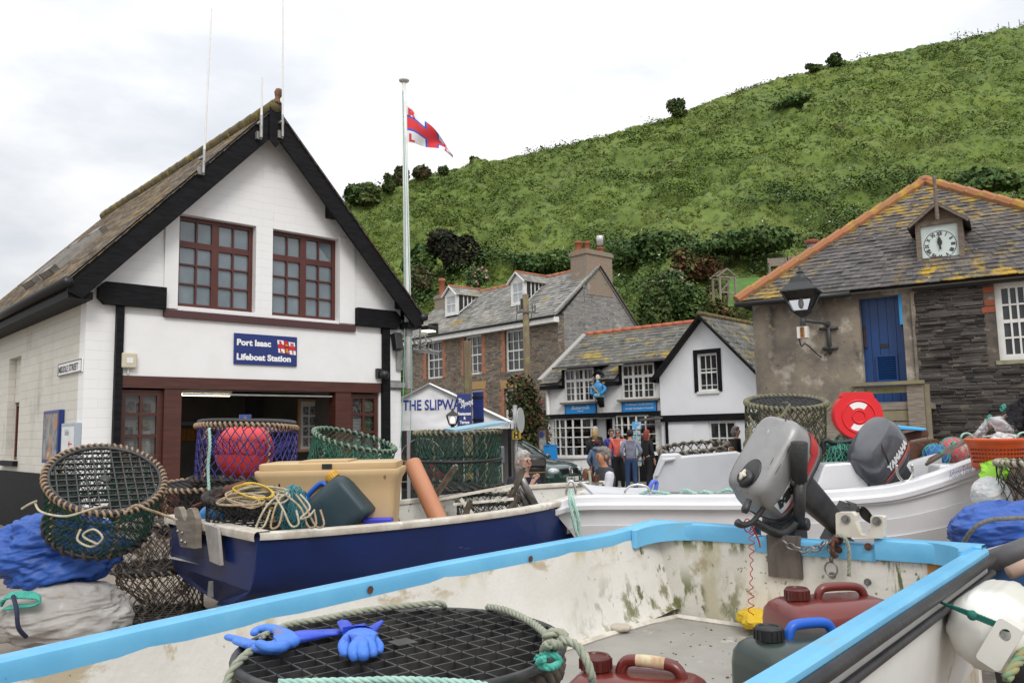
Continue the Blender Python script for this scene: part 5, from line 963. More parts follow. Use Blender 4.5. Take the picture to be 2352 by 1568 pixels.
MB().bx(-.3, .3, -.3, .3, 0, at(1868, 590, 22).z).build('stack', m_chim, t);MB().bx(-.36, .36, -.36, .36, at(1868, 590, 22).z, at(1868, 583, 22).z).build('cap', mat('mossy cap', (.25, .18, .06), .9, (.2, .17, .12), 8), t)
mb=MB();mb.smooth=True;mb.lathe([(.17, at(1868, 582, 22).z), (.13, at(1868, 565, 22).z), (.13, at(1868, 560, 22).z)], 12);mb.build('pot', mat('grey pot', (.16, .16, .17), .8), t);mb=MB();mb.lathe([(.16, at(1868, 560, 22).z), (.19, at(1868, 556, 22).z), (.19, at(1868, 552, 22).z)], 12);mb.build('pot_rim', m_pot, t)
# ---------------------------------------------------------------- marquee and street furniture
m_pvc=mat('white tent sheet', (.85, .85, .86), .4, (.8, .8, .82), 1.4, bump=.25, bscale=3)
m_clear=mat('clear tent window', (.8, .82, .82), .12, trans=1.0, alpha=1)
m_alu=mat('aluminium pole', (.5, .5, .5), .4, metal=.6)
MQ=Facade((at(830, 985, 18.3).x, 18.3), (1, -.06));mq=thing('marquee', 'white gable fronted marquee with blue lettering between station and stone house', 'marquee', (MQ.o.x, MQ.o.y, 0), MQ.rz)
pk_=MQ.uz(988, 882);er=MQ.uz(1171, 968);hw_=er[0]-pk_[0];el=pk_[0]-hw_;vb_=MQ.uz(1050, 986)[1]
def wr_(u, z):return .03*noise.noise(V((u*1.6, z*2.2, 1)))+.02*noise.noise(V((u*5, z*6, 4)))
mb=MB();mb.smooth=True
def gab(a, b):
 u=el+(er[0]-el)*a;zt=pk_[1]-(pk_[1]-er[1])*abs(u-pk_[0])/hw_;z=vb_+(zt-vb_)*b;return V((u, wr_(u, z), z))
mb.grid(gab, 60, 24);mb.build('gable_sheet', m_pvc, mq)
for s in(0, 1):
 mb=MB();mb.smooth=True;uu=el if s==0 else er[0];mb.grid(lambda a, b:V((pk_[0]+(uu-pk_[0])*a, -.12+2.8*b, pk_[1]+.03-(pk_[1]-er[1]+.02)*a+.03*math.sin(b*math.pi*4)*a-.03)), 8, 24);mb.build('roof_sheet', m_pvc, mq)
 mb=MB();mb.smooth=True;mb.grid(lambda a, b:V((uu+.02*math.sin(a*40), 0.05+2.6*a, er[1]-(er[1]-vb_)*b)), 30, 3);mb.build('side_valance', m_pvc, mq)
mb=MB();mb.tube([V((el, -.06, er[1])), V((pk_[0], -.06, pk_[1])), V((er[0], -.06, er[1]))], .035, 6);mb.build('ridge_frame', m_alu, mq)
for u in(el, pk_[0]-.5, pk_[0]+.75, er[0]-.02):
 for y in(.05, 2.6):MB().bx(u-.035, u+.035, y-.03, y+.03, 0, vb_+.1).build('leg', m_black if u>3 else m_alu, mq)
mb=MB();mb.quad(V((el, .06, 0)), V((pk_[0]+.75, .06, 0)), V((pk_[0]+.75, .06, vb_)), V((el, .06, vb_)));mb.build('clear_sheet', m_clear, mq)
mb=MB();mb.tube([V((el+1.55+.5*math.cos(q), .05, 1.05+.5*math.sin(q)))for q in[k*math.pi/10 for k in range(11)]], .012, 4);[mb.bx(el+1.0, er[0]-1.2, .045, .055, z, z+.02)for z in(.6, 1.05)];mb.build('sheet_seams', m_alu, mq)
mb=MB();mb.bx(el, er[0], 2.68, 2.72, 0, vb_);mb.build('back_sheet', mat('canvas with painted shade', (.2, .19, .18), .9), mq)  # back sheet coloured dark to stand for the shade inside the tent
m_tblue=mat('dark blue lettering', (.03, .045, .3), .6)
tu, tz=MQ.uz(925, 942);text('THE SLIPWAY', .315, lambda a, d, b:V((tu+a, wr_(tu+a, tz+b)-.012+d, tz+b-a*.0)), m_tblue, mq, xs=.74, bold=.006)
m_post=mat('lichen stained pole', (.2, .15, .09), .9, (.14, .105, .07), 4, st=(3, 3, .5), stains=[((.2, .2, .08), 3, .5, .65)], bump=.4, bscale=30, bst=(6, 6, .6))
sp=at(1076, 990, 17.4);t=thing('timber_post', 'square lichen-stained timber post standing behind the navy hanging sign', 'post', (sp.x, sp.y, 0), R(12));MB().bx(-.08, .08, -.08, .08, -.1, at(1076, 783, 17.4).z).build('shaft', m_post, t, bevel=.01);mb=MB();mb.tube([V((.08, 0, 2.95)), V((.22, -.02, 2.95)), V((.3, -.02, 2.9))], .012, 5);mb.build('sign_hook', m_iron, t)
m_dnavy=mat('dark navy board', (.012, .028, .15), .45, (.016, .034, .17), 4)
def signp(x0, y0, x1, y1, Y, rz):
 a, b=at(x0, y0, Y), at(x1, y1, Y);return(a+b)/2, (b.x-a.x)/math.cos(rz), a.z-b.z
c, w_, h_=signp(1050, 904, 1083, 979, 17.1, R(10));t=thing('restaurant_sign', 'navy hanging sign with white script, held on a bracket from the timber post', 'sign', c, R(10))
MB().bx(-w_/2, w_/2, -.02, .03, -h_/2, h_/2).build('front_board', m_dnavy, t, bevel=.006)
T=lambda z, x=0:(lambda a, d, b:V((x+a, -.022+d, z+b)))
text('The', .13, lambda a, d, b:V((-w_*.46+a, -.022+d, h_*.22+b)), m_signw, t, shear=.2, xs=.62, bold=.003);text('Slipway', .17, lambda a, d, b:V((-w_*.28+a, -.022+d, h_*.06+b+a*.35)), m_signw, t, shear=.35, xs=.48, bold=.002)
for s, z in(('Restaurant', -.12), ('&', -.25), ('Terrace', -.38)):text(s, .085, T(h_*z-.02), m_signw, t, align='CENTER', bold=.004, xs=.72)
c2, w2, h2=signp(1086, 900, 1111, 976, 17.6, R(-18));Mi=ROOTM[t.name].inverted()@Matrix.Translation(c2)@Matrix.Rotation(R(-18), 4, 'Z');o=MB().bx(-w2/2, w2/2, -.02, .03, -h2/2, h2/2, Mi).build('rear_board', m_dnavy, t, bevel=.006)
mb=MB();[mb.bx(-w2/2-.03, w2/2+.02, -.035, -.021, z, z+.05, Mi)for z in(-h2*.37, h2*.3)];mb.build('straps', m_bplast, t)
up=at(1213, 990, 27.5);t=thing('telegraph_pole', 'tall grey-brown telegraph pole in front of the stone house', 'pole', (up.x, up.y, 0));tp=at(1207, 676, 27.5);L=V((tp.x-up.x, 0, tp.z))
mb=MB();mb.smooth=True;mb.tube([V((0, 0, -.1)), L], [.125, .105], 12);mb.build('shaft', m_post, t)
mb=MB();mb.beam(L+V((-.32, -.1, -.62)), L+V((.32, -.1, -.62)), .06, .06);[mb.tube([L+V((x, -.1, -.62)), L+V((x, -.1, -.42)), L+V((x, -.1, -.36))], [.02, .035, .015], 6)for x in(-.3, -.2, .22, .31)];mb.build('insulators', mat('grey porcelain', (.1, .1, .1), .5), t)
mb=MB();[mb.tube([L+V((-.3+.5*q, -.1, -.62)), L+V((-.33+.5*q, -.12, -.9)), L+V((-.1+.2*q, -.1, -1.0))], .012, 4)for q in(0, 1)];mb.bx(L.x-.18, L.x-.1, -.05, .05, L.z-.5, L.z-.15);mb.build('fittings', m_bplast, t)
bush('fuchsia_climber', 'dark green fuchsia climbing the pole, dotted with red flowers', 'shrub', at(1214, 1040, 26.8), (.75, .6, 2.1), 5500, .07, mat('fuchsia leaves', (.035, .06, .018), .7, (.07, .055, .02), 3, island=.5, spec=.3), flowers=(mat('fuchsia red', (.4, .02, .03), .6), 260, .036), lumps=16)
bush('planter_shrub', 'low green shrub at the foot of the shop wall', 'shrub', at(1235, 1060, 27), (.6, .5, .8), 900, .07, m_hedge)
hp=at(1184, 1000, 19.6);t=thing('sign_pole', 'galvanised pole carrying a round road sign seen nearly edge on', 'pole', (hp.x, hp.y, 0));mb=MB();mb.smooth=True;mb.tube([V((0, 0, 0)), V((0, 0, at(1184, 930, 19.6).z))], .055, 10);mb.build('shaft', m_iron, t)
mb=MB();mb.lathe([(.0, 0), (.3, 0), (.3, .015), (0, .015)], 24, Matrix.Translation((.12, -.08, at(1190, 965, 19.6).z))@Matrix.Rotation(R(72), 4, 'Z')@Matrix.Rotation(R(90), 4, 'X'));mb.build('road_sign', mat('sign back grey', (.42, .44, .43), .5), t)
a, b=at(1176, 988, 19.4), at(1196, 1008, 19.4);t=thing('hydrant_sign', 'small yellow plate with a black H fixed to the galvanised pole', 'sign', (a+b)/2);ww=(b.x-a.x)/2;MB().bx(-ww, ww, 0, .02, -ww, ww).build('plate', mat('signal yellow', (.72, .5, .02), .5), t)
text('H', ww*1.7, lambda x, d, z:V((x, -.004+d, z-ww*.6)), m_num, t, align='CENTER', bold=.012);mb=MB();e=ww*.88;[mb.bx(*k)for k in((-e, e, -.003, -.001, e-.012, e), (-e, e, -.003, -.001, -e, -e+.012), (-e, -e+.012, -.003, -.001, -e, e), (e-.012, e, -.003, -.001, -e, e))];mb.build('border', m_num, t)
c=at(1149, 1040, 17.5);t=thing('parking_meter', 'slim dark grey parking meter with rounded top beside the marquee leg', 'box', (c.x, c.y, 0));mb=MB();mb.bx(-.09, .09, -.08, .08, at(1149, 1064, 17.5).z, at(1149, 1024, 17.5).z);mb.build('housing', mat('slate grey enamel', (.12, .13, .15), .4), t, bevel=.03);MB().bx(-.05, .05, -.05, .05, 0, at(1149, 1064, 17.5).z).build('pedestal', m_iron, t);mb=MB();mb.smooth=True;mb.tube([V((.03*math.cos(q), -.085, at(1149, 1032, 17.5).z+.05*math.sin(q)))for q in[k*.4 for k in range(16)]], .008, 4);mb.build('handle', m_iron, t)  # parking meter on a steel pedestal
c=at(1040, 1000, 16.8);z=lambda py:at(1040, py, 16.8).z;t=thing('garden_lantern', 'small lit black post lantern left of the navy sign', 'lantern', (c.x, c.y, 0));sq2=lambda h, zz:[V((h*a, h*b, zz))for a, b in((-1, -1), (1, -1), (1, 1), (-1, 1))]
mb=MB();mb.smooth=True;mb.tube([V((0, 0, 0)), V((0, 0, z(976)))], .04, 8);mb.smooth=False;mb.loft([sq2(.06, z(977)), sq2(.075, z(973))]);mb.loft([sq2(.13, z(955)), sq2(.1, z(950)), sq2(.03, z(944)), sq2(.02, z(938))]);[mb.beam((a*.07, b*.07, z(974)), (a*.115, b*.115, z(955)), .014, .014)for a in(-1, 1)for b in(-1, 1)];mb.build('frame', m_bplast, t)
mb=MB();mb.smooth=True;mb.ell((0, 0, z(964)), (.04, .04, .06), 10, 8);mb.build('bulb', mat('warm lit bulb', (1, .78, .5), .4, emis=3), t)
c=at(1223, 1080, 15.2);z=lambda py:at(1223, py, 15.2).z;t=thing('litter_bin', 'black litter bin with domed hood and thin gold line', 'bin', (c.x, c.y, 0), R(20));mb=MB();mb.smooth=True;mb.lathe([(.2, 0), (.235, .03), (.245, z(1075)), (.25, z(1072))], 24);mb.lathe([(.255, z(1072)), (.26, z(1058)), (.25, z(1050)), (.18, z(1044)), (.05, z(1043))], 24);mb.build('body', m_bplast, t);mb=MB();mb.smooth=True;mb.lathe([(.247, z(1084)), (.2475, z(1083))], 24, cap=False);mb.build('gold_line', mat('gold paint', (.5, .35, .1), .5), t);MB().bx(-.14, .14, -.262, -.2, z(1068), z(1055)).build('mouth', m_under, t)
c=at(1246, 1010, 25.3);t=thing('poster_stand', 'brown framed upright poster board beside the shop downpipe', 'sign', (c.x, c.y, 0), SF.rz);a, b=at(1233, 984, 25.3), at(1259, 1038, 25.3);z0, z1, hw2=b.z, a.z, .19;mb=MB();[mb.bx(*k)for k in((-hw2, hw2, 0, .05, z1-.04, z1), (-hw2, -hw2+.04, 0, .05, 0, z1-.04), (hw2-.04, hw2, 0, .05, 0, z1-.04), (-hw2+.04, hw2-.04, 0, .05, z0, z0+.04))];mb.build('frame', mat('dark brown frame', (.05, .03, .02), .5), t)
MB().bx(-hw2+.04, hw2-.04, .02, .04, z0+.04, z1-.04).build('poster', mat('beach poster', (.3, .33, .34), .5, (.16, .11, .08), 2.2, lo=.45, hi=.55), t);mb=MB();mb.lathe([(0, 0), (.09, 0), (.09, .006), (0, .006)], 20, Matrix.Translation((-.05, .018, z1-.18))@Matrix.Rotation(R(90), 4, 'X'));mb.build('roundel', m_navy, t);MB().bx(-.12, .14, .014, .0195, z0+.08, z0+.22).build('cakes', mat('fudge pieces', (.35, .2, .1), .7, (.5, .4, .3), 30), t)
c=at(1264, 1035, 25.0);t=thing('blue_crate', 'bright blue box on the ground behind the green car', 'box', (c.x, c.y, at(1264, 1050, 25).z-.25), SF.rz);MB().bx(-.12, .12, -.2, .2, 0, at(1264, 1023, 25).z-t.location.z).build('body', m_shopblue, t, bevel=.02);MB().bx(-.13, .13, -.22, .22, at(1264, 1023, 25).z-t.location.z+.002, at(1264, 1021, 25).z-t.location.z).build('lid', m_shopblue, t)
c=at(1466, 1040, 24.3);t=thing('postcard_rack', 'revolving rack of colourful postcards outside the right shop window', 'rack', (c.x, c.y, 0), R(-20));mb=MB();mb.tube([V((0, 0, 0)), V((0, 0, 1.8))], .02, 6);[mb.beam((-.25, 0, .02), (.25, 0, .02), .04, .03)for _ in(0, )];mb.beam((0, -.25, .021), (0, .25, .021), .04, .03);mb.build('stand', m_iron, t)
m_card=mat('picture postcards', (.1, .35, .6), .4, (.55, .5, .4), 9, lo=.46, hi=.54, stains=[((.1, .3, .08), 13, .55, .6), ((.6, .25, .1), 11, .6, .64)], island=.3)
ztop_=at(1466, 988, 24.3).z;zc_=at(1466, 968, 24.3).z
for k in range(7):mb=MB();z0=ztop_-.13-.15*k;[mb.add([V((x0, y, zz+dz))for x0 in(x, x+.11)for y, dz in((-.11, 0), (-.1, 0))for zz in(z0, z0+.13)], [(0, 1, 3, 2), (4, 6, 7, 5), (0, 4, 5, 1), (2, 3, 7, 6), (0, 2, 6, 4), (1, 5, 7, 3)])for x in(-.13, .0)];mb.build('card_row', m_card, t)
MB().bx(-.13, .13, -.1, -.08, ztop_+.03, zc_).build('header', mat('header card', (.1, .4, .75), .5, (.7, .6, .5), 5, lo=.48, hi=.52), t)
# ---------------------------------------------------------------- dark green hatchback
m_carg=mat('dark green car paint', (.012, .04, .03), .2, coat=1.0, spec=.5);m_tyre=mat('tyre rubber', (.012, .012, .012), .8);m_carg2=mat('black trim', (.01, .01, .011), .5)
m_cglass=mat('car glass', (.03, .045, .045), .02, spec=1.0, coat=1)
cp=at(1318, 1077, 20.9);fwd=V((.80, -.60)).normalized();car=thing('green_hatchback', 'dark green hatchback parked behind the beached boats, seen from its front corner', 'car', (cp.x-fwd.x*2.0-.13, cp.y-fwd.y*2.0, 0), math.atan2(fwd.y, fwd.x))
def csec(x, hw, zb, zt, tb=.06):
 pts=[]
 for y, z in((-hw*.82, zb), (-hw*.96, zb+.1), (-hw, (zb+zt)*.5), (-hw*.98, zt-.12), (-hw*.9, zt-.03), (-hw*.6, zt), (0, zt+.02), (hw*.6, zt), (hw*.9, zt-.03), (hw*.98, zt-.12), (hw, (zb+zt)*.5), (hw*.96, zb+.1), (hw*.82, zb), (0, zb)):pts.append(V((x, y, z)))
 return pts
mb=MB();mb.smooth=True
mb.loft([csec(x, *k)for x, *k in((-2.05, .6, .4, .8), (-2.0, .74, .3, .92), (-1.8, .82, .25, .97), (-1.2, .86, .2, .97), (0, .87, .19, .95), (.7, .87, .19, .95), (.95, .86, .2, .95), (1.4, .84, .22, .9), (1.75, .8, .23, .84), (1.93, .72, .25, .78), (2.03, .6, .28, .66), (2.06, .5, .34, .56))]);mb.build('body', m_carg, car, sub=1)
gb=lambda x0, x1, w, z, xm=0:[V((x0, -w*.8, z)), V((x0+.12, -w, z)), (V((xm, -w*1.02, z))), V((x1-.25, -w, z)), V((x1, -w*.72, z)), V((x1+.05, 0, z)), V((x1, w*.72, z)), V((x1-.25, w, z)), V((xm, w*1.02, z)), V((x0+.12, w, z)), V((x0, w*.8, z)), V((x0-.04, 0, z))]
mb=MB();mb.smooth=True;mb.loft([gb(-1.95, .95, .8, .93), gb(-1.75, .52, .73, 1.2), gb(-1.6, .2, .66, 1.37)], cap=False);mb.build('glasshouse', m_cglass, car)
mb=MB();mb.smooth=True;mb.loft([gb(-1.62, .24, .672, 1.36), gb(-1.58, .15, .65, 1.40), gb(-1.45, -.05, .52, 1.43), gb(-1.0, -.5, .2, 1.44)]);mb.build('roof', m_carg, car)
for s in(-1, 1):
 for P in(((.86, s*.78, .93), (.48, s*.715, 1.2), (.12, s*.64, 1.38)), ((-.3, s*.815, .94), (-.3, s*.75, 1.2), (-.32, s*.67, 1.38)), ((-1.75, s*.78, .94), (-1.6, s*.72, 1.2), (-1.45, s*.65, 1.38))):mb=MB();mb.smooth=True;mb.tube(P, .035, 6);mb.build('pillar', m_carg, car)
 for x in(-1.25, 1.28):
  mb=MB();mb.smooth=True;T=Matrix.Translation((x, s*.76, .31))@Matrix.Rotation(R(90), 4, 'X');mb.lathe([(.2, -.09), (.29, -.1), (.31, -.06), (.31, .06), (.29, .1), (.2, .09)], 24, T);o=mb.build('wheel', m_tyre, car);mb=MB();mb.lathe([(.0, -.1), (.19, -.095), (.2, .095), (0, .1)], 16, T);mb.build('rim', m_alu, o)
  mb=MB();mb.smooth=True;mb.tube([V((x+.36*math.cos(q), s*.862, .31+.36*math.sin(q)))for q in[k*math.pi/10 for k in range(11)]], .03, 6);mb.build('wheel_arch', m_carg2, car)
 mb=MB();mb.smooth=True;mb.ell((1.9, s*.56, .66), (.14, .17, .09), 14, 10, None, Matrix.Rotation(R(-s*-18), 3, 'Z'));mb.build('headlight', mat('headlight lens', (.55, .6, .62), .05, (.35, .4, .42), 14, coat=1), car)
 mb=MB();mb.smooth=True;mb.ell((.72, s*.95, .98), (.07, .11, .075), 12, 8);mb.build('wing_mirror', m_carg, car)
MB().bx(1.96, 2.055, -.38, .38, .58, .72).build('grille', m_carg2, car, bevel=.02);mb=MB();[mb.bx(2.056, 2.064, -.36, .36, z, z+.008)for z in(.6, .63, .66, .69)];mb.build('grille_bars', m_bplast, car)
mb=MB();mb.smooth=True;mb.tube([V((2.07, .085*math.cos(q), .655+.085*math.sin(q)))for q in[k*math.pi/10 for k in range(20)]], .01, 5, closed=True);mb.tube([V((2.07, -.05, .72)), V((2.07, -.02, .64)), V((2.07, 0, .69)), V((2.07, .02, .64)), V((2.07, .05, .72))], .008, 4);mb.tube([V((2.07, -.07, .68)), V((2.07, -.03, .585)), V((2.07, 0, .64)), V((2.07, .03, .585)), V((2.07, .07, .68))], .008, 4);mb.build('badge', mat('chrome', (.7, .7, .7), .15, metal=1), car)
mb=MB();mb.smooth=True;mb.loft([[V((2.0+e-abs(y)**2.5*.35, y, z))for y in[k*.08-.8 for k in range(21)]]for z, e in((.3, .03), (.36, .1), (.5, .11), (.56, .06))], closed=False);mb.build('bumper', m_carg, car)
MB().bx(2.1, 2.125, -.26, .26, .40, .51).build('number_plate', mat('plate white', (.7, .7, .66), .5), car);text('T197 G', .1, lambda a, d, b:V((2.127-d, -.23+a, .42+b)), m_num, car, xs=1.05, bold=.004)
mb=MB();mb.beam((.62, -.6, .985), (.8, .1, .975), .02, .015);mb.beam((.62, .1, .985), (.8, .6, .975), .02, .015);mb.build('wipers', m_carg2, car)
# ---------------------------------------------------------------- people
def skin_obj(name, J, E, m, parent, root, sub=1):
 ids=list(J);me=bpy.data.meshes.new(name);me.from_pydata([J[i][0]for i in ids], [(ids.index(a), ids.index(b))for a, b in E], [])
 o=bpy.data.objects.new(name, me);C.objects.link(o);o.parent=parent;me.materials.append(m)
 md=o.modifiers.new('skin', 'SKIN');md.use_smooth_shade=True
 for i, k in enumerate(ids):
  v=me.skin_vertices[0].data[i];r=J[k][1];v.radius=r if isinstance(r, tuple)else(r, r);v.use_root=(k==root)
 if sub:s=o.modifiers.new('sub', 'SUBSURF');s.levels=s.render_levels=sub
 return o
m_skin=mat('fair skin', (.5, .29, .22), .55, sss=.05);m_tan=mat('tanned skin', (.42, .2, .12), .5, sss=.05)
def person(label, loc, rz, h, top, legs, hair, style='short', arms=('down', 'down'), seat=False, skin=None, toplen=.88, glasses=None, step=.0, shoes=None, look=0, group=None, hood=None, sleeves=None, beard=0):
 t=thing('person', label, 'person', loc, rz, group);k=h/1.72;skin=skin or m_skin;P=lambda x, y, z:V((x, y, z))*k
 dz=-.47 if seat else 0
 J={'pel':(P(0, 0, .95+dz), .12*k), 'waist':(P(0, 0, 1.1+dz), .115*k), 'chest':(P(0, .01, 1.3+dz), (.14*k, .12*k)), 'nb':(P(0, .01, 1.45+dz), .065*k), 'neck':(P(0, -.005, 1.51+dz), .052*k)}
 cl, sl=math.cos(look), math.sin(look);Hd=lambda x, y, z:P(x*cl-y*sl, x*sl+y*cl-.01, z+dz)
 J['jaw']=(Hd(0, -.03, 1.565), .066*k);J['head']=(Hd(0, -.005, 1.63), (.078*k, .088*k));J['crown']=(Hd(0, .0, 1.68), .06*k)
 J['nose']=(Hd(0, -.107, 1.6), .012*k)
 E=[('pel', 'waist'), ('waist', 'chest'), ('chest', 'nb'), ('nb', 'neck'), ('neck', 'jaw'), ('jaw', 'head'), ('head', 'crown'), ('head', 'nose')]
 ed={}
 for i, (s, pose)in enumerate(((-1, arms[0]), (1, arms[1]))):
  n='L' if s<0 else 'R';sh_=P(s*.165, .01, 1.4+dz)
  el, wrs, dirn={'down':(P(s*.235, .03, 1.13+dz), P(s*.25, -.03, .9+dz), V((0, -.1, -1))), 'bent':(P(s*.24, .03, 1.14+dz), P(s*.12, -.2, 1.1+dz), V((-s*.8, -.5, 0))), 'hold':(P(s*.25, .0, 1.13+dz), P(s*.2, -.24, 1.13+dz), V((-s*.2, -1, .1))), 'pocket':(P(s*.28, .08, 1.14+dz), P(s*.19, -.06, .95+dz), V((-s*.4, -.2, -.9))), 'eat':(P(s*.24, -.12, 1.16+dz), P(s*.1, -.26, 1.33+dz), V((-s*.4, -.2, .8))), 'lap':(P(s*.25, -.08, 1.12+dz), P(s*.1, -.3, 1.02+dz), V((-s*.6, -.7, 0)))}[pose]
  J['sh'+n]=(sh_, .06*k);J['el'+n]=(el, .042*k);J['wr'+n]=(wrs, .029*k);dirn.normalize();sd=dirn.cross(V((0, 0, 1))if abs(dirn.z)<.8 else V((0, 1, 0))).normalized()
  J['pm'+n]=(wrs+dirn*.075*k, (.036*k, .02*k));E+=[('chest', 'sh'+n), ('sh'+n, 'el'+n), ('el'+n, 'wr'+n), ('wr'+n, 'pm'+n)]
  cur=V((-s*.3, -.2, 0))+dirn*.6
  for q, ln in enumerate((.07, .08, .075, .055)):
   a=wrs+dirn*.1*k+sd*(q-1.5)*.02*k;J[f'f{n}{q}a']=(a+dirn*ln*.5*k, .0095*k);J[f'f{n}{q}b']=(a+dirn*ln*.7*k+cur.normalized()*ln*.4*k, .008*k);E+=[('pm'+n, f'f{n}{q}a'), (f'f{n}{q}a', f'f{n}{q}b')]
  J[f't{n}a']=(wrs+dirn*.045*k-sd*.045*k, .011*k);J[f't{n}b']=(wrs+dirn*.085*k-sd*.055*k, .009*k);E+=[('wr'+n, f't{n}a'), (f't{n}a', f't{n}b')]
  hp_=P(s*.09, 0, .9+dz)
  if seat:kn, an, toe=P(s*.12, -.42, .93+dz), P(s*.12, -.42, .09), P(s*.13, -.58, .04)
  else:st_=step*s;kn, an, toe=P(s*.095, -.03-st_*.5, .5), P(s*.1, .02-st_, .08+max(0, -st_)*.25), P(s*.11, -.14-st_, .035+max(0, -st_)*.1)
  J['hp'+n]=(hp_, .088*k);J['kn'+n]=(kn, .058*k);J['an'+n]=(an, .038*k);J['to'+n]=(toe, .035*k);E+=[('pel', 'hp'+n), ('hp'+n, 'kn'+n), ('kn'+n, 'an'+n), ('an'+n, 'to'+n)];ed[n]=(sh_, el, wrs, hp_, kn, an, toe, dirn)
 skin_obj('body', J, E, skin, t, 'pel')
 g=.02*k
 JT={'hem':(P(0, 0, toplen+dz-(.02 if seat else 0)), (.165*k, .135*k)), 'waist':(P(0, 0, 1.1+dz), (.16*k, .13*k)), 'chest':(P(0, .01, 1.29+dz), (.165*k, .13*k)), 'yoke':(P(0, .01, 1.41+dz), (.12*k, .1*k)), 'col':(P(0, .012, 1.475+dz), .075*k)};ET=[('hem', 'waist'), ('waist', 'chest'), ('chest', 'yoke'), ('yoke', 'col')]
 JS={};ES=[]
 for n in 'LR':
  sh_, el, wrs, *_r, dirn=ed[n]
  D_=JT if sleeves is None else JS
  if sleeves is not None:JT['s'+n]=(sh_, .075*k);ET+=[('yoke', 's'+n)];JS['o'+n]=(sh_.lerp(el, -.12), .078*k)
  else:JT['s'+n]=(sh_, .07*k);ET+=[('yoke', 's'+n)]
  D_['e'+n]=(el, .054*k);D_['w'+n]=(wrs-dirn*.005, .043*k)
  if sleeves is None:ET+=[('s'+n, 'e'+n), ('e'+n, 'w'+n)]
  else:ES+=[('o'+n, 'e'+n), ('e'+n, 'w'+n)]
 skin_obj('top', JT, ET, top, t, 'chest')
 if sleeves is not None:
  for n in 'LR':skin_obj('sleeve', {q:JS[q+n]for q in 'oew'}, [('o', 'e'), ('e', 'w')], sleeves, t, 'o')
 JL={'top':(P(0, 0, 1.05+dz), (.13*k, .11*k)), 'pel':(P(0, 0, .95+dz), (.14*k, .12*k))};EL_=[('top', 'pel')]
 for n in 'LR':
  _a, _b, _c, hp_, kn, an, toe, _d=ed[n];JL['h'+n]=(hp_, .1*k);JL['k'+n]=(kn, .072*k);JL['a'+n]=(an+V((0, 0, .02)), .06*k);EL_+=[('pel', 'h'+n), ('h'+n, 'k'+n), ('k'+n, 'a'+n)]
  skin_obj('shoe', {'a':(an+V((0, .03*k, -.02)), .045*k), 'b':(an.lerp(toe, .5), .048*k), 'c':(toe, .042*k)}, [('a', 'b'), ('b', 'c')], shoes or m_bplast, t, 'a')
 skin_obj('trousers', JL, EL_, legs, t, 'pel')
 c=J['head'][0]+V((0, .012, .015))*k
 mb=MB();mb.smooth=True;ln={'short':.0, 'bob':.1, 'long':.3, 'cap':.0}[style]
 def hf(p, d):
  q=V((p.x*cl+p.y*sl, -p.x*sl+p.y*cl, p.z));f=1+.1*noise.noise(d*5)+.06*noise.noise(d*13)
  if q.y<-.02*k and q.z<.055*k:f*=.72
  if q.z<0 and q.y>=-.02*k:p=V((p.x, p.y+(.02 if ln else 0)*k, p.z*(1+ln*9)))
  return p*f
 mb.ell(c, V((.093, .112, .105))*k, 24, 16, hf);mb.build('hair', hair, t)
 mb=MB();mb.smooth=True
 for s in(-1, 1):mb.ell(Hd(s*.033, -.087, 1.627), .011*k, 8, 6)
 mb.build('eyes', mat('dark eyes', (.03, .025, .02), .2), t)
 for s in(-1, 1):mb=MB();mb.smooth=True;mb.ell(Hd(s*.083, .01, 1.61), V((.014, .022, .034))*k, 8, 6);mb.build('ear', skin, t)
 mb=MB();mb.smooth=True;mb.ell(Hd(0, -.088, 1.563), V((.026, .012, .006))*k, 10, 6);mb.build('mouth', mat('lips', (.3, .1, .09), .5), t)
 if glasses:
  mb=MB();mb.smooth=True
  for s in(-1, 1):mb.tube([Hd(s*.034+.024*math.cos(q), -.1, 1.625+.019*math.sin(q))for q in[z*math.pi/6 for z in range(12)]], .003*k, 4, closed=True);mb.tube([Hd(s*.058, -.1, 1.63), Hd(s*.085, .0, 1.63)], .003*k, 4)
  mb.tube([Hd(-.01, -.103, 1.63), Hd(.01, -.103, 1.63)], .003*k, 4)
  if glasses=='sun':[mb.ell(Hd(s*.034, -.1, 1.625), V((.024, .004, .019))*k, 10, 6)for s in(-1, 1)]
  mb.build('glasses', m_bplast, t)
 if hood:
  mb=MB();mb.smooth=True;mb.ell(P(0, .07, 1.47+dz), V((.15, .1, .07))*k, 16, 8, lambda p, d:p+V((0, 0, .02*noise.noise(d*3))));mb.build('hood', hood, t)
 return t
cloth=lambda n, c, b=.25:mat(n, c, .85, tuple(x*.72 for x in c), 7, bump=b, bscale=16, sheen=.2)
hairm=lambda n, c:mat(n, c, .7, tuple(x*.5 for x in c), 30, bump=.6, bscale=60)
h_white, h_grey, h_blond, h_red, h_dark, h_brown=hairm('white hair', (.5, .47, .43)), hairm('grey hair', (.23, .21, .2)), hairm('blond hair', (.5, .33, .14)), hairm('copper hair', (.3, .05, .03)), hairm('dark hair', (.03, .022, .018)), hairm('maroon knit', (.07, .012, .018))
k_black, k_jean, k_coral, k_purple, k_greyk, k_hood=cloth('black cloth', (.014, .014, .016)), cloth('blue denim', (.03, .07, .17)), cloth('coral jacket', (.72, .14, .1)), cloth('violet blue jacket', (.055, .06, .3)), cloth('blue grey knit', (.24, .25, .33), .5), cloth('blue grey hoodie', (.1, .15, .24))
def ploc(px, py, Y, h):
 p=at(px, py, Y);return(p.x, p.y, .02)
G='people in front of the sweet shop'
person('white haired man in dark coat facing the left shop window', ploc(1367, 985, 23.6, 1.75), R(150), 1.72, k_black, k_black, h_white, arms=('bent', 'bent'), group=G)
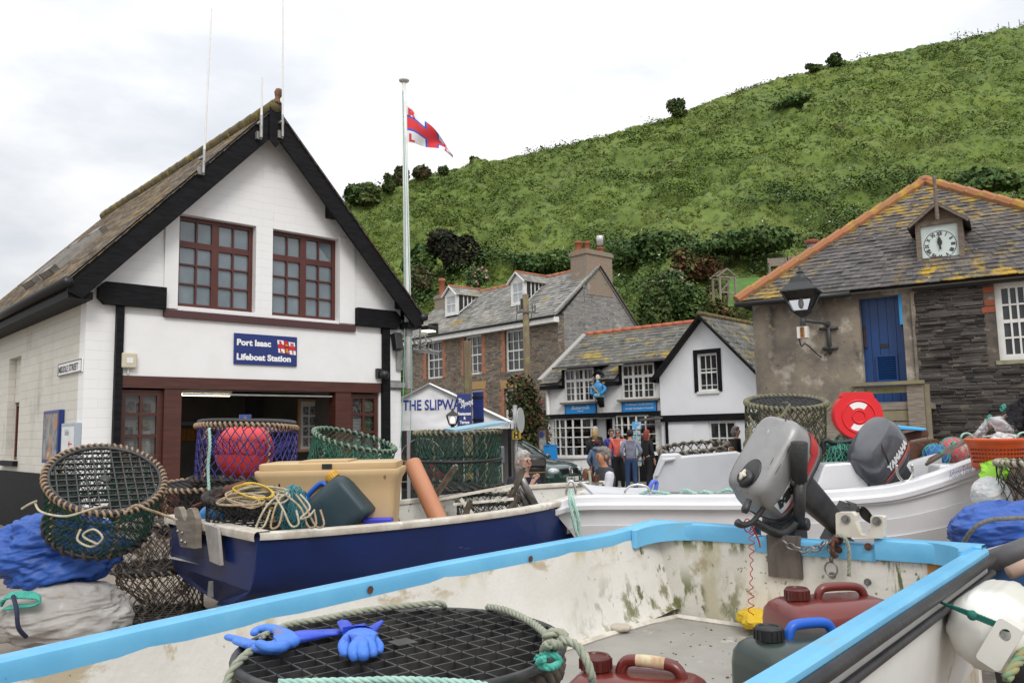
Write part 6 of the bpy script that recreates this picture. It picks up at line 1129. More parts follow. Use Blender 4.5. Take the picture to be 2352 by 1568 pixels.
person('blond woman in a long black coat seen from behind', ploc(1366, 990, 21.4, 1.66), R(168), 1.63, k_black, k_black, h_blond, 'bob', ('bent', 'bent'), toplen=.72, group=G)
person('child in blue grey hoodie with dark maroon hair seen from behind', ploc(1371, 1010, 19.6, 1.42), R(175), 1.4, k_hood, k_black, h_brown, 'short', ('pocket', 'pocket'), hood=k_hood, toplen=.75, group=G)
person('man with glasses in a violet blue jacket at the shop door', ploc(1404, 995, 24.0, 1.62), R(8), 1.64, k_purple, k_jean, h_brown if False else hairm('brown hair', (.12, .08, .05)), 'short', ('down', 'pocket'), glasses='clear', group=G)
pw=person('grey haired woman with sunglasses in a coral jacket holding a paper', ploc(1419, 990, 22.2, 1.66), R(-8), 1.65, k_coral, k_black, h_grey, 'short', ('down', 'hold'), glasses='sun', hood=cloth('black lining', (.02, .018, .025)), group=G)
t=thing('newspaper', 'folded white paper held by the woman in the coral jacket', 'paper', at(1434, 1027, 21.9), R(-20));MB().bx(-.1, .1, -.01, .01, -.15, .17).build('sheet', m_paper, t)
person('man in blue grey jumper and jeans walking away with hands in pockets', ploc(1447, 996, 21.2, 1.63), R(178), 1.62, k_greyk, k_jean, h_dark, 'short', ('pocket', 'pocket'), skin=m_tan, toplen=.86, step=.06, shoes=cloth('brown leather', (.1, .05, .03)), group=G)
person('woman with long copper hair, black jacket and black trousers in profile', ploc(1486, 997, 22.2, 1.6), R(120), 1.6, k_black, k_black, h_red, 'long', ('down', 'down'), step=.1, group=G)
person('grey haired woman in black passing the cottage window', ploc(1690, 987, 19.5, 1.66), R(75), 1.64, k_black, k_black, h_grey, 'bob', ('down', 'bent'), group=G)
person('ginger haired child below the woman in black', ploc(1681, 1031, 18.0, 1.2), R(140), 1.2, k_hood, k_jean, hairm('ginger hair', (.35, .16, .07)), 'bob', group=G)
person('tanned grey haired man in charcoal gilet with white sleeves, seated in profile', tuple(at(1386, 1034, 11.0).xy)+(.16, ), R(-72), 1.72, cloth('charcoal quilt', (.045, .047, .055), .5), k_jean, h_grey, 'short', ('lap', 'lap'), seat=True, skin=m_tan, sleeves=cloth('white cotton', (.62, .62, .68)), group='people seated beyond the boats')
person('woman with thick white hair and glasses in navy, seated and looking down', tuple(at(1202, 1046, 9.4).xy)+(.21, ), R(35), 1.66, cloth('navy knit', (.012, .014, .03)), k_jean, h_white, 'bob', ('eat', 'lap'), seat=True, glasses='clear', look=R(10), group='people seated beyond the boats')
person('diner in a pink top at a table inside the marquee', tuple(at(1008, 1040, 19.7).xy)+(.0, ), R(60), 1.7, cloth('pink top', (.6, .1, .16)), k_black, h_dark, 'bob', ('eat', 'lap'), seat=True, group='diners in the marquee')
person('diner in dark clothes behind the clear marquee sheet', tuple(at(940, 1030, 19.9).xy)+(.0, ), R(-60), 1.7, k_black, k_black, h_grey, 'short', ('eat', 'lap'), seat=True, group='diners in the marquee')
def chair(x, y, z, rz, lab):
 t=thing('seat_stool', lab, 'seat', (x, y, z), rz);MB().bx(-.2, .2, -.2, .2, .36, .40).build('seat', m_tim, t)
 for a in(-.17, .17):
  for b in(-.17, .17):MB().bx(a-.02, a+.02, b-.02, b+.02, 0, .36).build('leg', m_tim, t)
chair(*at(1386, 1034, 11.0).xy, .13, .3, 'plain wooden stool under the man in the gilet');chair(*at(1202, 1046, 9.4).xy, .17, .5, 'plain wooden stool under the woman in navy')
chair(*at(1008, 1040, 19.7).xy, 0, .5, 'stool under the diner in the pink top');chair(*at(940, 1030, 19.9).xy, 0, .5, 'stool under the diner in dark clothes')
# ---------------------------------------------------------------- boats drawn up on the slip
def rrect(hx, hy, r, n=4, cx=0, cy=0):
 out=[]
 for sx, sy, a0 in((1, 1, 0), (-1, 1, 90), (-1, -1, 180), (1, -1, 270)):
  for k in range(n+1):q=R(a0+90*k/n);out.append((cx+sx*(hx-r)+r*math.cos(q), cy+sy*(hy-r)+r*math.sin(q)))
 return out
def sell(a, b, e, n=32):return[(a*math.copysign(abs(math.cos(q))**(2/e), math.cos(q)), b*math.copysign(abs(math.sin(q))**(2/e), math.sin(q)))for q in[2*math.pi*k/n for k in range(n)]]
def splat(mb, p, r=.01):mb.ell(p, r, 8, 5)
m_steel=mat('dull steel', (.3, .29, .28), .4, (.2, .19, .18), 20, metal=.8);m_rust=mat('rusty iron plate', (.12, .045, .025), .85, (.07, .028, .018), 7, stains=[((.2, .08, .03), 14, .6, .7)], bump=.4, bscale=30)
m_hullw=mat('grimy white hull', (.72, .72, .7), .4, (.62, .62, .6), 2, stains=[((.3, .31, .2), 5, .66, .76, (1, 1, .35)), ((.12, .13, .1), 22, .73, .77)], bump=.05, bscale=40)
m_liner=mat('stained boat lining', (.68, .66, .61), .7, (.6, .575, .52), 2.2, stains=[((.42, .35, .24), 2.4, .54, .6, (1, 1, 2.2), (2, .97, 1.08)), ((.46, .39, .28), 4.5, .63, .67, (1, 1, 1)), ((.17, .165, .075), 15, .5, .63, (1, 1, .45), (0, -.95, -.3, 2, 1.03, .8)), ((.48, .42, .27), 3.2, .52, .62, (1, 1, .6), (2, 1.0, 1.1)), ((.1, .11, .045), 13, .6, .66, (1, 1, .5), (0, -.8, -.2)), ((.16, .15, .1), 30, .68, .72, (1, 1, 1)), ((.12, .13, .05), 6, .6, .7, (1, 1, .6), (0, -1.2, -.3, 2, .8, .72)), ((.42, .39, .32), 5, .66, .74, (.4, .4, 3))], bump=.15, bscale=50)
m_tline=mat('stained transom lining', (.66, .635, .58), .7, (.58, .55, .48), 2.5, stains=[((.16, .165, .07), 15, .49, .62, (1, 1, .45), (1, .05, .5, 2, 1.0, .84)), ((.48, .44, .32), 3.2, .56, .68, (1, 1, .4)), ((.12, .13, .05), 11, .52, .62, (1, 1, .4), (2, 1.02, 1.09)), ((.1, .115, .04), 12, .56, .64, (1, 1.6, .25), (1, -.28, -.36)), ((.4, .2, .06), 2.2, .5, .58, (1, 3, .1), (1, -.33, -.36, 1, -.16, -.24)), ((.14, .15, .06), 26, .62, .68), ((.36, .31, .2), 3, .6, .68)], bump=.15, bscale=50)
m_sky=mat('sky blue gloss paint', (.155, .46, .71), .34, (.12, .40, .65), 3, stains=[((.04, .2, .34), 24, .69, .73, (1, 1, 1)), ((.4, .46, .42), 9, .68, .71, (1, 1, 1)), ((.14, .13, .1), 30, .74, .77), ((.2, .42, .55), 2.5, .6, .75)], bump=.06, bscale=25)
m_rub=MATS['brown slate rubble'];m_rubr=mat('black rubbing strake', (.009, .008, .011), .45, (.022, .02, .024), 6, bump=.15, bscale=40)
D1=V((.648, .7616, 0)).normalized();RZ1=math.atan2(D1.y, D1.x);B1=V((1.367, 3.825, 0));P1=V((-D1.y, D1.x, 0))
b1=thing('blue_rimmed_boat', 'open white dinghy in the foreground with a sky blue gunwale and algae stained lining', 'boat', B1, RZ1)
I1=ROOTM[b1.name].inverted()
def t1(px, py, x=0):p=I1@atplane(px, py, B1+D1*x, D1);return p.y, p.z
RIM=1.15;FLZ=.72
XB=[-4.75, -4.5, -4.2, -3.8, -3.4, -3.07, -2.74, -2.3, -1.5, -.68, -.3, 0, 1]
def hw1(x, s=1):return float(np.interp(x, XB, (.0, .22, .4, .58, .7, .782, .84, .885, .93, .915, .88, .84, .84)if s>0 else(.0, .2, .36, .51, .62, .675, .71, .724, .712, .702, .696, .69, .69)))
xs1=[0, -.1]+[-.2*k for k in range(1, 23)]+[-4.5, -4.6, -4.7]
def rise(x):return .03*max(0, min(1, (x+.5)/.4))**2 if x>-.5 else .0 if x>-2.6 else .1*((-2.6-x)/2.1)**2
prof=[(1.0, 1.12), (1.0, 1.04), (.985, .93), (.955, .8), (.9, .68), (.8, .56), (.62, .47), (.35, .4), (.0, .345)]
mb=MB();mb.smooth=True
mb.loft([[V((x-.02*(1.12-z), hw1(x)*k, z+rise(x)))for k, z in prof]+[V((x, -hw1(x, -1)*k, z+(rise(x)if x<-1 else 0)))for k, z in prof[::-1][1:]]for x in xs1], closed=False)
mb.smooth=False;mb.add([V((0, hw1(0)*k, z))for k, z in prof]+[V((0, -hw1(0, -1)*k, z))for k, z in prof[::-1][1:]], [tuple(range(17))]);mb.build('hull', m_hullw, b1)
ip=[(.046, 1.125), (.07, 1.0), (.1, .86), (.13, .76), (.16, FLZ+.005)]
for s in(1, -1):
 mb=MB();mb.smooth=True;mb.loft([[V((x, s*max(.01, hw1(x, s)-o), z+(rise(x)if s>0 or x<-1 else 0)))for o, z in ip]for x in[-.055]+xs1[1:]], closed=False);mb.build('lining', m_liner, b1)
m_sole=mat('grey boat floor', (.33, .315, .285), .8, (.27, .255, .225), 2.2, stains=[((.12, .085, .06), 38, .68, .72), ((.42, .4, .36), 6, .6, .7), ((.16, .12, .08), 3.5, .62, .72)], bump=.2, bscale=80)
mb=MB();n_=len(xs1);mb.add([V((x, s*max(.0, hw1(x, s)-.15), FLZ))for s in(1, -1)for x in xs1], [(k, k+1, n_+k+1, n_+k)for k in range(n_-1)]);mb.build('floor', m_sole, b1)
mb=MB();xe=-.10;mb.tube([V((x, hw1(x)-.165, FLZ+.006))for x in(-2.6, -2.2, -1.8, -1.4, -1, -.6, -.3)]+[V((xe, .84-.17, FLZ+.006)), V((xe, -.55, FLZ+.006))], .014, 6);mb.build('floor_fillet', mat('white filler', (.7, .66, .58), .7, (.5, .46, .38), 12), b1)
MB().bx(-.055, -.003, -.64, .79, .6, 1.1).build('transom', m_tline, b1)
def cap(path, w_in, w_out, h, name):
 """path of (x, y, z) points on the outer edge, inward direction given per point"""
 mb=MB();mb.smooth=True;rings=[]
 for p, i in path:
  p=V(p);i=V(i);e=.012;pr=[(-w_out, -h*.55), (-w_out, -e), (-w_out+e, 0), (w_in-e, .0), (w_in-.003, -e*.6), (w_in, -e*1.6), (w_in-.001, -h*.7), (w_in-.004, -h), (w_in-.016, -h-.004)]
  w=1+.06*noise.noise(p*3);rings.append([p+i*a+V((0, 0, b*w))for a, b in pr])
 mb.loft(rings, closed=False);return mb.build(name, m_sky, b1, smooth=35.0)
pathL=[((x, hw1(x), RIM+rise(x)), (0, -1, 0))for x in[-.012-.1*k for k in range(47)]];pathL=[(p, i)for p, i in pathL if p[1]>.02]
capL=cap(pathL, .055, .012, .075, 'gunwale_capping');cap([((x, -hw1(x, -1), RIM+(rise(x)if x<-1 else 0)), (0, 1, 0))for x in[-.012-.1*k for k in range(47)]], .05, .012, .078, 'gunwale_capping')
mb=MB();[mb.lathe([(.011, 0), (.014, .004)], 8, Matrix.Translation((x, hw1(x)-.056, RIM-.045+dz))@Matrix.Rotation(R(90), 4, 'X'))for x, dz in((-1.0, 0), (-1.9, .01))];mb.build('plug', MATS['rusty iron plate'], b1)
yl, yr=t1(1745, 1210)[0], t1(2022, 1250)[0]
def tcap(y0, y1, wi, h, zt, nm='transom_capping'):
 pts=[((-.0, y, zt), (-1, 0, 0))for y in[y0+(y1-y0)*k/8 for k in range(9)]];o=cap(pts, wi, .012, h, nm)
 for y in(y0, y1):mb=MB();mb.add([V((.012, y, zt-h*.55)), V((.012, y, zt)), V((-wi, y, zt)), V((-wi, y, zt-h))], [(0, 1, 2, 3)]);mb.build('capping_end', m_sky, o);return o
tcap(.84, yl, .07, .08, RIM+.031);tcap(yl, yr, .068, .07, RIM-.012);tcap(yr, -.69, .08, .085, RIM+.014)
for s in(1, -1):
 yc_=.79 if s>0 else .645;zk=.032 if s>0 else .0135;arc=[(-.065-.2*(1-math.sin(q)), s*(yc_-.2*(1-math.cos(q))))for q in[k*math.pi/24 for k in range(13)]]
 mb=MB();mb.sheet([(-.012, s*(yc_+.02))]+[(-.265, s*(yc_+.03 if s>0 else yc_+.02))]+arc+[(-.012, s*arc[-1][1]/s)], [], lambda a, d, b:V((a, b, RIM+zk-d-(.03*min(1, max(0, (-.06-a)/.2))if s>0 else 0))), .085);mb.build('corner_knee', m_sky, b1, bevel=.008)
for zo, th in((-.043, .034), (-.098, .024)):
 for s in(1, -1):mb=MB();mb.smooth=True;mb.tube([V((x, s*(hw1(x, s)+.018), RIM+(rise(x)if s>0 or x<-1 else 0)+zo))for x in[-.0-.15*k for k in range(30)]], th*.54, 10);mb.build('rubbing_strake', m_rubr, b1)
mb=MB();mb.smooth=True;mb.tube([V((.012, .84, RIM-.05)), V((.012, -.69, RIM-.05))], .02, 8);mb.build('stern_strake', m_rubr, b1)
m_ply=mat('weathered plywood', (.13, .105, .09), .85, (.09, .075, .065), 5, st=(1, 6, .7), stains=[((.3, .04, .03), 40, .8, .82)], bump=.3, bscale=30, bst=(1, 8, 1))
a=t1(1762, 1252, -.075);b=t1(1843, 1341, -.075);MB().bx(-.078, -.0565, min(a[0], b[0]), max(a[0], b[0]), b[1]+.02, a[1]+.05).build('motor_pad', m_ply, b1)
nb=[t1(px, py, -.09)for px, py in((1922, 1232), (1921, 1180), (1925, 1176), (1968, 1176), (1976, 1184), (1977, 1198), (1983, 1212), (1992, 1226), (2003, 1231), (2012, 1229), (2019, 1222), (2022, 1210), (2022, 1190), (2026, 1185), (2058, 1186), (2060, 1190), (2058, 1237))]
sc_=(2032-1922)/(2060-1922);y0_=nb[0][0];nb=[(y0_+(y-y0_)*sc_, z)for y, z in nb]
mb=MB();mb.sheet(nb, [], lambda a, d, b:V((-.098+d, a, b)), .05);o=mb.build('sculling_notch', mat('chalky white wood', (.6, .57, .5), .7, (.5, .46, .38), 6, stains=[((.22, .2, .12), 5, .62, .72)]), b1, bevel=.006)
for px, py in((1943, 1192), (2014, 1196)):
 y, z=t1(px, py, -.1);T=Matrix.Translation((-.1, y, z))@Matrix.Rotation(R(-90), 4, 'Y');mb=MB();mb.lathe([(.019, 0), (.019, .004)], 16, T);mb.lathe([(.009, .004), (.009, .012)], 6, T);mb.build('bolt', m_steel, o)
for px, py in((1997, 1254), (1996, 1335), (1915, 1320)):
 y, z=t1(px, py, -.06);T=Matrix.Translation((-.075, y, z))@Matrix.Rotation(R(-90), 4, 'Y');mb=MB();mb.lathe([(.016, 0), (.016, .004)], 16, T);mb.lathe([(.008, .004), (.008, .016)], 6, T);mb.build('bolt', m_rust if py<1300 else m_steel, b1)
def chain(pts, r, name, label, cat, m, group=None):
 P=resample(spl(pts, 10), r*4.6);mb=MB();mb.smooth=True
 for i, (a, b)in enumerate(zip(P, P[1:])):
  d=(b-a).normalized();x=d.cross(V((.3, .2, 1)if i%2 else(1, -.4, .2))).normalized();y=d.cross(x)
  if i%2:x=y
  c=(a+b)/2;mb.tube([c+d*(math.cos(q)*r*3.1)+x*(math.sin(q)*r*1.9)for q in[k*math.pi/5 for k in range(10)]], r*.8, 5, closed=True)
 return tag(mb.build(name, m), label, cat, group)
W1=lambda px, py, x=-.1:atplane(px, py, B1+D1*x, D1)
chain([W1(1798, 1240), W1(1815, 1254), W1(1845, 1262), W1(1880, 1258), W1(1894, 1244), W1(1903, 1236)], .0065, 'chain', 'steel chain looped along the transom from the motor clamp to a hook', 'chain', m_steel)
chain([W1(1912, 1236), W1(1900, 1250), W1(1908, 1268), W1(1909, 1284), W1(1910, 1296)], .006, 'chain', 'short chain hanging from the hook on the transom', 'chain', m_steel)
mb=MB();mb.smooth=True;c=W1(1909, 1306, -.09);mb.tube([c+P1*(.027*math.cos(q))+V((0, 0, .03*math.sin(q)))for q in[k*math.pi/10 for k in range(20)]], .0042, 6, closed=True);tag(mb.build('iron_ring', m_steel), 'plain steel ring at the end of the hanging chain', 'ring')
mb=MB();c=W1(1920, 1246, -.085);[splat(mb, c+V((random.uniform(-.02, .02), random.uniform(-.02, .02), random.uniform(-.05, .02))), .016)for _ in range(6)];mb.tube(spl([c+V((0, 0, .03)), c-D1*.04, c-D1*.035-V((0, 0, .05)), c-D1*.0-V((0, 0, .055))], 5), .009, 6);tag(mb.build('hook', m_rust, smooth=True), 'rusty iron hook on the transom carrying chain and rope', 'hook')
m_rope_g=mat('weathered green-grey rope', (.33, .34, .26), .9, (.24, .26, .2), 40, stains=[((.12, .3, .22), 8, .6, .7)]);m_rope_t=mat('tan rope', (.42, .33, .22), .9, (.3, .22, .14), 30);m_rope_c=mat('cream rope', (.5, .45, .33), .9, (.38, .34, .25), 30);m_teal=mat('sea green twine', (.05, .33, .26), .8, (.08, .42, .33), 20);m_pale=mat('pale mint rope', (.36, .55, .47), .9, (.28, .46, .4), 25);m_yel=mat('yellow rope', (.6, .4, .05), .8, (.5, .34, .06), 25);m_dkrope=mat('dark tarred rope', (.055, .045, .035), .95, (.1, .08, .06), 25)
rope_o=lambda pts, r, m, lab, n=8, name='rope', grp=None:tag(rope(MB(), spl(pts, n), r).build(name, m), lab, 'rope', grp)
rope_o([W1(1912, 1244, -.06), W1(1925, 1230, -.1), W1(1942, 1236, -.11), W1(1950, 1262, -.1), W1(1951, 1295, -.09), W1(1950, 1322, -.085)], .0085, m_rope_g, 'frayed green-grey rope end hanging on the transom beside the chain')
Up=V((-.62, -.58, .53)).normalized();Fp=V((-.5, -.1, -.85));Fp=(Fp-Up*Fp.dot(Up)).normalized()
def motor_M(c, Fp, Up):y=Up.cross(Fp);M=Matrix((Fp, y, Up)).transposed().to_4x4();M.translation=c;return M
M1=motor_M(at(1800, 1096, 3.98), Fp, Up)@Matrix.Diagonal((1.06, 1.04, 1.04, 1))
mo=thing('outboard_motor', 'scratched silver grey outboard with red stripe, tilted up on the nearest boat', 'outboard', M=M1)
m_cowl=mat('scuffed silver cowl', (.265, .262, .26), .42, (.21, .208, .21), 5, stains=[((.07, .045, .035), 22, .665, .7, (1, 1, 1)), ((.1, .08, .07), 9, .67, .69, (1, 6, 1)), ((.46, .46, .46), 13, .66, .7, (1, 3, 1)), ((.08, .06, .05), 50, .74, .77)], metal=.25, coat=.2)
m_mblk=mat('oily black casting', (.013, .013, .014), .42, (.03, .03, .03), 9, bump=.1, bscale=40)
def superloft(mb, levels, n=36):
 for_=[]
 for z, a, b, cx, e in levels:for_.append([V((cx+x, y, z))for x, y in sell(a, b, e, n)])
 return mb.loft(for_)
mb=MB();mb.smooth=True;superloft(mb, [(-.005, .205, .118, 0, 4), (.01, .218, .132, 0, 4), (.06, .228, .14, 0, 3.6), (.12, .226, .138, 0, 3.4), (.175, .216, .128, -.002, 3.4), (.205, .207, .12, -.003, 4.4), (.213, .202, .115, -.003, 4.6), (.224, .194, .108, -.003, 4.6), (.238, .176, .09, -.004, 4.2), (.243, .12, .05, -.004, 3.2)]);cw_=mb.build('cowl', m_cowl, mo, smooth=32.0)
mb=MB();mb.smooth=True;superloft(mb, [(-.05, .16, .085, -.01, 3), (-.035, .2, .115, 0, 3.6), (-.012, .221, .133, 0, 4), (.006, .222, .135, 0, 4)]);mb.build('lower_pan', m_mblk, mo)
crv=lambda pts, z, r, mm, nm, par:(lambda mb:mb.build(nm, mm, par))((lambda mb:mb.tube(spl([V((x, y, z))for x, y in pts], 8), r, 5))(MB()))
crv([(-.195, .03), (-.1, .085), (-.01, .09), (.04, .09), (.09, .05), (.10, -.03), (.06, -.088)], .231, .0035, m_mblk, 'cowl_groove', cw_)
mb=MB();mb.smooth=True;mb.tube([V((-.003+x, y, .214))for x, y in sell(.2, .112, 3.4, 60)], .0035, 5, closed=True);mb.build('worn_edge', mat('worn paint edge', (.1, .06, .045), .7, (.3, .29, .28), 30, lo=.42, hi=.58), cw_)
mb=MB();mb.smooth=True;mb.lathe([(.0, .235), (.058, .236), (.062, .243), (.05, .246)], 20, Matrix.Translation((.115, .012, 0))@Matrix.Diagonal((1.25, .8, 1, 1)));mb.build('cap_recess', m_mblk, cw_)
mb=MB();mb.smooth=True;mb.lathe([(.038, .236), (.04, .262), (.034, .272), (.0, .273)], 20, Matrix.Translation((.145, .012, 0)));o=mb.build('fuel_cap', m_mblk, mo);mb=MB();mb.smooth=True;mb.ell((.145, .012, .283), (.03, .009, .012), 12, 6);mb.ell((.145, .012, .283), (.012, .02, .011), 10, 6);mb.build('vent_screw', mat('ivory plastic', (.6, .56, .46), .5), o)
sgn=1 if(M1.to_3x3()@V((0, 1, 0))).dot(V((0, 0, 1.65))-M1.to_translation())>0 else-1
def onside(x, z, e=.002):
 lv=[(.01, .218, .132), (.06, .228, .14), (.12, .226, .138), (.175, .216, .128)]
 a, b=lv[-1][1:]
 for(z0, a0, b0), (z1, a1, b1_)in zip(lv, lv[1:]):
  if z0<=z<=z1:f=(z-z0)/(z1-z0);a, b=a0+(a1-a0)*f, b0+(b1_-b0)*f
 y=b*max(0, 1-abs(x/a)**3.6)**(1/3.6);return V((x, sgn*(y+e), z))
mred=mat('decal red', (.42, .012, .015), .35);mdec=mat('decal black', (.015, .015, .016), .4);mwht=mat('decal white', (.6, .6, .6), .4)
def band(z0f, z1f, x0, x1, m, nm, e):mb=MB();mb.smooth=True;mb.grid(lambda u, v:onside(x0+(x1-x0)*u, z0f(u)+(z1f(u)-z0f(u))*v, e), 24, 3);mb.build(nm, m, cw_)
band(lambda u:.045, lambda u:.14-.02*u, -.05, .185, mwht, 'decal_field', .0015);band(lambda u:.03+.0*u, lambda u:.085-.05*u**2, -.2, .19, mred, 'decal_stripe', .0025);band(lambda u:.05, lambda u:.13-.03*u, -.21, -.12, mred, 'decal_block', .0028)
fl=-sgn
text('MRR', .062, lambda a, d, b:onside(.175-a*1.0 if sgn>0 else-.175+a, .082+b*.9-a*.0, .0045), mdec, cw_, bold=.006, shear=.25, xs=1.1)
mb=MB();mb.smooth=True;mb.tube([V((-.23, sgn*.02, .05)), V((-.255, sgn*.02, .05))], .02, 8);mb.build('latch', m_mblk, mo)
mb=MB();mb.loft([[V((x*k_+xo, y*k_, z))for x, y in rrect(.075, .045, .03)]for z, k_, xo in((-.04, 1.15, -.02), (-.14, 1.0, -.03), (-.3, .9, -.035), (-.5, .75, -.04), (-.56, .7, -.04))]);mb.smooth=True;mb.build('leg', m_mblk, mo, smooth='auto')
mb=MB();mb.bx(-.17, .06, -.055, .055, -.575, -.565);mb.loft([[V((x, y, z))for x, y in((-.15, 0), (-.1, .02), (.05, .02), (.1, 0), (.05, -.02), (-.1, -.02))]for z in(-.566, -.64)]);mb.smooth=True;mb.tube([V((-.16, 0, -.65)), V((-.1, 0, -.65)), V((.08, 0, -.65)), V((.13, 0, -.65))], [.02, .042, .04, .012], 12);mb.loft([[V((-.04, t_, -.68)), V((.07, t_, -.68)), V((-.0, t_*.3, -.8)), V((-.05, t_*.3, -.8))]for t_ in(-.008, .008)]);gc=mb.build('gearcase', m_mblk, mo)
for k in range(3):
 T=Matrix.Translation((-.175, 0, -.65))@Matrix.Rotation(2*math.pi*k/3, 4, 'X');mb=MB();mb.smooth=True;mb.grid(lambda u, v:T@V((.03*(v-.5)+.03*(u-.5), .05*math.sin(math.pi*u**.7)*(v-.5)*2, .015+.085*u)), 8, 4);mb.build('propeller_blade', m_mblk, gc)
Mi1=M1.inverted();WL=lambda px, py, Y:Mi1@at(px, py, Y)
mb=MB();mb.smooth=True;mb.tube([WL(1838, 1008, 3.72), WL(1838, 1012, 3.72), WL(1838, 1105, 3.76)], [.026, .037, .034], 14);tg=mb.build('tiller_grip', mat('ribbed black rubber', (.016, .016, .017), .6, (.03, .03, .03), 3, bump=.3, bscale=90), mo);mb=MB();mb.smooth=True;mb.tube([WL(1838, 1104, 3.76), WL(1837, 1180, 3.8), WL(1836, 1195, 3.84)], [.028, .026, .026], 10);mb.ell(WL(1824, 1110, 3.76), .016, 8, 6);mb.build('tiller_arm', m_mblk, mo)
mb=MB();mb.bx(0, 0, 0, 0, 0, 0);mb=MB();c0_=at(1812, 1222, 4.02);ax=lambda a, b, c:Mi1@(c0_+D1*a+P1*b+V((0, 0, c)))
def wbox(mb, x0, x1, y0, y1, z0, z1):return mb.add([ax(x, y, z)for x in(x0, x1)for y in(y0, y1)for z in(z0, z1)], [(0, 1, 3, 2), (4, 6, 7, 5), (0, 4, 5, 1), (2, 3, 7, 6), (0, 2, 6, 4), (1, 5, 7, 3)])
mb.smooth=False;wbox(mb, -.06, .09, -.06, .07, -.05, .03);wbox(mb, -.07, -.035, -.06, .07, -.16, .0);mb.smooth=True;mb.tube([ax(-.02, -.11, .035), ax(-.02, .12, .035)], .03, 12);mb.tube([ax(0, 0, .0), ax(0, 0, .12)], .05, 12);mb.build('clamp_bracket', m_mblk, mo, bevel=.006)
for y in(-.04, .05):mb=MB();mb.smooth=True;mb.tube([ax(-.07, y, -.12), ax(-.13, y, -.125)], .01, 8);mb.tube([ax(-.13, y-.035, -.125), ax(-.13, y+.035, -.125)], .008, 6);mb.build('clamp_screw', m_mblk, mo)
mb=MB();mb.smooth=True;mb.tube(spl([WL(1683, 1204, 3.72), WL(1700, 1213, 3.72), WL(1722, 1206, 3.74), WL(1740, 1185, 3.78), WL(1752, 1168, 3.82)], 6), [.012, .017, .019, .018, .017, .016, .015, .014, .014, .013, .013, .012, .012, .012, .012, .012, .012, .012, .012, .012, .012, .012, .012, .012, .012], 8);mb.build('carry_handle', m_mblk, mo)
mb=MB();mb.smooth=True;mb.tube(spl([WL(1730, 1205, 3.8), WL(1760, 1222, 3.82), WL(1790, 1232, 3.85), WL(1818, 1215, 3.9), WL(1840, 1190, 3.95)], 6), .02, 8);mb.build('steering_arm', m_mblk, mo);mb=MB();mb.smooth=True;mb.tube([WL(1716, 1152, 3.72), WL(1706, 1176, 3.7), WL(1704, 1184, 3.7)], [.014, .018, .012], 8);mb.build('choke_knob', m_mblk, mo)
top=at(1727, 1206, 3.78);bot=at(1725, 1412, 3.72);mb=MB();mb.smooth=True;n=420;P=[]
for i in range(n+1):f=i/n;p=top.lerp(bot, f);a_=(10 if f>.1 else 16)*2*math.pi*f*1.0;r_=.011*(.5+.5*min(1, f*6))*(.8+.4*math.sin(f*9));P.append(p+V((math.cos(a_)*r_, math.sin(a_)*r_, 0)))
mb.tube(P, .0022, 5);mb.tube(spl([top, top+V((.012, 0, -.03)), top+V((.03, .01, -.07)), top+V((.035, .01, -.1))], 6), .004, 5);mb.tube([top+V((-.02+.016*math.cos(q), 0, .0+.03*math.sin(q)))for q in[k*.5 for k in range(13)]], .003, 5);tag(mb.build('stop_cord', mat('red coiled cord', (.35, .01, .012), .4)), 'coiled red stop cord dangling from the silver outboard', 'cord')
# ---------------------------------------------------------------- dark blue boat
A2=V((.69, .724, 0)).normalized();B2=V((-2.02, 5.49, 0));b2=thing('dark_blue_boat', 'dark navy open boat with chipped white rim, loaded with pots and gear', 'boat', B2, math.atan2(A2.y, A2.x));I2=ROOTM[b2.name].inverted()
m_nvh=mat('scuffed navy gelcoat', (.006, .02, .105), .35, (.005, .016, .08), 1.4, stains=[((.06, .08, .14), 5, .66, .76, (.5, .5, 2)), ((.3, .33, .36), 26, .73, .76, (1, 1, .4)), ((.12, .15, .22), 9, .68, .72, (.3, .3, 2.5)), ((.2, .22, .2), 8, .7, .76, (1, 1, .6), (2, .72, .6))], coat=.15, spec=.3)
m_rimw=mat('chipped cream rim', (.6, .57, .5), .65, (.45, .4, .33), 6, stains=[((.22, .17, .12), 14, .64, .7), ((.7, .68, .64), 5, .58, .66)], bump=.25, bscale=30)
m_in2=mat('speckled white lining', (.6, .59, .55), .75, (.5, .49, .45), 5, stains=[((.22, .2, .14), 24, .6, .66), ((.3, .28, .2), 5, .6, .7)], bump=.2, bscale=50)
L2=4.2
def hw2f(x):return .775 if x<1.7 else .775*max(0, 1-((x-1.7)/(L2-1.7))**2.5)
RM2=1.08;sk2=lambda x, y:.1*y*max(0, 1-x/1.8)
xs2=[0, .2, .6, 1.1, 1.7, 2.1, 2.5, 2.9, 3.2, 3.5, 3.75, 3.95, 4.1, L2]
rz2=lambda x:-.045*math.sin(min(1, x/3.4)*math.pi)**.8+.04*max(0, (x-2.6)/1.6)
pr2=[(1.0, 0), (.995, -.07), (.985, -.14), (.968, -.21), (.94, -.275), (.89, -.33), (.8, -.38), (.62, -.425), (.35, -.465), (0, -.5)]
S2=lambda x, k, z, s:V((x+sk2(x, s*hw2f(x)), s*hw2f(x)*k, RM2+rz2(x)+z*(1+.42*min(1, x/1.3))))
mb=MB();mb.smooth=True;mb.loft([[S2(x, k, z, 1)for k, z in pr2]+[S2(x, k, z, -1)for k, z in pr2[::-1][1:]]for x in xs2], closed=False);mb.build('hull', m_nvh, b2, smooth=50.0)
mb=MB();mb.add([S2(0, k, z, 1)+V((0, 0, 0))for k, z in pr2]+[S2(0, k, z, -1)for k, z in pr2[::-1][1:]], [tuple(range(19))]);mb.build('transom', m_nvh, b2)
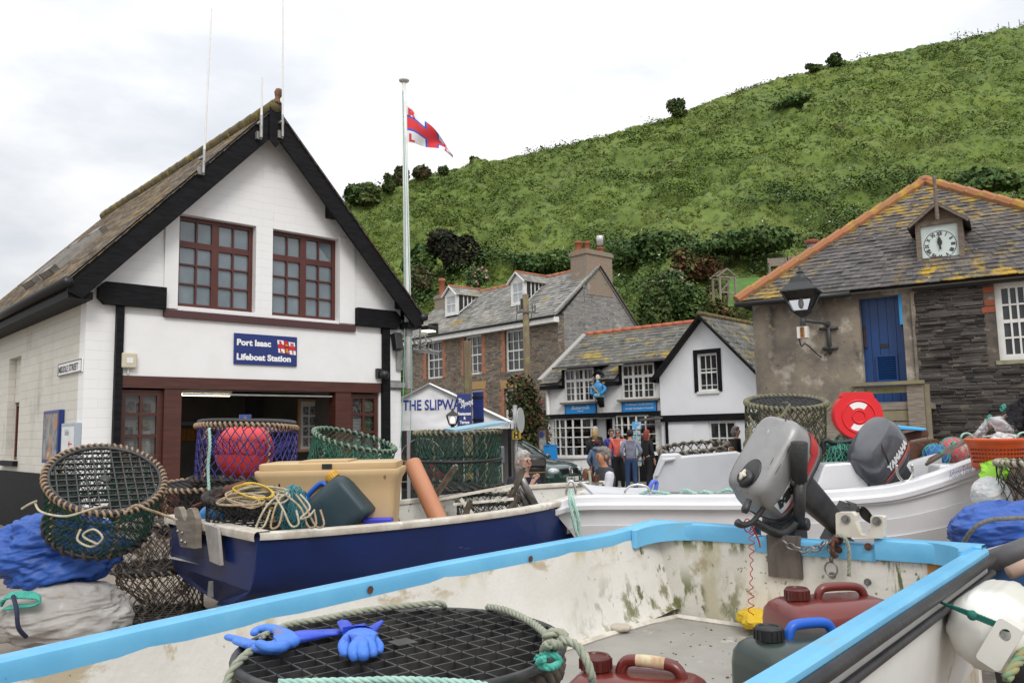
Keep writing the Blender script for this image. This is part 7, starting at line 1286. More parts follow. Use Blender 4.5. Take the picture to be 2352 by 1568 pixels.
for s in(1, -1):mb=MB();mb.smooth=True;mb.loft([[V((x+.02+sk2(x, s*hw2f(x)), s*max(.005, hw2f(x)-o), RM2+rz2(x)+z))for o, z in((.05, -.015), (.07, -.12), (.12, -.28))]for x in xs2], closed=False);mb.build('lining', m_in2, b2)
mb=MB();n_=len(xs2);mb.add([V((x+.02, s*max(.0, hw2f(x)-.11), RM2-.27))for s in(1, -1)for x in xs2], [(k, k+1, n_+k+1, n_+k)for k in range(n_-1)]);mb.build('floor', m_in2, b2)
def rim2(s):
 xx=[0, .1]+[.25*k for k in range(1, 16)]+[3.9, 4.05, 4.15, L2];mb=MB();mb.smooth=True;rg=[]
 for x in xx:
  y=hw2f(x);c=V((x+sk2(x, s*y), s*y, RM2+rz2(x)));rg.append([c+V((0, s*a, b))for a, b in((.018, -.03), (.024, -.012), (.02, .008), (.008, .016), (-.06, .016), (-.068, .008), (-.068, -.02))])
 mb.loft(rg, closed=False);return mb.build('rim', m_rimw, b2, smooth=45.0)
rim2(1);rim2(-1)
mb=MB();mb.smooth=True;mb.loft([[V((sk2(0, y)+a, y, RM2+b))for a, b in((-.03, -.035), (-.034, -.01), (-.03, .012), (-.015, .02), (.07, .02), (.075, -.02))]for y in[-.79+.0791*1.0*k for k in range(21)]], closed=False);mb.build('stern_rim', m_rimw, b2, smooth=45.0)
def st2(px, py):n2=A2;p=I2@atplane(px, py, B2-A2*.03, A2);return p.y, p.z
def boards(pts, t, name, m, x=-.036, holes=()):
 q=[st2(*p)for p in pts];mb=MB();mb.sheet(q, [], lambda a, d, b:V((x+sk2(0, a)-d, a, b)), t);return mb.build(name, m, b2, bevel=.004)
o=boards([(420, 1254), (400, 1172), (404, 1164), (413, 1163), (421, 1172), (428, 1190), (434, 1195), (440, 1186), (438, 1170), (445, 1165), (455, 1168), (465, 1190), (466, 1258)], .04, 'sculling_notch', m_tim, -.04)
for px, py in((415, 1218), (428, 1222), (426, 1240), (437, 1244)):y, z=st2(px, py);mb=MB();mb.lathe([(.012, 0), (.006, .01)], 8, Matrix.Translation((-.085+sk2(0, y), y, z))@Matrix.Rotation(R(-90), 4, 'Y'));mb.build('bolt', m_steel, o)
boards([(480, 1202), (518, 1210), (528, 1296), (496, 1286)], .02, 'motor_pad', mat('bare grey pad', (.38, .36, .33), .7, (.3, .28, .26), 9, stains=[((.5, .5, .48), 16, .62, .7)]))
boards([(489, 1368), (493, 1332), (498, 1333), (499, 1370)], .02, 'keel_strip', m_iron)
chock=lambda x, y, w_, h_, rz, lab:tag((lambda mb:mb.build('timber_chock', m_tim))(MB().bx(-w_/2, w_/2, -.09, .09, 0, h_, Matrix.Translation((x, y, gz(x, y)-.01))@Matrix.Rotation(rz, 4, 'Z'))), lab, 'chock')
p=B2+A2*.6;chock(p.x, p.y, 1.2, .31, RZ1+1.57, 'timber chock under the stern of the dark blue boat');p=B2+A2*3.2;chock(p.x, p.y, .9, .5, RZ1+1.57, 'timber chock under the bow of the dark blue boat')
p=at(1350, 1097, 7.9);br=thing('bow_roller', 'rusty double bow roller lashed to the stem of the dark blue boat', 'roller', p, math.atan2(A2.y, A2.x))
for s in(-.09, .03):mb=MB();mb.smooth=True;mb.lathe([(.02, -.04), (.075, -.036), (.08, -.025), (.03, 0), (.08, .025), (.075, .036), (.02, .04)], 18, Matrix.Translation((s*1.2, s*.8, .05))@Matrix.Rotation(R(60), 4, 'Z')@Matrix.Rotation(R(90), 4, 'X'));mb.build('roller', mat('worn copper rust', (.22, .08, .035), .5, (.1, .04, .02), 9, metal=.3), br)
MB().bx(.1, .2, -.05, .05, -.06, .03).build('bracket', m_rust, br, bevel=.01);MB().bx(-.1, .3, -.03, .1, -.1, -.07).build('base', m_tim, br)
mb=MB();mb.smooth=True;mb.tube(spl([V((-.12, -.12, .1)), V((-.15, -.16, -.05)), V((-.2, -.15, -.2))], 5), .02, 6);mb.build('lashing', m_rope_g, br);br.scale=(.7, .7, .7)
# ---------------------------------------------------------------- white lapstrake boat
GN=spl([at(*k)for k in((1277, 1153, 7.0), (1330, 1141, 6.98), (1450, 1139, 6.93), (1600, 1139, 6.85), (1720, 1138, 6.78), (1866, 1131, 6.68), (1970, 1124, 6.6), (2058, 1114, 6.53), (2150, 1088, 6.46), (2215, 1064, 6.42), (2252, 1051, 6.4))], 5);NG=len(GN)-1
b3=thing('white_lapstrake_boat', 'white planked fibreglass boat with grey lid, lettered near its raised end', 'boat', (0, 0, 0));fn3=V((.18, .983, 0))
m_w3=mat('white gelcoat', (.7, .7, .72), .3, (.64, .64, .66), 2, stains=[((.36, .3, .24), 9, .7, .77), ((.4, .4, .38), 4, .66, .75, (.4, .4, 2))], coat=.3);m_g3=mat('pale grey gelcoat', (.5, .51, .53), .4, (.44, .45, .47), 2, stains=[((.42, .27, .12), 6, .7, .75), ((.35, .36, .36), 14, .68, .74)])
def bm3(f):return .2+1.2*math.sin(min(1, f*2.2)*math.pi/2)if f<.45 else 1.4-.35*((f-.45)/.55)**2
kz=.5
def sec3(i, far):
 f=i/NG;g=GN[i];b=bm3(f);rk=max(0, .10-f)/.10;out=[];o=(lambda y:g+fn3*(b-y))if far else(lambda y:g+fn3*y)
 for k, (dy, fz_)in enumerate(((-.02, -.055), (-.02, -.11), (.012, -.115), (.03, -.22), (.018, -.222), (.06, -.34), (.048, -.342), (.12, -.46), (.105, -.462), (.24, -.58), (b*.5, -.66))):
  z=fz_*(1+(g.z-1.0)*.9);p=o(min(dy, b*.5));out.append(V((p.x+rk*(-fz_-.1)*.8, p.y, g.z+z)))
 return out
for far in(0, 1):mb=MB();mb.loft([sec3(i, far)for i in range(NG+1)], closed=False);mb.build('hull', m_w3, b3, smooth=25.0)
mb=MB();a, b=sec3(NG, 0), sec3(NG, 1);mb.add(a+b[::-1], [tuple(range(len(a)*2))]);a, b=sec3(0, 0), sec3(0, 1);mb.add(a+b[::-1], [tuple(range(len(a)*2))]);mb.build('transom', m_w3, b3)
for far in(0, 1):
 mb=MB();mb.smooth=True;rg=[]
 for i in range(NG+1):
  g=GN[i];b=bm3(i/NG);o=(lambda y:g+fn3*(b-y))if far else(lambda y:g+fn3*y)
  w_=min(.13, b*.5);rg.append([o(y)+V((0, 0, z))for y, z in((-.045, -.105), (-.05, -.07), (-.04, -.055), (-.012, -.05), (-.006, -.006), (.01, .004), (w_-.01, .008), (w_, -.005), (w_+.005, -.06), (w_+.03, -.3))])
 mb.loft(rg, closed=False);mb.build('gunwale', m_w3, b3, smooth=40.0)
mb=MB();mb.loft([[GN[i]+fn3*.15+V((0, 0, -.29)), GN[i]+fn3*(max(.16, bm3(i/NG)-.15))+V((0, 0, -.29))]for i in range(NG+1)], closed=False);mb.build('floor', m_g3, b3)
for f0, lbl in((.0, 'fore_deck'), ):
 mb=MB();mb.loft([[GN[i]+fn3*.1+V((0, 0, -.01)), GN[i]+fn3*max(.11, bm3(i/NG)-.1)+V((0, 0, -.01))]for i in range(0, 12)], closed=False);mb.build('fore_deck', m_g3, b3)
tx=lambda px, py, Y=6.38:at(px, py, Y)
i0=at(2180, 1100, 6.36);u_=(at(2245, 1078, 6.30)-i0).normalized()
text('Atlantic Fisher 420', .082, lambda a, d, b:i0-fn3*.01+u_*a+V((0, 0, b*1.15))+fn3*d, mat('slate blue letters', (.12, .17, .3), .5), b3, xs=.36)
def bx3(pts, Y, dep, nm, m, bev=.015):
 q=[at(px, py, Y)for px, py in pts];mb=MB();mb.loft([[p for p in q], [p+fn3*dep for p in q]]);return mb.build(nm, m, b3, bevel=bev)
bx3([(1872, 1128), (1894, 1066), (1960, 1061), (1978, 1080), (1996, 1116), (1990, 1122)], 6.85, .4, 'seat_box', m_w3);bx3([(2148, 1120), (2160, 1068), (2236, 1066), (2238, 1120)], 6.75, .3, 'seat_box', m_w3)
bx3([(1498, 1132), (1500, 1093), (1518, 1042), (1560, 1040), (1566, 1047), (1586, 1045), (1692, 1036), (1704, 1041), (1716, 1036), (1726, 1040), (1700, 1136)], 7.35, .12, 'grey_lid', m_g3, .02)
q=[at(px, py, 7.3)for px, py in((1504, 1094), (1521, 1052), (1553, 1050), (1551, 1056), (1528, 1060), (1512, 1094))];mb=MB();mb.loft([[p for p in q], [p+fn3*.05 for p in q]]);mb.build('lid_moulding', m_g3, b3, bevel=.01)
mb=MB();mb.smooth=True;mb.tube(spl([at(1491, 1132, 7.05), at(1494, 1116, 7.05), at(1500, 1106, 7.06), at(1508, 1107, 7.1), at(1506, 1122, 7.1), at(1500, 1134, 7.1)], 5), .018, 8);mb.build('blue_bracket', mat('violet blue plastic', (.1, .16, .6), .4), b3)
q=[at(1330, 1102, 7.4), at(1352, 1112, 7.3), at(1420, 1118, 7.3), at(1492, 1120, 7.3), at(1492, 1136, 7.1), at(1400, 1136, 7.1), at(1362, 1132, 7.1)];mb=MB();mb.loft([q, [p-V((0, 0, .03))for p in q]]);mb.build('grey_sheet', m_g3, b3, bevel=.008)
m_chr=mat('chromed fitting', (.65, .65, .63), .2, metal=1)
mb=MB();mb.smooth=True;c=at(1465, 1133, 6.95);mb.tube([c+V((.11*math.cos(q), 0, .075*math.sin(q)))for q in[k*math.pi/10 for k in range(11)]], .01, 6);mb.build('grab_rail', m_chr, b3);mb=MB();mb.smooth=True;c=at(1312, 1137, 6.98);mb.tube([c+V((.04*math.cos(q), 0, .12*math.sin(q)))for q in[k*math.pi/10 for k in range(11)]], .012, 6);mb.build('bow_eye', m_chr, b3)
mb=MB();mb.smooth=True;c=at(2080, 1102, 6.55);mb.tube(spl([c+V((-.062, 0, .12)), c+V((-.06, 0, .05)), c+V((-.03, 0, .0)), c+V((0, 0, -.012)), c+V((.03, 0, .0)), c+V((.06, 0, .05)), c+V((.058, 0, .12))], 6), .011, 8);mb.tube([c+V((0, 0, -.01)), c+V((0, 0, -.09))], .012, 8);mb.lathe([(.04, 0), (.02, .02)], 10, Matrix.Translation(c+V((0, .0, -.09))));tag(mb.build('rowlock', m_chr), 'shiny horseshoe rowlock standing on the white gunwale', 'rowlock')
rope_o([at(1312, 1126, 6.9), at(1316, 1150, 6.82), at(1326, 1180, 6.8), at(1330, 1215, 6.82), at(1328, 1250, 6.85)], .017, m_pale, 'mint green painter hanging from the bow eye of the white boat');rope_o([at(1314, 1126, 6.9), at(1309, 1145, 6.84), at(1313, 1175, 6.8), at(1322, 1215, 6.8), at(1330, 1240, 6.83)], .015, m_pale, 'second strand of mint green painter below the bow eye')
for k, (xa, xb)in enumerate(((1470, 1540), (1562, 1602), (1606, 1640), (1646, 1720))):rope_o([at(xa, 1136, 7.0), at(xa+(xb-xa)*.3, 1128-4*(k%2), 6.97), at(xa+(xb-xa)*.7, 1131, 6.95), at(xb, 1134, 6.97)], .014, m_pale, ['mint rope lying along the gunwale beside the blue bracket', 'short mint rope hump on the gunwale, second from the blue bracket', 'small mint rope knot on the gunwale near the middle of the lid', 'mint rope length on the gunwale next to the silver outboard'][k], grp='mint rope along the white gunwale')
p=at(1500, 1300, 6.9);chock(p.x, 7.5, 1.1, .2, .1, 'timber chock under the bow half of the white boat');chock(2.9, 7.0, 1.1, .2, .1, 'timber chock under the stern half of the white boat')
Up2=V((-.6, -.45, .66)).normalized();Fp2=V((-.62, -.2, -.76));Fp2=(Fp2-Up2*Fp2.dot(Up2)).normalized()
M2=motor_M(at(2032, 1066, 6.98), Fp2, Up2);yo=thing('outboard_motor', 'dark grey outboard with white lettering and red stripe in the white boat', 'outboard', M=M2)
m_yg=mat('metallic charcoal cowl', (.085, .09, .105), .28, (.07, .075, .088), 3, metal=.3, coat=.6);m_yd=mat('dark charcoal pan', (.03, .031, .036), .4)
mb=MB();mb.smooth=True;superloft(mb, [(-.01, .235, .145, 0, 3.4), (.02, .26, .165, 0, 3.2), (.1, .275, .175, 0, 3.0), (.2, .272, .17, -.005, 2.9), (.28, .25, .15, -.02, 2.8), (.325, .215, .125, -.03, 2.8), (.34, .15, .08, -.035, 2.6)]);yc=mb.build('cowl', m_yg, yo, smooth=38.0)
mb=MB();mb.smooth=True;superloft(mb, [(-.13, .14, .09, -.03, 3), (-.08, .2, .125, 0, 3.4), (-.015, .238, .15, 0, 3.6), (.012, .25, .158, 0, 3.4)]);mb.build('lower_pan', m_yd, yo)
mb=MB();mb.loft([[V((x*k_+xo, y*k_, z))for x, y in rrect(.085, .06, .03)]for z, k_, xo in((-.1, 1.2, -.04), (-.3, 1.0, -.06), (-.6, .8, -.07), (-.75, .7, -.07))]);mb.build('leg', m_yd, yo, smooth='auto');mb=MB();mb.bx(-.2, .1, -.07, .07, -.76, -.748);mb.smooth=True;mb.tube([V((-.2, 0, -.85)), V((-.1, 0, -.85)), V((.12, 0, -.85)), V((.18, 0, -.85))], [.02, .05, .045, .012], 12);mb.build('gearcase', m_yd, yo)
sg2=1 if(M2.to_3x3()@V((0, 1, 0))).dot(V((0, 0, 1.65))-M2.to_translation())>0 else-1
def onY(x, z, e=.003):
 lv=[(.02, .26, .165, 3.2), (.1, .275, .175, 3.0), (.2, .272, .17, 2.9), (.28, .25, .15, 2.8)];a, b, e_=lv[-1][1:]
 for p0, p1 in zip(lv, lv[1:]):
  if p0[0]<=z<=p1[0]:f=(z-p0[0])/(p1[0]-p0[0]);a, b, e_=(p0[k]+(p1[k]-p0[k])*f for k in(1, 2, 3))
 return V((x, sg2*(b*max(0, 1-abs(x/a)**e_)**(1/e_)+e), z))
def bandY(z0f, z1f, x0, x1, m, nm, e):mb=MB();mb.smooth=True;mb.grid(lambda u, v:onY(x0+(x1-x0)*u, z0f(u)+(z1f(u)-z0f(u))*v, e), 28, 3);mb.build(nm, m, yc)
bandY(lambda u:.045, lambda u:.085-.02*u, -.25, .2, mred, 'decal_stripe', .003);bandY(lambda u:.066-.015*u, lambda u:.075-.015*u, -.25, .18, mat('decal bronze', (.35, .2, .13), .4), 'decal_line', .0045)
text('YAMAHA', .075, (lambda a, d, b:onY(.125-a, .105+b, .005))if sg2>0 else(lambda a, d, b:onY(-.21+a, .105+b, .005)), mwht, yc, bold=.005, shear=.2, xs=.98)
mb=MB();mb.smooth=True;mb.tube(spl([V((.05, sg2*.16, .28)), V((.0, sg2*.12, .315)), V((-.02, 0, .335)), V((-.02, -sg2*.12, .315))], 6), .004, 5);mb.tube(spl([V((.09, sg2*.175, .16)), V((.06, sg2*.17, .24)), V((.05, sg2*.16, .28))], 5), .004, 5);mb.build('cowl_groove', m_mblk, yc)
MB().bx(-.22, -.14, -.06, .06, -.16, .0).build('mount', m_yd, yo, bevel=.01);mb=MB();mb.smooth=True;mb.tube([V((.2, sg2*.06, -.05)), V((.3, sg2*.08, -.1)), V((.31, sg2*.02, -.13))], .016, 6);mb.tube([V((.24, 0, -.02)), V((.27, 0, .02))], .02, 8);mb.build('handle', m_yd, yo)
# ---------------------------------------------------------------- pots and gear
m_gnet=mat('green twine', (.018, .1, .066), .85, (.03, .15, .1), 30, stains=[((.08, .09, .06), 12, .6, .7)]);m_dgnet=mat('dark green twine', (.012, .055, .038), .85, (.02, .085, .058), 30, stains=[((.06, .06, .045), 12, .56, .7)]);m_bnet=mat('violet blue twine', (.04, .035, .17), .85, (.06, .06, .25), 30)
m_knet=mat('black twine', (.018, .017, .016), .9, (.05, .045, .04), 20);m_tnet=mat('tan grey twine', (.19, .155, .12), .95, (.12, .1, .085), 20);m_onet=mat('olive twine', (.05, .055, .035), .95, (.1, .1, .06), 20)
m_wrapt=mat('tan wrapping cord', (.36, .25, .16), .9, (.24, .16, .1), 25);m_wrapo=mat('olive wrapping cord', (.21, .2, .12), .95, (.13, .13, .08), 25);m_wrapg=mat('green wrapping cord', (.2, .27, .19), .95, (.1, .2, .14), 16);m_wrapk=mat('black wrapping', (.02, .018, .017), .85, (.06, .05, .045), 20);m_wrapc=mat('pale wrapping cord', (.4, .37, .27), .95, (.14, .13, .1), 16)
m_hoop=mat('black hoop plastic', (.012, .012, .013), .5);m_grid=mat('worn black grid plastic', (.016, .016, .017), .45, (.045, .043, .042), 14)
def griddisc(mb, r, cell, w, h, z=0, rot=0):
 n=int(r/cell)
 for a in(rot, rot+math.pi/2):
  c, s=math.cos(a), math.sin(a)
  for k in range(-n, n+1):
   d=k*cell;L=math.sqrt(max(0, r*r-d*d))
   if L>.01:mb.beam((c*-L-s*d, s*-L+c*d, z-h/2), (c*L-s*d, s*L+c*d, z-h/2), w, h)
 return mb
circ=lambda r, z, n=40:[V((r*math.cos(2*math.pi*k/n), r*math.sin(2*math.pi*k/n), z))for k in range(n)]
def axisM(c, n, spin=0):
 n=V(n).normalized();q=V((0, 0, 1)).rotation_difference(n);return Matrix.Translation(c)@q.to_matrix().to_4x4()@Matrix.Rotation(spin, 4, 'Z')
def pot(c, r, h, n, nm, wm, lab, top='grid', turns=44, nu=30, nv=7, wr_=.011, taper=1.0, bm=None, spin=0, nr=.0032, band=None, ribs=5, cell=.052, hoop2=None):
 t=thing('lobster_pot', lab, 'lobster pot', M=axisM(c, n, spin), group='lobster pots');bot=r*taper
 mb=MB();net(mb, lambda u, v:V(((r+(bot-r)*v)*(1+.03*math.sin(u*31))*math.cos(2*math.pi*u), (r+(bot-r)*v)*(1+.03*math.sin(u*31))*math.sin(2*math.pi*u), -h*v)), nu, nv, nr);mb.build('netting', nm, t)
 for r_h, z_h in((r, 0), (bot, -h)):mb=MB();mb.smooth=True;mb.tube(circ(r_h, z_h), .013, 6, True);mb.build('hoop', m_hoop, t)
 mb=MB();helix_wrap(mb, circ(r, 0), .015, turns, wr_);mb.build('rim_wrapping', wm, t);mb=MB();helix_wrap(mb, circ(bot, -h+.005), .02, turns//2, wr_*1.3);mb.build('base_wrapping', bm or m_wrapk, t)
 for k in range(ribs):mb=MB();mb.smooth=True;a=2*math.pi*(k+.3)/ribs;P=spl([V((r*math.cos(a), r*math.sin(a), -.01)), V(((r+bot)/2*math.cos(a+.08), (r+bot)/2*math.sin(a+.08), -h/2)), V((bot*math.cos(a), bot*math.sin(a), -h))], 5);helix_wrap(mb, P, .008, 7, .007, 4, closed=False);mb.build('rib', wm, t)
 if top=='grid':mb=MB();griddisc(mb, r-.012, cell, .007, .014, .0, .6);mb.smooth=True;mb.tube(circ(r-.022, 0), .012, 6, True);mb.bx(-.028, .028, -.028, .028, -.01, .002);mb.build('grid_lid', m_grid, t)
 elif top=='net':mb=MB();net(mb, lambda u, v:V((r*v*math.cos(2*math.pi*u), r*v*math.sin(2*math.pi*u), .01)), 20, 4, nr);mb.build('net_lid', nm, t)
 mb=MB();griddisc(mb, bot-.02, .085, .01, .01, -h+.01, .2);mb.build('base_grid', m_grid, t)
 mb=MB();net(mb, lambda u, v:V((r*(.95-.6*v)*math.cos(2*math.pi*u), r*(.95-.6*v)*math.sin(2*math.pi*u), -h*(.25+.5*v))), nu, 5, nr*.8, .25);mb.build('funnel', nm, t)
 if band:mb=MB();mb.smooth=True;mb.tube(circ((r+bot)/2+.004, -h*band), .017, 6, True);mb.build('middle_hoop', m_hoop, t)
 if hoop2:mb=MB();mb.smooth=True;mb.tube([p+V((0, 0, .03+.05*max(0, p.y/r)))for p in circ(r*.95, 0)], .02, 8, True);mb.build('raised_hoop', m_hoop, t)
 return t
pot(at(243, 1098, 4.95), .325, .36, (.34, -.48, .81), m_dgnet, m_wrapt, 'green netted pot with black grid lid, tilted on the blue tarpaulin bag', taper=.88, nu=64, nv=18, wr_=.0075, turns=58, nr=.0031)
pb_=at(358, 1200, 6.25)
for k, lb in enumerate(('weathered tan netted pot, topmost of the stack beside the navy transom', 'dark tan netted pot in the middle of the stack beside the navy transom', 'dark olive netted pot at the bottom of the stack beside the navy transom')):pot(V((pb_.x+.03*k, pb_.y+.02, pb_.z-.34*k)), .3, .325, (0, 0, 1), m_tnet if k<2 else m_onet, mat('greyed tan cord', (.3, .25, .19), .95, (.2, .165, .13), 25), lb, top='net' if k==0 else None, turns=34, nu=30, nv=8, wr_=.0085, bm=mat('greyed dark cord', (.12, .1, .08), .95), nr=.004, ribs=7)  # bottom pot is netted in olive twine
pot(at(468, 1112, 6.75), .36, .32, (0, -.08, 1), m_knet, m_wrapt, 'low black netted pot with grid lid under the blue netted pot', turns=46)
d_p=at(568, 981, 6.8);pot(d_p, .395, .43, (.03, .05, 1), m_bnet, m_wrapt, 'violet blue netted pot holding a big red buoy', top=None, turns=60, nu=36, nv=8, nr=.0045, hoop2=1)
t=thing('red_buoy', 'large coral red ball buoy inside the blue netted pot', 'buoy', at(562, 1036, 6.78));mb=MB();mb.smooth=True;mb.ell((0, 0, 0), (.235, .235, .24), 32, 20);mb.build('ball', mat('coral red vinyl', (.68, .055, .05), .45, (.6, .045, .04), 4), t);mb=MB();mb.smooth=True;mb.lathe([(.07, .22), (.05, .26), (.05, .3)], 12);mb.build('neck', m_navy, t)
rope_o([at(480, 983, 6.35), at(482, 1020, 6.32), at(478, 1075, 6.33), at(481, 1142, 6.3)], .012, m_pale, 'pale mint rope hanging straight down the blue netted pot')
pot(at(815, 1010, 6.75), .335, .3, (.27, -.12, .95), m_gnet, m_wrapg, 'bright green netted pot leaning to the right behind the tan tub', top=None, turns=38, nu=40, nv=10, wr_=.009, nr=.0035)
pot(at(815, 1110, 6.8), .34, .32, (0, 0, 1), m_gnet, m_wrapg, 'green netted pot hidden low behind the tan tub', top=None, turns=30)
pot(at(1051, 992, 7.65), .395, .5, (0, -.03, 1), m_dgnet, m_wrapo, 'tall green netted pot with black middle hoop and a pale blue board on top', top=None, turns=44, nu=40, nv=11, wr_=.011, nr=.0038, band=.5, bm=m_wrapk)
t=tag((lambda mb:mb.build('blue_board', mat('faded blue board', (.2, .36, .46), .7, (.28, .42, .5), 6)))(MB().bx(-.2, .3, -.2, .22, .0, .025, axisM(at(1082, 984, 7.6), (-.12, -.08, 1), .3))), 'faded pale blue board lying on the tall green pot', 'board')
pot(at(1130, 1146, 7.15), .3, .2, (0, -.06, 1), m_knet, m_onet, 'low black netted pot lying inside the navy boat by the metal rods', top=None, turns=26, nu=26, nv=5)
pot(at(585, 1137, 5.7), .32, .2, (.03, -.1, 1), m_knet, m_wrapk, 'black netted pot in the stern of the navy boat under coiled ropes', top='net', turns=40, nu=28, nv=5, wr_=.016, nr=.006)
pot(at(1592, 1027, 7.9), .325, .26, (-.1, -.1, 1), mat('grey rope mesh', (.1, .09, .075), .95), mat('grey tan rope', (.22, .19, .15), .95, (.13, .11, .085), 20), 'grey rope netted pot showing above the pale grey boat lid', top=None, turns=22, nu=24, nv=5, wr_=.014, nr=.006, bm=m_wrapt)
pot(at(1805, 924, 7.4), .345, .4, (-.02, -.2, .97), m_onet, m_wrapo, 'olive netted pot with grid lid standing high behind the silver outboard', turns=48, nu=30, nv=7, wr_=.014, nr=.0045, bm=m_wrapo)
pot(at(1805, 1040, 7.5), .36, .45, (0, 0, 1), m_onet, m_wrapo, 'olive netted pot hidden low behind the silver outboard', turns=30)
pot(at(2420, 1062, 5.7), .34, .42, (0, 0, 1), m_knet, m_wrapc, 'black netted pot with pale bound rim at the right edge', turns=40, nu=28, nv=7, wr_=.014, ribs=7);
rope_o([at(1720, 955, 7.0), at(1745, 985, 6.98), at(1790, 960, 6.95), at(1815, 928, 7.0)], .012, m_wrapo, 'olive bridle rope slung across the pot behind the silver outboard');rope_o([at(1722, 975, 7.0), at(1716, 1000, 7.0), at(1712, 1022, 7.0), at(1722, 1000, 6.98), at(1726, 978, 7.0)], .01, m_wrapo, 'small olive rope loop hanging beside the pot behind the silver outboard')
rope_o([at(80, 1153, 4.7), at(95, 1175, 4.62), at(150, 1185, 4.5), at(205, 1170, 4.5), at(240, 1160, 4.5)], .0065, m_rope_c, 'cream bridle rope slung across the tilted green pot');rope_o([at(50, 1168, 4.75), at(66, 1158, 4.72), at(84, 1150, 4.68)], .007, m_rope_c, 'cream rope loop sticking out left of the tilted pot')
rope_o([at(185, 1215, 4.45), at(178, 1240, 4.42), at(210, 1255, 4.42), at(235, 1235, 4.42), at(215, 1215, 4.42), at(190, 1230, 4.41), at(225, 1250, 4.4)], .006, m_rope_c, 'knotted cream rope on the side of the tilted green pot');rope_o([at(285, 1180, 4.6), at(310, 1160, 4.6), at(340, 1170, 4.66), at(370, 1180, 4.75), at(410, 1195, 4.8)], .008, m_rope_t, 'tan bridle rope trailing from the tilted pot over the tan stack')
m_tarp=mat('blue tarpaulin', (.02, .09, .38), .5, (.016, .065, .29), 3, stains=[((.05, .18, .5), 5, .6, .72), ((.2, .24, .3), 16, .7, .75)], bump=.25, bscale=25);m_gcan=mat('grey white tarpaulin', (.42, .4, .38), .65, (.34, .32, .3), 3, stains=[((.3, .24, .17), 6, .62, .72), ((.5, .49, .47), 4, .6, .7)], bump=.2, bscale=25)
def bag(px, py, Y, r, m, lab, seed, amp=.16, fr=2.4, st=(1, 1, 1), name='tarpaulin_bundle', extra=None, flat=.62, T=None):
 c=at(px, py, Y);t=thing(name, lab, 'tarpaulin', c);mb=MB();blob(mb, (0, 0, 0), r, amp, fr, 150, 100, seed, flat, st, T);mb.build('cover', m, t);return t
t=bag(128, 1270, 5.25, (.42, .36, .27), m_tarp, 'crumpled blue tarpaulin bundle under the tilted green pot', 3, .2, 3.0, (1, 1, 2.2));mb=MB();[mb.grid((lambda a, b:lambda u, v:a.lerp(b, v)+V((.012+.03*(u-.5), -.05-.012*math.sin(v*3.1), .0)))(V(a), V(b)), 1, 10)for a, b in(((-.245, -.31, .03), (-.21, -.28, .16)), ((-.26, -.30, -.16), (-.25, -.315, .0)))];mb.build('webbing', mat('pale webbing', (.45, .43, .36), .8), t)
t=bag(150, 1412, 5.1, (.4, .33, .22), m_gcan, 'grey white canvas bundle on the ground below the blue one', 5, .16, 2.2, (.7, 1, 2));bag(20, 1424, 5.0, (.2, .22, .15), m_gcan, 'small end of grey canvas at the left edge, beside the larger one', 8, .2, 2.6)
mb=MB();mb.smooth=True;mb.tube(spl([at(30, 1368, 4.75), at(38, 1400, 4.68), at(42, 1440, 4.68), at(60, 1462, 4.74)], 6), .012, 6);tag(mb.build('drawstring', mat('navy cord', (.02, .025, .06), .8)), 'dark navy drawcord round the neck of the canvas bundle', 'cord')
mb=MB();[rope(mb, spl([at(52+a, 1378+b, 4.8-.01*k)for a, b in((-50, 14-k*3), (-30, -14+k*2), (10, -18+k*3), (38, -10+2*k), (30, 10), (-10, 12+k), (-45, 20))], 8), .009)for k in range(5)];tag(mb.build('rope_coil', m_teal), 'sea green rope coil lying on the canvas bundle', 'rope')
m_tub=mat('sand tub plastic', (.56, .40, .215), .5, (.5, .35, .185), 2, stains=[((.2, .13, .08), 9, .72, .76), ((.33, .22, .12), 2.5, .62, .78, (1, 1, .4))], bump=.04, bscale=60)
c=at(745, 1200, 5.75);t=thing('fish_tub', 'sand coloured insulated fish tub with flat lid in the navy boat', 'tub', (c.x, c.y+.3, c.z), R(3));hz=at(745, 1083, 5.75).z-c.z
mb=MB();mb.loft([[V((x, y, z))for x, y in rrect(hx, hy, .05)]for hx, hy, z in((.445, .27, -.08), (.465, .285, hz*.55), (.475, .29, hz*.78), (.5, .31, hz*.9), (.505, .315, hz), (.5, .31, hz+.012))]);mb.build('body', m_tub, t, smooth=50.0)
mb=MB();mb.loft([[V((x, y, z))for x, y in rrect(hx, hy, .05)]for hx, hy, z in((.475, .29, hz+.013), (.48, .295, hz+.03), (.478, .292, hz+.055), (.46, .28, hz+.062))]);mb.bx(-.2, .14, -.27, .2, hz+.0625, hz+.075);mb.build('lid', m_tub, t, smooth=50.0);mb=MB();mb.bx(-.035, .035, -.305, -.296, hz+.02, hz+.055);mb.build('latch', m_hoop, t, bevel=.006)
mb=MB();mb.sheet([(-.11, -.05), (.02, -.05), (-.005, hz*.62), (-.085, hz*.62)], [], lambda a, d, b:V((a, -.268-.03*b-d, b)), .012);mb.build('hand_recess', mat('sand recess plastic', (.45, .31, .16), .55), t, bevel=.012)
mb=MB();[mb.tube(spl([V((-.36+random.uniform(-.03, .04), -.292, hz*.55+random.uniform(-.06, .08)))for _ in range(4)], 4), .006, 4)for _ in range(3)];mb.build('scribble', m_num, t)
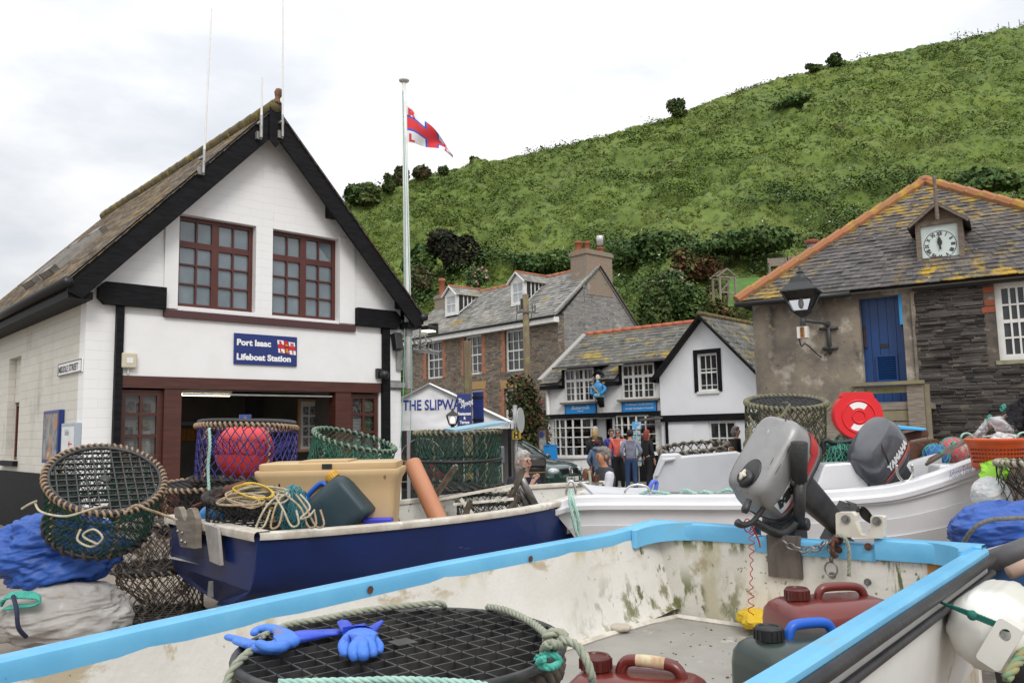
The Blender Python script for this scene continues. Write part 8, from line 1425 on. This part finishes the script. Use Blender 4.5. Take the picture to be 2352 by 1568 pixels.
def jerry(M, m, mc, mh, lab, s=(.18, .105, .28), arch=True, patch=None, hm=None):
 a, b, h=s;t=thing('jerrycan', lab, 'jerrycan', M=M);mb=MB();L=[]
 for z, ka, kb, cx, r_ in((0, .9, .86, 0, .03), (.012, .985, .97, 0, .035), (.05, 1, 1, 0, .04), (h*.68, 1, 1, 0, .045), (h*.8, .985, .95, .0, .045), (h*.88, .93, .83, 0, .045), (h*.93, .84, .66, .0, .04), (h*.95, .74, .5, .0, .03)):L.append([V((x+cx, y, z))for x, y in rrect(a*ka, b*kb, min(r_, a*ka*.6, b*kb*.6), 5)])
 mb.smooth=True;mb.loft(L);mb.build('body', m, t, smooth=60.0)
 mb=MB();mb.smooth=True;cx=-a*.62;mb.lathe([(.036, h*.86), (.036, h*.97)], 18, Matrix.Translation((cx, 0, 0)));mb.build('neck', m, t)
 mb=MB();mb.lathe([(r_*(1.0 if k else 1), z)for k, (r_, z)in enumerate(((.038, h*.955), (.043, h*.96), (.043, h*1.07), (.038, h*1.09), (.03, h*1.09), (.028, h*1.075), (0, h*1.075)))], 20, Matrix.Translation((cx, 0, 0)));[mb.beam((cx+.0435*math.cos(q), .0435*math.sin(q), h*.965), (cx+.0435*math.cos(q), .0435*math.sin(q), h*1.06), .005, .004)for q in[k*math.pi/8 for k in range(16)]];mb.build('cap', mc, t, smooth=35.0)
 mb=MB();mb.smooth=True;mb.tube(spl([V((-a*.25, 0, h*.9)), V((-a*.2, 0, h*1.02)), V((-a*.05, 0, h*1.07)), V((a*.45, 0, h*1.06)), V((a*.62, 0, h*1.0)), V((a*.68, 0, h*.88))], 6), .016, 10);hd=mb.build('handle', mh, t)
 if patch:mb=MB();mb.smooth=True;mb.tube(spl([V((-a*.0, 0, h*1.071)), V((a*.2, 0, h*1.073)), V((a*.42, 0, h*1.062))], 5), .0166, 10, cap=False);mb.build('worn_patch', patch, hd)
 return t
m_rcan=mat('red-brown jerrycan plastic', (.15, .02, .015), .32, (.12, .016, .012), 3, stains=[((.26, .15, .12), 9, .68, .78)], coat=.25);m_rcap=mat('maroon cap', (.085, .014, .01), .35);m_gcanp=mat('dark green jerrycan plastic', (.026, .042, .036), .38, (.034, .05, .044), 4, stains=[((.1, .11, .1), 6, .68, .8)], coat=.2);m_bcan=mat('dusty petrol blue plastic', (.014, .035, .048), .5, (.024, .05, .06), 3, stains=[((.17, .17, .15), 5, .64, .76)])
jz=FLZ+.004;jM=lambda px, py, z, rz:Matrix.Translation((atz(px, py, z).x, atz(px, py, z).y, jz))@Matrix.Rotation(rz, 4, 'Z')
jerry(jM(1905, 1345, 1.06, R(12)), m_rcan, m_rcap, m_rcan, 'red-brown jerrycan by the transom, beyond the green one', (.215, .15, .31))
jerry(jM(1838, 1452, 1.02, R(20)), m_gcanp, m_hoop, mat('blue handle grip', (.01, .1, .5), .4), 'dark green jerrycan with blue handle in the nearest boat', (.185, .13, .3))
jerry(jM(1462, 1524, 1.02, R(-22)), m_rcan, m_rcap, m_rcan, 'red-brown jerrycan with a bleached handle at the bottom edge', (.185, .12, .285), patch=mat('bleached plastic', (.6, .5, .33), .4, (.35, .16, .06), 16, lo=.4, hi=.7))
M=Matrix.Translation(at(800, 1200, 5.72))@Matrix.Rotation(R(-6), 4, 'Z')@Matrix.Rotation(R(-40), 4, 'Y')@Matrix.Rotation(math.pi, 4, 'Z');jerry(M@Matrix.Translation((.0, 0, -.05)), m_bcan, mat('ochre cap', (.55, .3, .03), .45), mat('blue handle grip', (.01, .1, .5), .4), 'dusty petrol blue jerrycan with ochre cap leaning on the fish tub', (.19, .13, .36))
t=tag((lambda mb:mb.build('oilskin', mat('yellow oilskin', (.65, .42, .01), .45), smooth=True))(blob(MB(), atz(1748, 1420, .78), (.12, .17, .05), .35, 6, 60, 36, 4, .7)), 'crumpled yellow oilskin beside the red-brown jerrycan', 'oilskin')
tag((lambda mb:mb.build('rag', mat('dirty white rag', (.45, .4, .33), .9), smooth=True))(blob(MB(), atz(1425, 1440, .745), (.055, .04, .022), .3, 7, 40, 24, 9, .7)), 'small dirty white rag on the boat floor', 'rag')
mb=MB()
for _ in range(240):
 x, y=random.uniform(-2.6, -.2), random.uniform(-.5, .5);s=random.uniform(.002, .006);T=Matrix.Translation((B1.x, B1.y, FLZ+.001+s*.4))@Matrix.Rotation(RZ1, 4, 'Z')@Matrix.Translation((x, y, 0))@Matrix.Rotation(random.random()*6, 4, 'Z');mb.bx(-s, s, -s*.6, s*.6, -s*.4, s*.4, T)
tag(mb.build('debris', mat('weed crumbs', (.12, .07, .04), .9, (.3, .28, .24), 9)), kind='stuff')
PC=V((-.245, 1.80, 1.2));t=pot(PC-V((0, 0, .035)), .322, .4, (0, 0, 1), m_knet, m_dkrope, 'near lobster pot with wide black grid lid, carrying two blue gloves', top=None, turns=60, nu=34, nv=8, wr_=.011, bm=m_wrapk)
mb=MB();griddisc(mb, .336, .0495, .0042, .017, .047, R(38));mb.bx(-.024, .024, -.024, .024, .041, .0475, Matrix.Rotation(R(38), 4, 'Z'));mb.smooth=True;mb.tube(circ(.34, .039, 64), .0095, 8, True);mb.build('grid_lid', m_grid, t)
Z=lambda px, py, dz=.03:atz(px, py, PC.z+dz)
rope_o([Z(600, 1462), Z(660, 1435, .03), Z(740, 1420, .03), Z(860, 1398), Z(960, 1388), Z(1010, 1385), Z(1022, 1394, .015)], .0078, m_rope_g, 'green-tan rope across the back of the near pot lid');rope_o([Z(1120, 1393, .02), Z(1160, 1400), Z(1215, 1425), Z(1250, 1452), Z(1262, 1470)], .0085, m_rope_g, 'green-tan rope on the right of the near pot lid')
rope_o([Z(1262, 1480, .02), Z(1255, 1462, .05), Z(1275, 1450, .06), Z(1300, 1462, .05), Z(1290, 1482, .04), Z(1262, 1478, .06), Z(1250, 1495, .02), Z(1268, 1510, 0)], .0095, m_rope_g, 'thick rope knot at the right rim of the near pot');rope_o([Z(1285, 1468, .05), Z(1320, 1478, .05), Z(1345, 1510, .03), Z(1358, 1550, .0), Z(1362, 1590, -.05)], .0085, m_rope_g, 'rope tail curving from the knot over the jerrycan')
rope_o([Z(1232, 1512, .02), Z(1255, 1502, .035), Z(1280, 1508, .03), Z(1284, 1522, .02), Z(1262, 1532, .03), Z(1236, 1522, .03), Z(1250, 1512, .05)], .007, m_teal, 'sea green twine lashed round the rim of the near pot');rope_o([Z(575, 1495, .03), Z(545, 1522, .02), Z(528, 1550, .0), Z(515, 1585, -.02)], .0085, m_rope_g, 'pale rope down the left rim of the near pot');rope_o([Z(640, 1566, .03), Z(800, 1563), Z(900, 1560), Z(1060, 1566), Z(1120, 1575)], .0065, m_pale, 'mint twine along the near rim of the pot')
m_glv=mat('blue rubber glove', (.05, .18, .66), .5, (.07, .21, .66), 8, stains=[((.16, .17, .3), 10, .62, .7), ((.03, .1, .5), 14, .6, .68)], bump=.35, bscale=28);m_cuff=mat('deeper blue glove cuff', (.02, .055, .5), .4, (.03, .08, .55), 12, bump=.3, bscale=20)
def glove(J, E, JC, EC, root, lab):t=thing('rubber_glove', lab, 'glove', PC, group='gloves on the near pot');t.scale=(1, 1, .78);f=lambda J:{k:(V(p)-PC, r)for k, (p, r)in J.items()};skin_obj('hand', f(J), E, m_glv, t, root, 2);skin_obj('cuff', f(JC), EC, m_cuff, t, list(JC)[0], 2)
def fingers(J, E, root, chains):
 for n, (pts, r)in enumerate(chains):
  pv=root
  for k, (x, y, dz)in enumerate(pts):J[f'{n}_{k}']=(Z(x, y, dz), r*(1-.1*k));E.append((pv, f'{n}_{k}'));pv=f'{n}_{k}'
J={'w':(Z(694, 1454, .034), (.024, .015)), 'p':(Z(660, 1459, .034), (.029, .017))};E=[('w', 'p')]
fingers(J, E, 'p', [([(640, 1436, .046), (614, 1428, .05), (588, 1436, .044), (582, 1446, .04)], .014), ([(648, 1474, .046), (616, 1473, .052), (592, 1462, .05)], .014), ([(634, 1482, .03), (596, 1482, .03), (560, 1470, .028), (538, 1463, .028)], .0135), ([(626, 1476, .026), (586, 1474, .025), (545, 1462, .024), (518, 1455, .024)], .0125), ([(640, 1490, .022), (606, 1490, .02), (575, 1480, .02)], .01)])
glove(J, E, {'c0':(Z(664, 1457, .034), (.03, .018)), 'c1':(Z(700, 1451, .036), (.03, .016)), 'c2':(Z(740, 1446, .032), (.03, .01)), 'c3':(Z(790, 1442, .03), (.027, .006))}, [('c0', 'c1'), ('c1', 'c2'), ('c2', 'c3')], 'w', 'blue rubber glove lying flat with its fingers to the left')
J={'w':(Z(826, 1440, .05), (.034, .02)), 'p':(Z(828, 1456, .05), (.038, .021))};E=[('w', 'p')]
fingers(J, E, 'p', [([(797, 1452, .055), (788, 1468, .05), (790, 1486, .04), (800, 1500, .028)], .0145), ([(814, 1466, .058), (812, 1490, .044), (818, 1512, .026)], .0135), ([(832, 1464, .06), (834, 1490, .046), (837, 1510, .027)], .0135), ([(848, 1462, .056), (856, 1484, .042), (854, 1504, .026)], .0135), ([(860, 1456, .048), (872, 1474, .036), (868, 1494, .024)], .012)])
glove(J, E, {'c0':(Z(826, 1442, .05), (.027, .018)), 'c1':(Z(800, 1434, .05), (.018, .01)), 'c2':(Z(786, 1412, .055), (.014, .006)), 'c3':(Z(852, 1434, .05), (.016, .009)), 'c4':(Z(878, 1412, .055), (.005, .004))}, [('c0', 'c1'), ('c1', 'c2'), ('c0', 'c3'), ('c3', 'c4')], 'w', 'blue rubber glove balled up with knuckles towards the camera')
mb=MB();rnd=random.Random(5)
def coilrope(cx, cy, w_, h_, Y, m, lab, n, r, hang=0):
 mb=MB();P=[]
 for k in range(n):
  j=lambda s:rnd.uniform(-s, s)
  P+=[at(cx-w_+j(14), cy+j(8), Y-.02*k/n), at(cx-w_*.3+j(16), cy-h_+j(8), Y+.05-.06*k/n), at(cx+w_*.7+j(14), cy-h_*.4+j(8), Y+.02), at(cx+w_*.4+j(14), cy+h_*.5+hang*rnd.random()+j(6), Y-.1)]
 rope(mb, spl(P, 8), r);return tag(mb.build('rope_coil', m), lab, 'rope', 'ropes piled in the navy boat')
coilrope(600, 1140, 70, 16, 5.3, m_rope_c, 'cream rope loops piled on the black pot in the stern', 7, .0065, 10);coilrope(585, 1130, 60, 14, 5.28, m_yel, 'yellow rope loops on top of the rope pile', 3, .006, 8);coilrope(562, 1150, 50, 12, 5.22, m_rope_t, 'tan rope loops on the left of the rope pile', 5, .006, 6)
for k, (x0, x1, x2, yb_, m)in enumerate(((640, 610, 588, 1212, m_rope_c), (650, 632, 622, 1210, m_rope_t), (628, 648, 668, 1206, m_rope_c), (655, 690, 708, 1208, m_rope_t), (680, 702, 726, 1208, m_rope_t), (690, 712, 690, 1190, m_rope_c))):rope_o([at(x0, 1135, 5.25), at(x1, 1165, 5.12), at(x2, yb_, 5.08), at(x2+18, yb_-4, 5.06), at((x1+x2)/2+22, 1170, 5.1)], .0065, m, ['cream rope bight hanging farthest left from the pile', 'tan rope bight hanging second from the left of the pile', 'cream rope bight hanging in the middle of the pile', 'tan rope bight hanging over the teal net', 'tan rope bight hanging nearest the petrol blue jerrycan', 'short cream rope loop high beside the petrol blue jerrycan'][k], grp='ropes piled in the navy boat')
t=thing('net_bundle', 'teal monofilament net bundle hanging beside the rope pile', 'net', at(672, 1170, 5.35));mb=MB();blob(mb, (0, 0, 0), (.09, .09, .14), .3, 7, 40, 30, 2, 1.2);mb.build('bulk', mat('teal net bulk', (.03, .11, .13), .95, (.06, .2, .23), 30, bump=1, bscale=90), t);mb=MB();net(mb, lambda u, v:V((.1*math.cos(6.28*u)*math.sin(3.14*v), .1*math.sin(6.28*u)*math.sin(3.14*v), .15*math.cos(3.14*v)))*(1+.15*noise.noise(V((u*9, v*9, 1)))), 26, 18, .0018, .5);mb.build('mesh', mat('teal mesh', (.06, .24, .28), .8), t)
t=tag((lambda mb:mb.build('blue_float', mat('bright blue float', (.02, .2, .5), .45), smooth=True))(MB().ell(at(486, 1182, 5.8), (.085, .085, .07), 20, 12)), 'bright blue float showing through the black pot in the stern', 'float')
t=thing('rusty_bar', 'rusty weight and bar lying across the stern behind the ropes', 'weight', at(520, 1132, 5.6));mb=MB();mb.smooth=True;mb.tube([V((-.01, 0, -.01)), V((0, 0, 0)), V((.12, .05, .04)), V((.13, .05, .045))], [.03, .045, .045, .03], 12);mb.build('weight', m_rust, t);mb=MB();mb.smooth=True;mb.tube(spl([V((0, 0, 0)), V((-.08, -.03, -.03)), V((-.2, -.08, -.08))], 5), .01, 6);mb.build('bar', m_rust, t)
pz=lambda px, py, Y:at(px, py, Y)
t=tag((lambda mb:mb.build('plastic_pipe', mat('terracotta pipe plastic', (.46, .2, .105), .45, (.42, .175, .09), 2), smooth=40.0))(MB().tube([pz(946, 1062, 6.9), pz(947, 1064, 6.9), pz(1010, 1200, 6.55)], [.068, .073, .073], 24)), 'terracotta plastic pipe standing in the navy boat', 'pipe')
fr=thing('roller_frame', 'tarnished steel roller frame with angled rods in the navy boat', 'frame', pz(1100, 1160, 6.9));o_=fr.location.copy();q=lambda*a:pz(*a)-o_
for a, b, r_ in(((992, 1150, 6.85), (1046, 1072, 6.7), .026), ((1170, 1150, 6.9), (1202, 1076, 6.8), .028), ((1160, 1185, 6.85), (1190, 1140, 6.8), .024), ((1062, 1200, 6.55), (1080, 1152, 6.5), .024)):mb=MB();mb.smooth=True;mb.tube([q(*a), q(*b)], r_, 12);e_=(q(*b)-q(*a)).normalized();mb.tube([q(*b), q(*b)+e_*.02], r_*.6, 8);mb.build('rod', mat('tarnished steel rod', (.2, .18, .15), .4, (.13, .11, .09), 12, metal=.7), fr, smooth=40.0)
for a, b in(((1196, 1096, 6.85), (1232, 1165, 7.0)), ((1190, 1120, 6.95), (1215, 1165, 7.0))):mb=MB();mb.smooth=True;mb.tube([q(*a), q(*b)], .032, 12);mb.build('roller', m_steel, fr)
for a, b, w_ in(((1000, 1148, 6.85), (1180, 1114, 6.85), .05), ((1058, 1145, 6.7), (1098, 1195, 6.7), .08), ((1040, 1158, 6.8), (1180, 1145, 6.8), .03)):mb=MB();mb.beam(q(*a), q(*b), w_, .02);mb.build('bar', m_rimw, fr)
tag((lambda mb:mb.build('blue_handle', mat('ultramarine plastic', (.04, .05, .5), .4), bevel=.008))(MB().bx(-.1, .1, -.05, .05, -.02, .015, Matrix.Translation(pz(868, 1194, 5.75)))), 'loose ultramarine plastic handle beside the tub on the navy rim', 'bar')  # a loose blue handle
t=thing('lifebuoy_case', 'red plastic lifebuoy case with white arcs in front of the timber landing', 'lifebuoy', at(1973, 953, 11.6), R(-4));kk=11.6/FOC;rr_=54*kk
mb=MB();ol=[(rr_*math.cos(a), rr_*math.sin(a)*.97)for a in[R(52-344*k/40+0)for k in range(0, 41)]if not(R(-325)<0 and 0)];ol=[(rr_*math.cos(R(d)), rr_*math.sin(R(d)))for d in range(128, 413-1, 6)];ol=ol+[(rr_*.68, rr_*.78), (rr_*.6, rr_*.93), (rr_*.5, rr_*.97), (-rr_*.5, rr_*.97), (-rr_*.6, rr_*.93), (-rr_*.68, rr_*.78)]
mb.sheet(ol, [], lambda a, d, b:V((a, d, b)), .16);mb.build('shell', mat('signal red plastic', (.68, .014, .022), .35), t, bevel=.03, seg=4);MR=MATS['signal red plastic']
ring_=lambda r, y, th:(lambda mb:mb.tube([V((r*math.cos(q), y, r*math.sin(q)-.02))for q in[k*math.pi/24 for k in range(48)]], th, 8, True))(MB());mb=ring_(rr_*.68, .0, .014);mb.smooth=True;mb.sm=[True]*len(mb.f);mb.build('moulded_ring', MR, t);mb=ring_(rr_*.27, .0, .014);mb.sm=[True]*len(mb.f);mb.build('moulded_ring', MR, t)
for s in(1, -1):mb=MB();mb.grid(lambda u, v:V(((rr_*(.36+.25*v))*math.cos(R(90*s-38+76*u)), -.004, (rr_*(.36+.25*v))*math.sin(R(90*s-38+76*u))-.02)), 14, 2);mb.build('white_arc', m_signw, t)
mb=MB();mb.bx(-.1, .1, .0, .12, -rr_-.06, -rr_*.9);mb.build('foot', MR, t, bevel=.02);MB().bx(-.05, .05, .05, .12, -2.4, -rr_*.8).build('stake', m_tim, t)
def slab(pts, Y, dep, m, name, lab, cat, bev=.01):q=[at(px, py, Y)for px, py in pts];c=sum(q, V())/len(q);mb=MB();mb.loft([q, [p+V((.1, .9, 0))*dep for p in q]]);return tag(mb.build(name, m, bevel=bev), lab, cat)
slab(((1925, 1020), (2030, 1006), (2126, 986), (2134, 990), (2134, 1002), (2040, 1022), (1940, 1030)), 7.9, .5, m_rust, 'rusty_plate', 'long rusty iron flange behind the charcoal outboard', 'iron plate');slab(((2030, 1025), (2152, 1007), (2160, 1014), (2154, 1032), (2120, 1050), (2075, 1058), (2030, 1058)), 7.7, .12, m_rust, 'rusty_plate', 'half-round rusty iron plate below the long flange', 'iron plate')
slab(((2034, 1000), (2046, 984), (2060, 976), (2128, 983), (2130, 987), (2120, 989), (2066, 986), (2050, 992)), 7.8, .2, mat('sky blue plastic', (.06, .42, .78), .4), 'blue_scoop', 'sky blue plastic scoop lying on the rusty flange', 'scoop')
mb=MB();mb.smooth=True;mb.tube(spl([at(1893, 1036, 7.2), at(1890, 1016, 7.2), at(1900, 1011, 7.2), at(1920, 1017, 7.2), at(1980, 1010, 7.2), at(2010, 1004, 7.3)], 6), .022, 8);tag(mb.build('black_handle', m_hoop), 'loose black cranked handle lying beside the red lifebuoy case', 'bar')  # a loose black handle, cranked in shape
t=thing('net_heap', 'sea green net heap between the two outboards', 'net', at(1928, 1068, 7.25));mb=MB();blob(mb, (0, 0, -.02), (.14, .16, .19), .3, 6, 40, 30, 6, 1.2);mb.build('bulk', mat('dark net bulk', (.01, .03, .028), .95), t);mb=MB();[net(mb, (lambda s, k:lambda u, v:V((.16*math.cos(6.28*u)*math.sin(3.0*v+.1), .17*math.sin(6.28*u)*math.sin(3.0*v+.1), .21*math.cos(3.0*v+.1)-.02))*(k+.3*noise.noise(V((u*6+s, v*6, s)))))(s, k), 24, 16, .0028, .45)for s, k in((1, 1.0), (4, 1.12))];mb.build('mesh', mat('sea green mesh', (.1, .36, .27), .8, (.06, .24, .18), 9), t)
for px, py, Y, r_, m, lb in((2150, 1047, 7.6, .115, mat('blue float', (.015, .08, .3), .5), 'dull blue ball float in the net by the stone wall'), (2190, 1035, 7.7, .13, mat('faded red float', (.5, .07, .09), .5, (.45, .25, .22), 8, lo=.5, hi=.6), 'faded red ball float right of the blue one')):
 t=thing('ball_float', lb, 'float', at(px, py, Y));mb=MB();mb.smooth=True;mb.ell((0, 0, 0), r_, 24, 14);mb.build('ball', m, t);mb=MB();net(mb, lambda u, v:V((math.cos(6.28*u)*math.sin(3.14*v), math.sin(6.28*u)*math.sin(3.14*v), math.cos(3.14*v)))*(r_*1.03), 12, 8, .0025);mb.build('net_cover', m_teal, t)
for k in range(3):mb=MB();mb.smooth=True;mb.tube([at(2128+3*k, 1066-6*k, 7.3), at(2352+60, 900-8*k+4*k*k, 5.9+.1*k)], .016-.003*k, 8);tag(mb.build('marker_pole', mat('pinkish cane', (.42, .3, .24), .7, (.3, .2, .16), 9)), ['thickest pole of the bundle leaning over the orange basket', 'middle pole of the bundle leaning over the orange basket', 'thinnest pole of the bundle leaning over the orange basket'][k], 'pole', 'marker poles over the basket')
mb=MB();mb.smooth=True
for px, py, Y in((2158, 1042, 7.1), (2186, 1022, 6.95), (2268, 962, 6.4), (2300, 938, 6.25)):c=at(px, py, Y);[mb.tube([c+V((.03*k_, 0, .02*k_))+V((.004, .022*math.cos(a), .022*math.sin(a)))for a in[z*.7 for z in range(10)]], .0035, 5)for k_ in(0, .3, .6)]
tag(mb.build('twine_ties', m_teal), 'sea green twine ties binding the pole bundle', 'twine', kind=None)
def sheet(pts, Y, m, name, lab, cat, amp=.05, dep=.05):
 a, b, c, d=[at(px, py, Y+dy)for px, py, dy in pts];mb=MB();mb.smooth=True;mb.grid(lambda u, v:a.lerp(b, u).lerp(d.lerp(c, u), v)+V((0, -1, 0))*(amp*noise.fractal(V((u*3, v*3, len(lab))), .8, 2, 3)+dep*math.sin(u*math.pi)*math.sin(v*math.pi)), 30, 30);o=mb.build(name, m);s=o.modifiers.new('thick', 'SOLIDIFY');s.thickness=.004;return tag(o, lab, cat)
m_bagw=mat('thin white bag plastic', (.66, .66, .68), .4, (.52, .52, .55), 8, trans=.15);sheet(((2300, 938, .1), (2362, 905, -.2), (2372, 1012, 0), (2330, 985, 0)), 6.25, mat('black flag cloth', (.018, .018, .025), .6, bump=.4, bscale=9), 'black_flag', 'limp black flag hanging from the pole bundle at the right edge', 'flag');sheet(((2262, 963, 0), (2278, 955, 0), (2258, 1012, .1), (2232, 1008, .1)), 6.5, m_bagw, 'carrier_bag', 'thin white carrier bag hanging left of the larger one', 'bag', .03);sheet(((2270, 960, 0), (2298, 956, 0), (2330, 994, .0), (2295, 1005, 0)), 6.35, m_bagw, 'carrier_bag', 'larger white carrier bag hanging over the orange basket', 'bag', .04, .1)
bc=at(2288, 1012, 6.2);t=thing('basket', 'orange plastic basket with slotted sides holding white bags', 'basket', bc);m_or=mat('orange plastic', (.62, .1, .025), .45, (.54, .085, .02), 4);rb=62*6.2/FOC
mb=MB();mb.smooth=True;mb.lathe([(rb*.8, -.2), (rb*.84, -.18), (rb*.94, -.03), (rb*.98, -.02), (rb*1.03, 0), (rb*1.05, .012), (rb*1.02, .02), (rb*.96, .012), (rb*.9, -.03), (rb*.78, -.19), (0, -.19)], 40);mb.build('bowl', m_or, t)
mb=MB();[mb.ell((rb*(.945-.0+(z+.04)*.62)*math.cos(a)*1.003, rb*(.945+(z+.04)*.62)*math.sin(a)*1.003, z), (.008, .008, .007), 6, 4)for z in(-.06, -.09, -.12, -.15)for a in[k*math.pi/24 for k in range(24, 48)]];mb.build('slots', mat('dark slots', (.12, .02, .01), .8), t)
for x, y in((.12, -.02), (-.12, .3)):mb=MB();mb.smooth=True;mb.tube([V((x+.045*math.cos(q), -rb*.6+y, .02+.04*math.sin(q)))for q in[k*math.pi/8 for k in range(9)]], .008, 6);mb.build('handle', m_pale, t)
tag((lambda mb:mb.build('bag_heap', mat('crumpled white plastic', (.55, .55, .54), .4, (.3, .27, .22), 14, lo=.5, hi=.62, bump=.4, bscale=30), smooth=True))(blob(MB(), bc+V((.05, 0, .01)), (.14, .13, .05), .5, 9, 60, 30, 3, 1.2)), 'crumpled white bags heaped in the orange basket', 'bag')
sheet(((2250, 1062, .2), (2316, 1052, .0), (2302, 1118, .1), (2256, 1130, .1)), 5.95, mat('lime plastic', (.34, .72, .05), .5, (.28, .6, .04), 4), 'lime_sack', 'lime green plastic sack behind the raised end of the white boat', 'sack', .05, .12);bag(2275, 1140, 5.9, (.12, .15, .15), mat('white woven sack', (.6, .6, .58), .8, (.45, .5, .52), 9), 'white woven sack below the lime green one', 2, .15, 4, name='woven_sack')
t=bag(2325, 1232, 4.9, (.34, .36, .24), m_tarp, 'bright blue tarpaulin bundle behind the transom corner at right', 12, .2, 2.6, (1, 1, 1.8));mb=MB();mb.smooth=True;l0=V(t.location);mb.tube([p-l0 for p in spl([at(2212, 1248, 4.62), at(2235, 1215, 4.55), at(2270, 1195, 4.52), at(2320, 1190, 4.52), at(2380, 1188, 4.55)], 6)], .012, 6);mb.build('webbing', mat('grey webbing', (.1, .1, .09), .9, (.16, .16, .14), 60), t)
t=thing('inflatable_boat', 'grey tubed boat with navy hull partly out of frame at right', 'boat', (0, 0, 0));mb=MB();mb.smooth=True;mb.tube(spl([at(2240, 1300, 4.1), at(2285, 1285, 4.0), at(2340, 1265, 3.95), at(2480, 1215, 4.0)], 8), .05, 14);mb.build('rubber_fender', mat('grey rubber tube', (.07, .068, .075), .6, (.1, .095, .1), 9), t)
mb=MB();mb.smooth=True;G=spl([at(2265, 1312, 4.08), at(2310, 1300, 4.02), at(2400, 1275, 4.0), at(2560, 1225, 4.1)], 6);mb.loft([[p+V((dx, dy, dz))for dx, dy, dz in((0, 0, 0), (-.02, .0, -.12), (.05, .05, -.35), (.25, .3, -.62))]for p in G], closed=False);mb.build('hull', [mat('deep blue hull', (.012, .06, .16), .4)], t);mb=MB();mb.smooth=True;mb.loft([[p+V((dx, dy, dz))for dx, dy, dz in((.02, .02, .02), (.2, .5, .01), (.28, .7, -.1))]for p in G], closed=False);mb.build('deck', m_g3, t);mb=MB();mb.smooth=True;mb.tube([at(2318, 1316, 3.7), at(2400, 1278, 3.7)], .028, 10);mb.build('oar_loom', mat('pinkish wood', (.4, .28, .22), .6), t)
mb=MB();mb.smooth=True;mb.loft([[p+V((.055, .05, dz))for dz in(-.36, -.4)]for p in G], closed=False);mb.build('waterline', m_sky, t)
t=thing('trailer_wheel', 'black ribbed tyre on the ground under the white fender', 'tyre', at(2330, 1520, 4.0), R(70));mb=MB();mb.smooth=True;mb.lathe([(.11, -.05), (.18, -.06), (.2, -.03), (.2, .03), (.18, .06), (.11, .05)], 24, Matrix.Rotation(R(90), 4, 'X'));mb.build('tyre', m_tyre, t);mb=MB();mb.lathe([(.02, -.04), (.11, -.045), (.11, .045), (.02, .04)], 16, Matrix.Rotation(R(90), 4, 'X'));mb.build('hub', m_steel, t)
fc=B1+D1*-.62+P1*-.83+V((0, 0, .985));t=thing('fender', 'large white ribbed fender tied against the near boat with green cord', 'fender', fc, RZ1);m_fen=mat('white vinyl fender', (.72, .71, .66), .28, (.66, .65, .6), 3, stains=[((.4, .3, .2), 9, .68, .76), ((.2, .19, .14), 24, .75, .78)], coat=.3)
mb=MB();mb.smooth=True;TX=Matrix.Rotation(R(90), 4, 'Y');fr_=.125
def fend(u, v):
 a=2*math.pi*u;s=v*2-1;r=fr_*max(0, 1-abs(s)**4.5)**.5;rib=.004*(abs(s)<.72)*(math.cos(a*10)>.6);return V((.255*s, (r+rib)*math.cos(a), (r+rib)*math.sin(a)))
mb.grid(fend, 80, 40, True);mb.build('body', m_fen, t);T=Matrix.Translation((-.262, -.055, .0))@Matrix.Rotation(R(30), 4, 'X')
mb=MB();mb.sheet(rrect(.036, .075, .012), [[(.016*math.cos(q), .035+.02*math.sin(q))for q in[k*math.pi/8 for k in range(16)]]], lambda a, d, b:T@V((-.02-d+.04, a, b)), .055);mb.build('eye_lug', m_fen, t, bevel=.008)
mb=MB();lug=T@V((0, 0, .04));[rope(mb, spl([lug+V((.02, 0, .0)), lug+V((-.02, .01, .01+.006*k)), lug+V((-.015, .09, .035+.006*k)), lug+V((.03, .19, .06))], 6), .0042)for k in range(3)];mb.ell(lug+V((-.018, .09, .04)), (.016, .016, .016), 8, 6);mb.build('green_cord', mat('dark green cord', (.01, .13, .1), .8), t)
mb=MB();rope(mb, spl([atz(2310, 1560, .9), atz(2330, 1530, .93), atz(2350, 1500, .95), atz(2380, 1490, .95)], 6), .016);tag(mb.build('rope', mat('mossy thick rope', (.3, .26, .12), .95, (.1, .3, .2), 18)), 'mossy thick rope at the bottom right corner', 'rope')
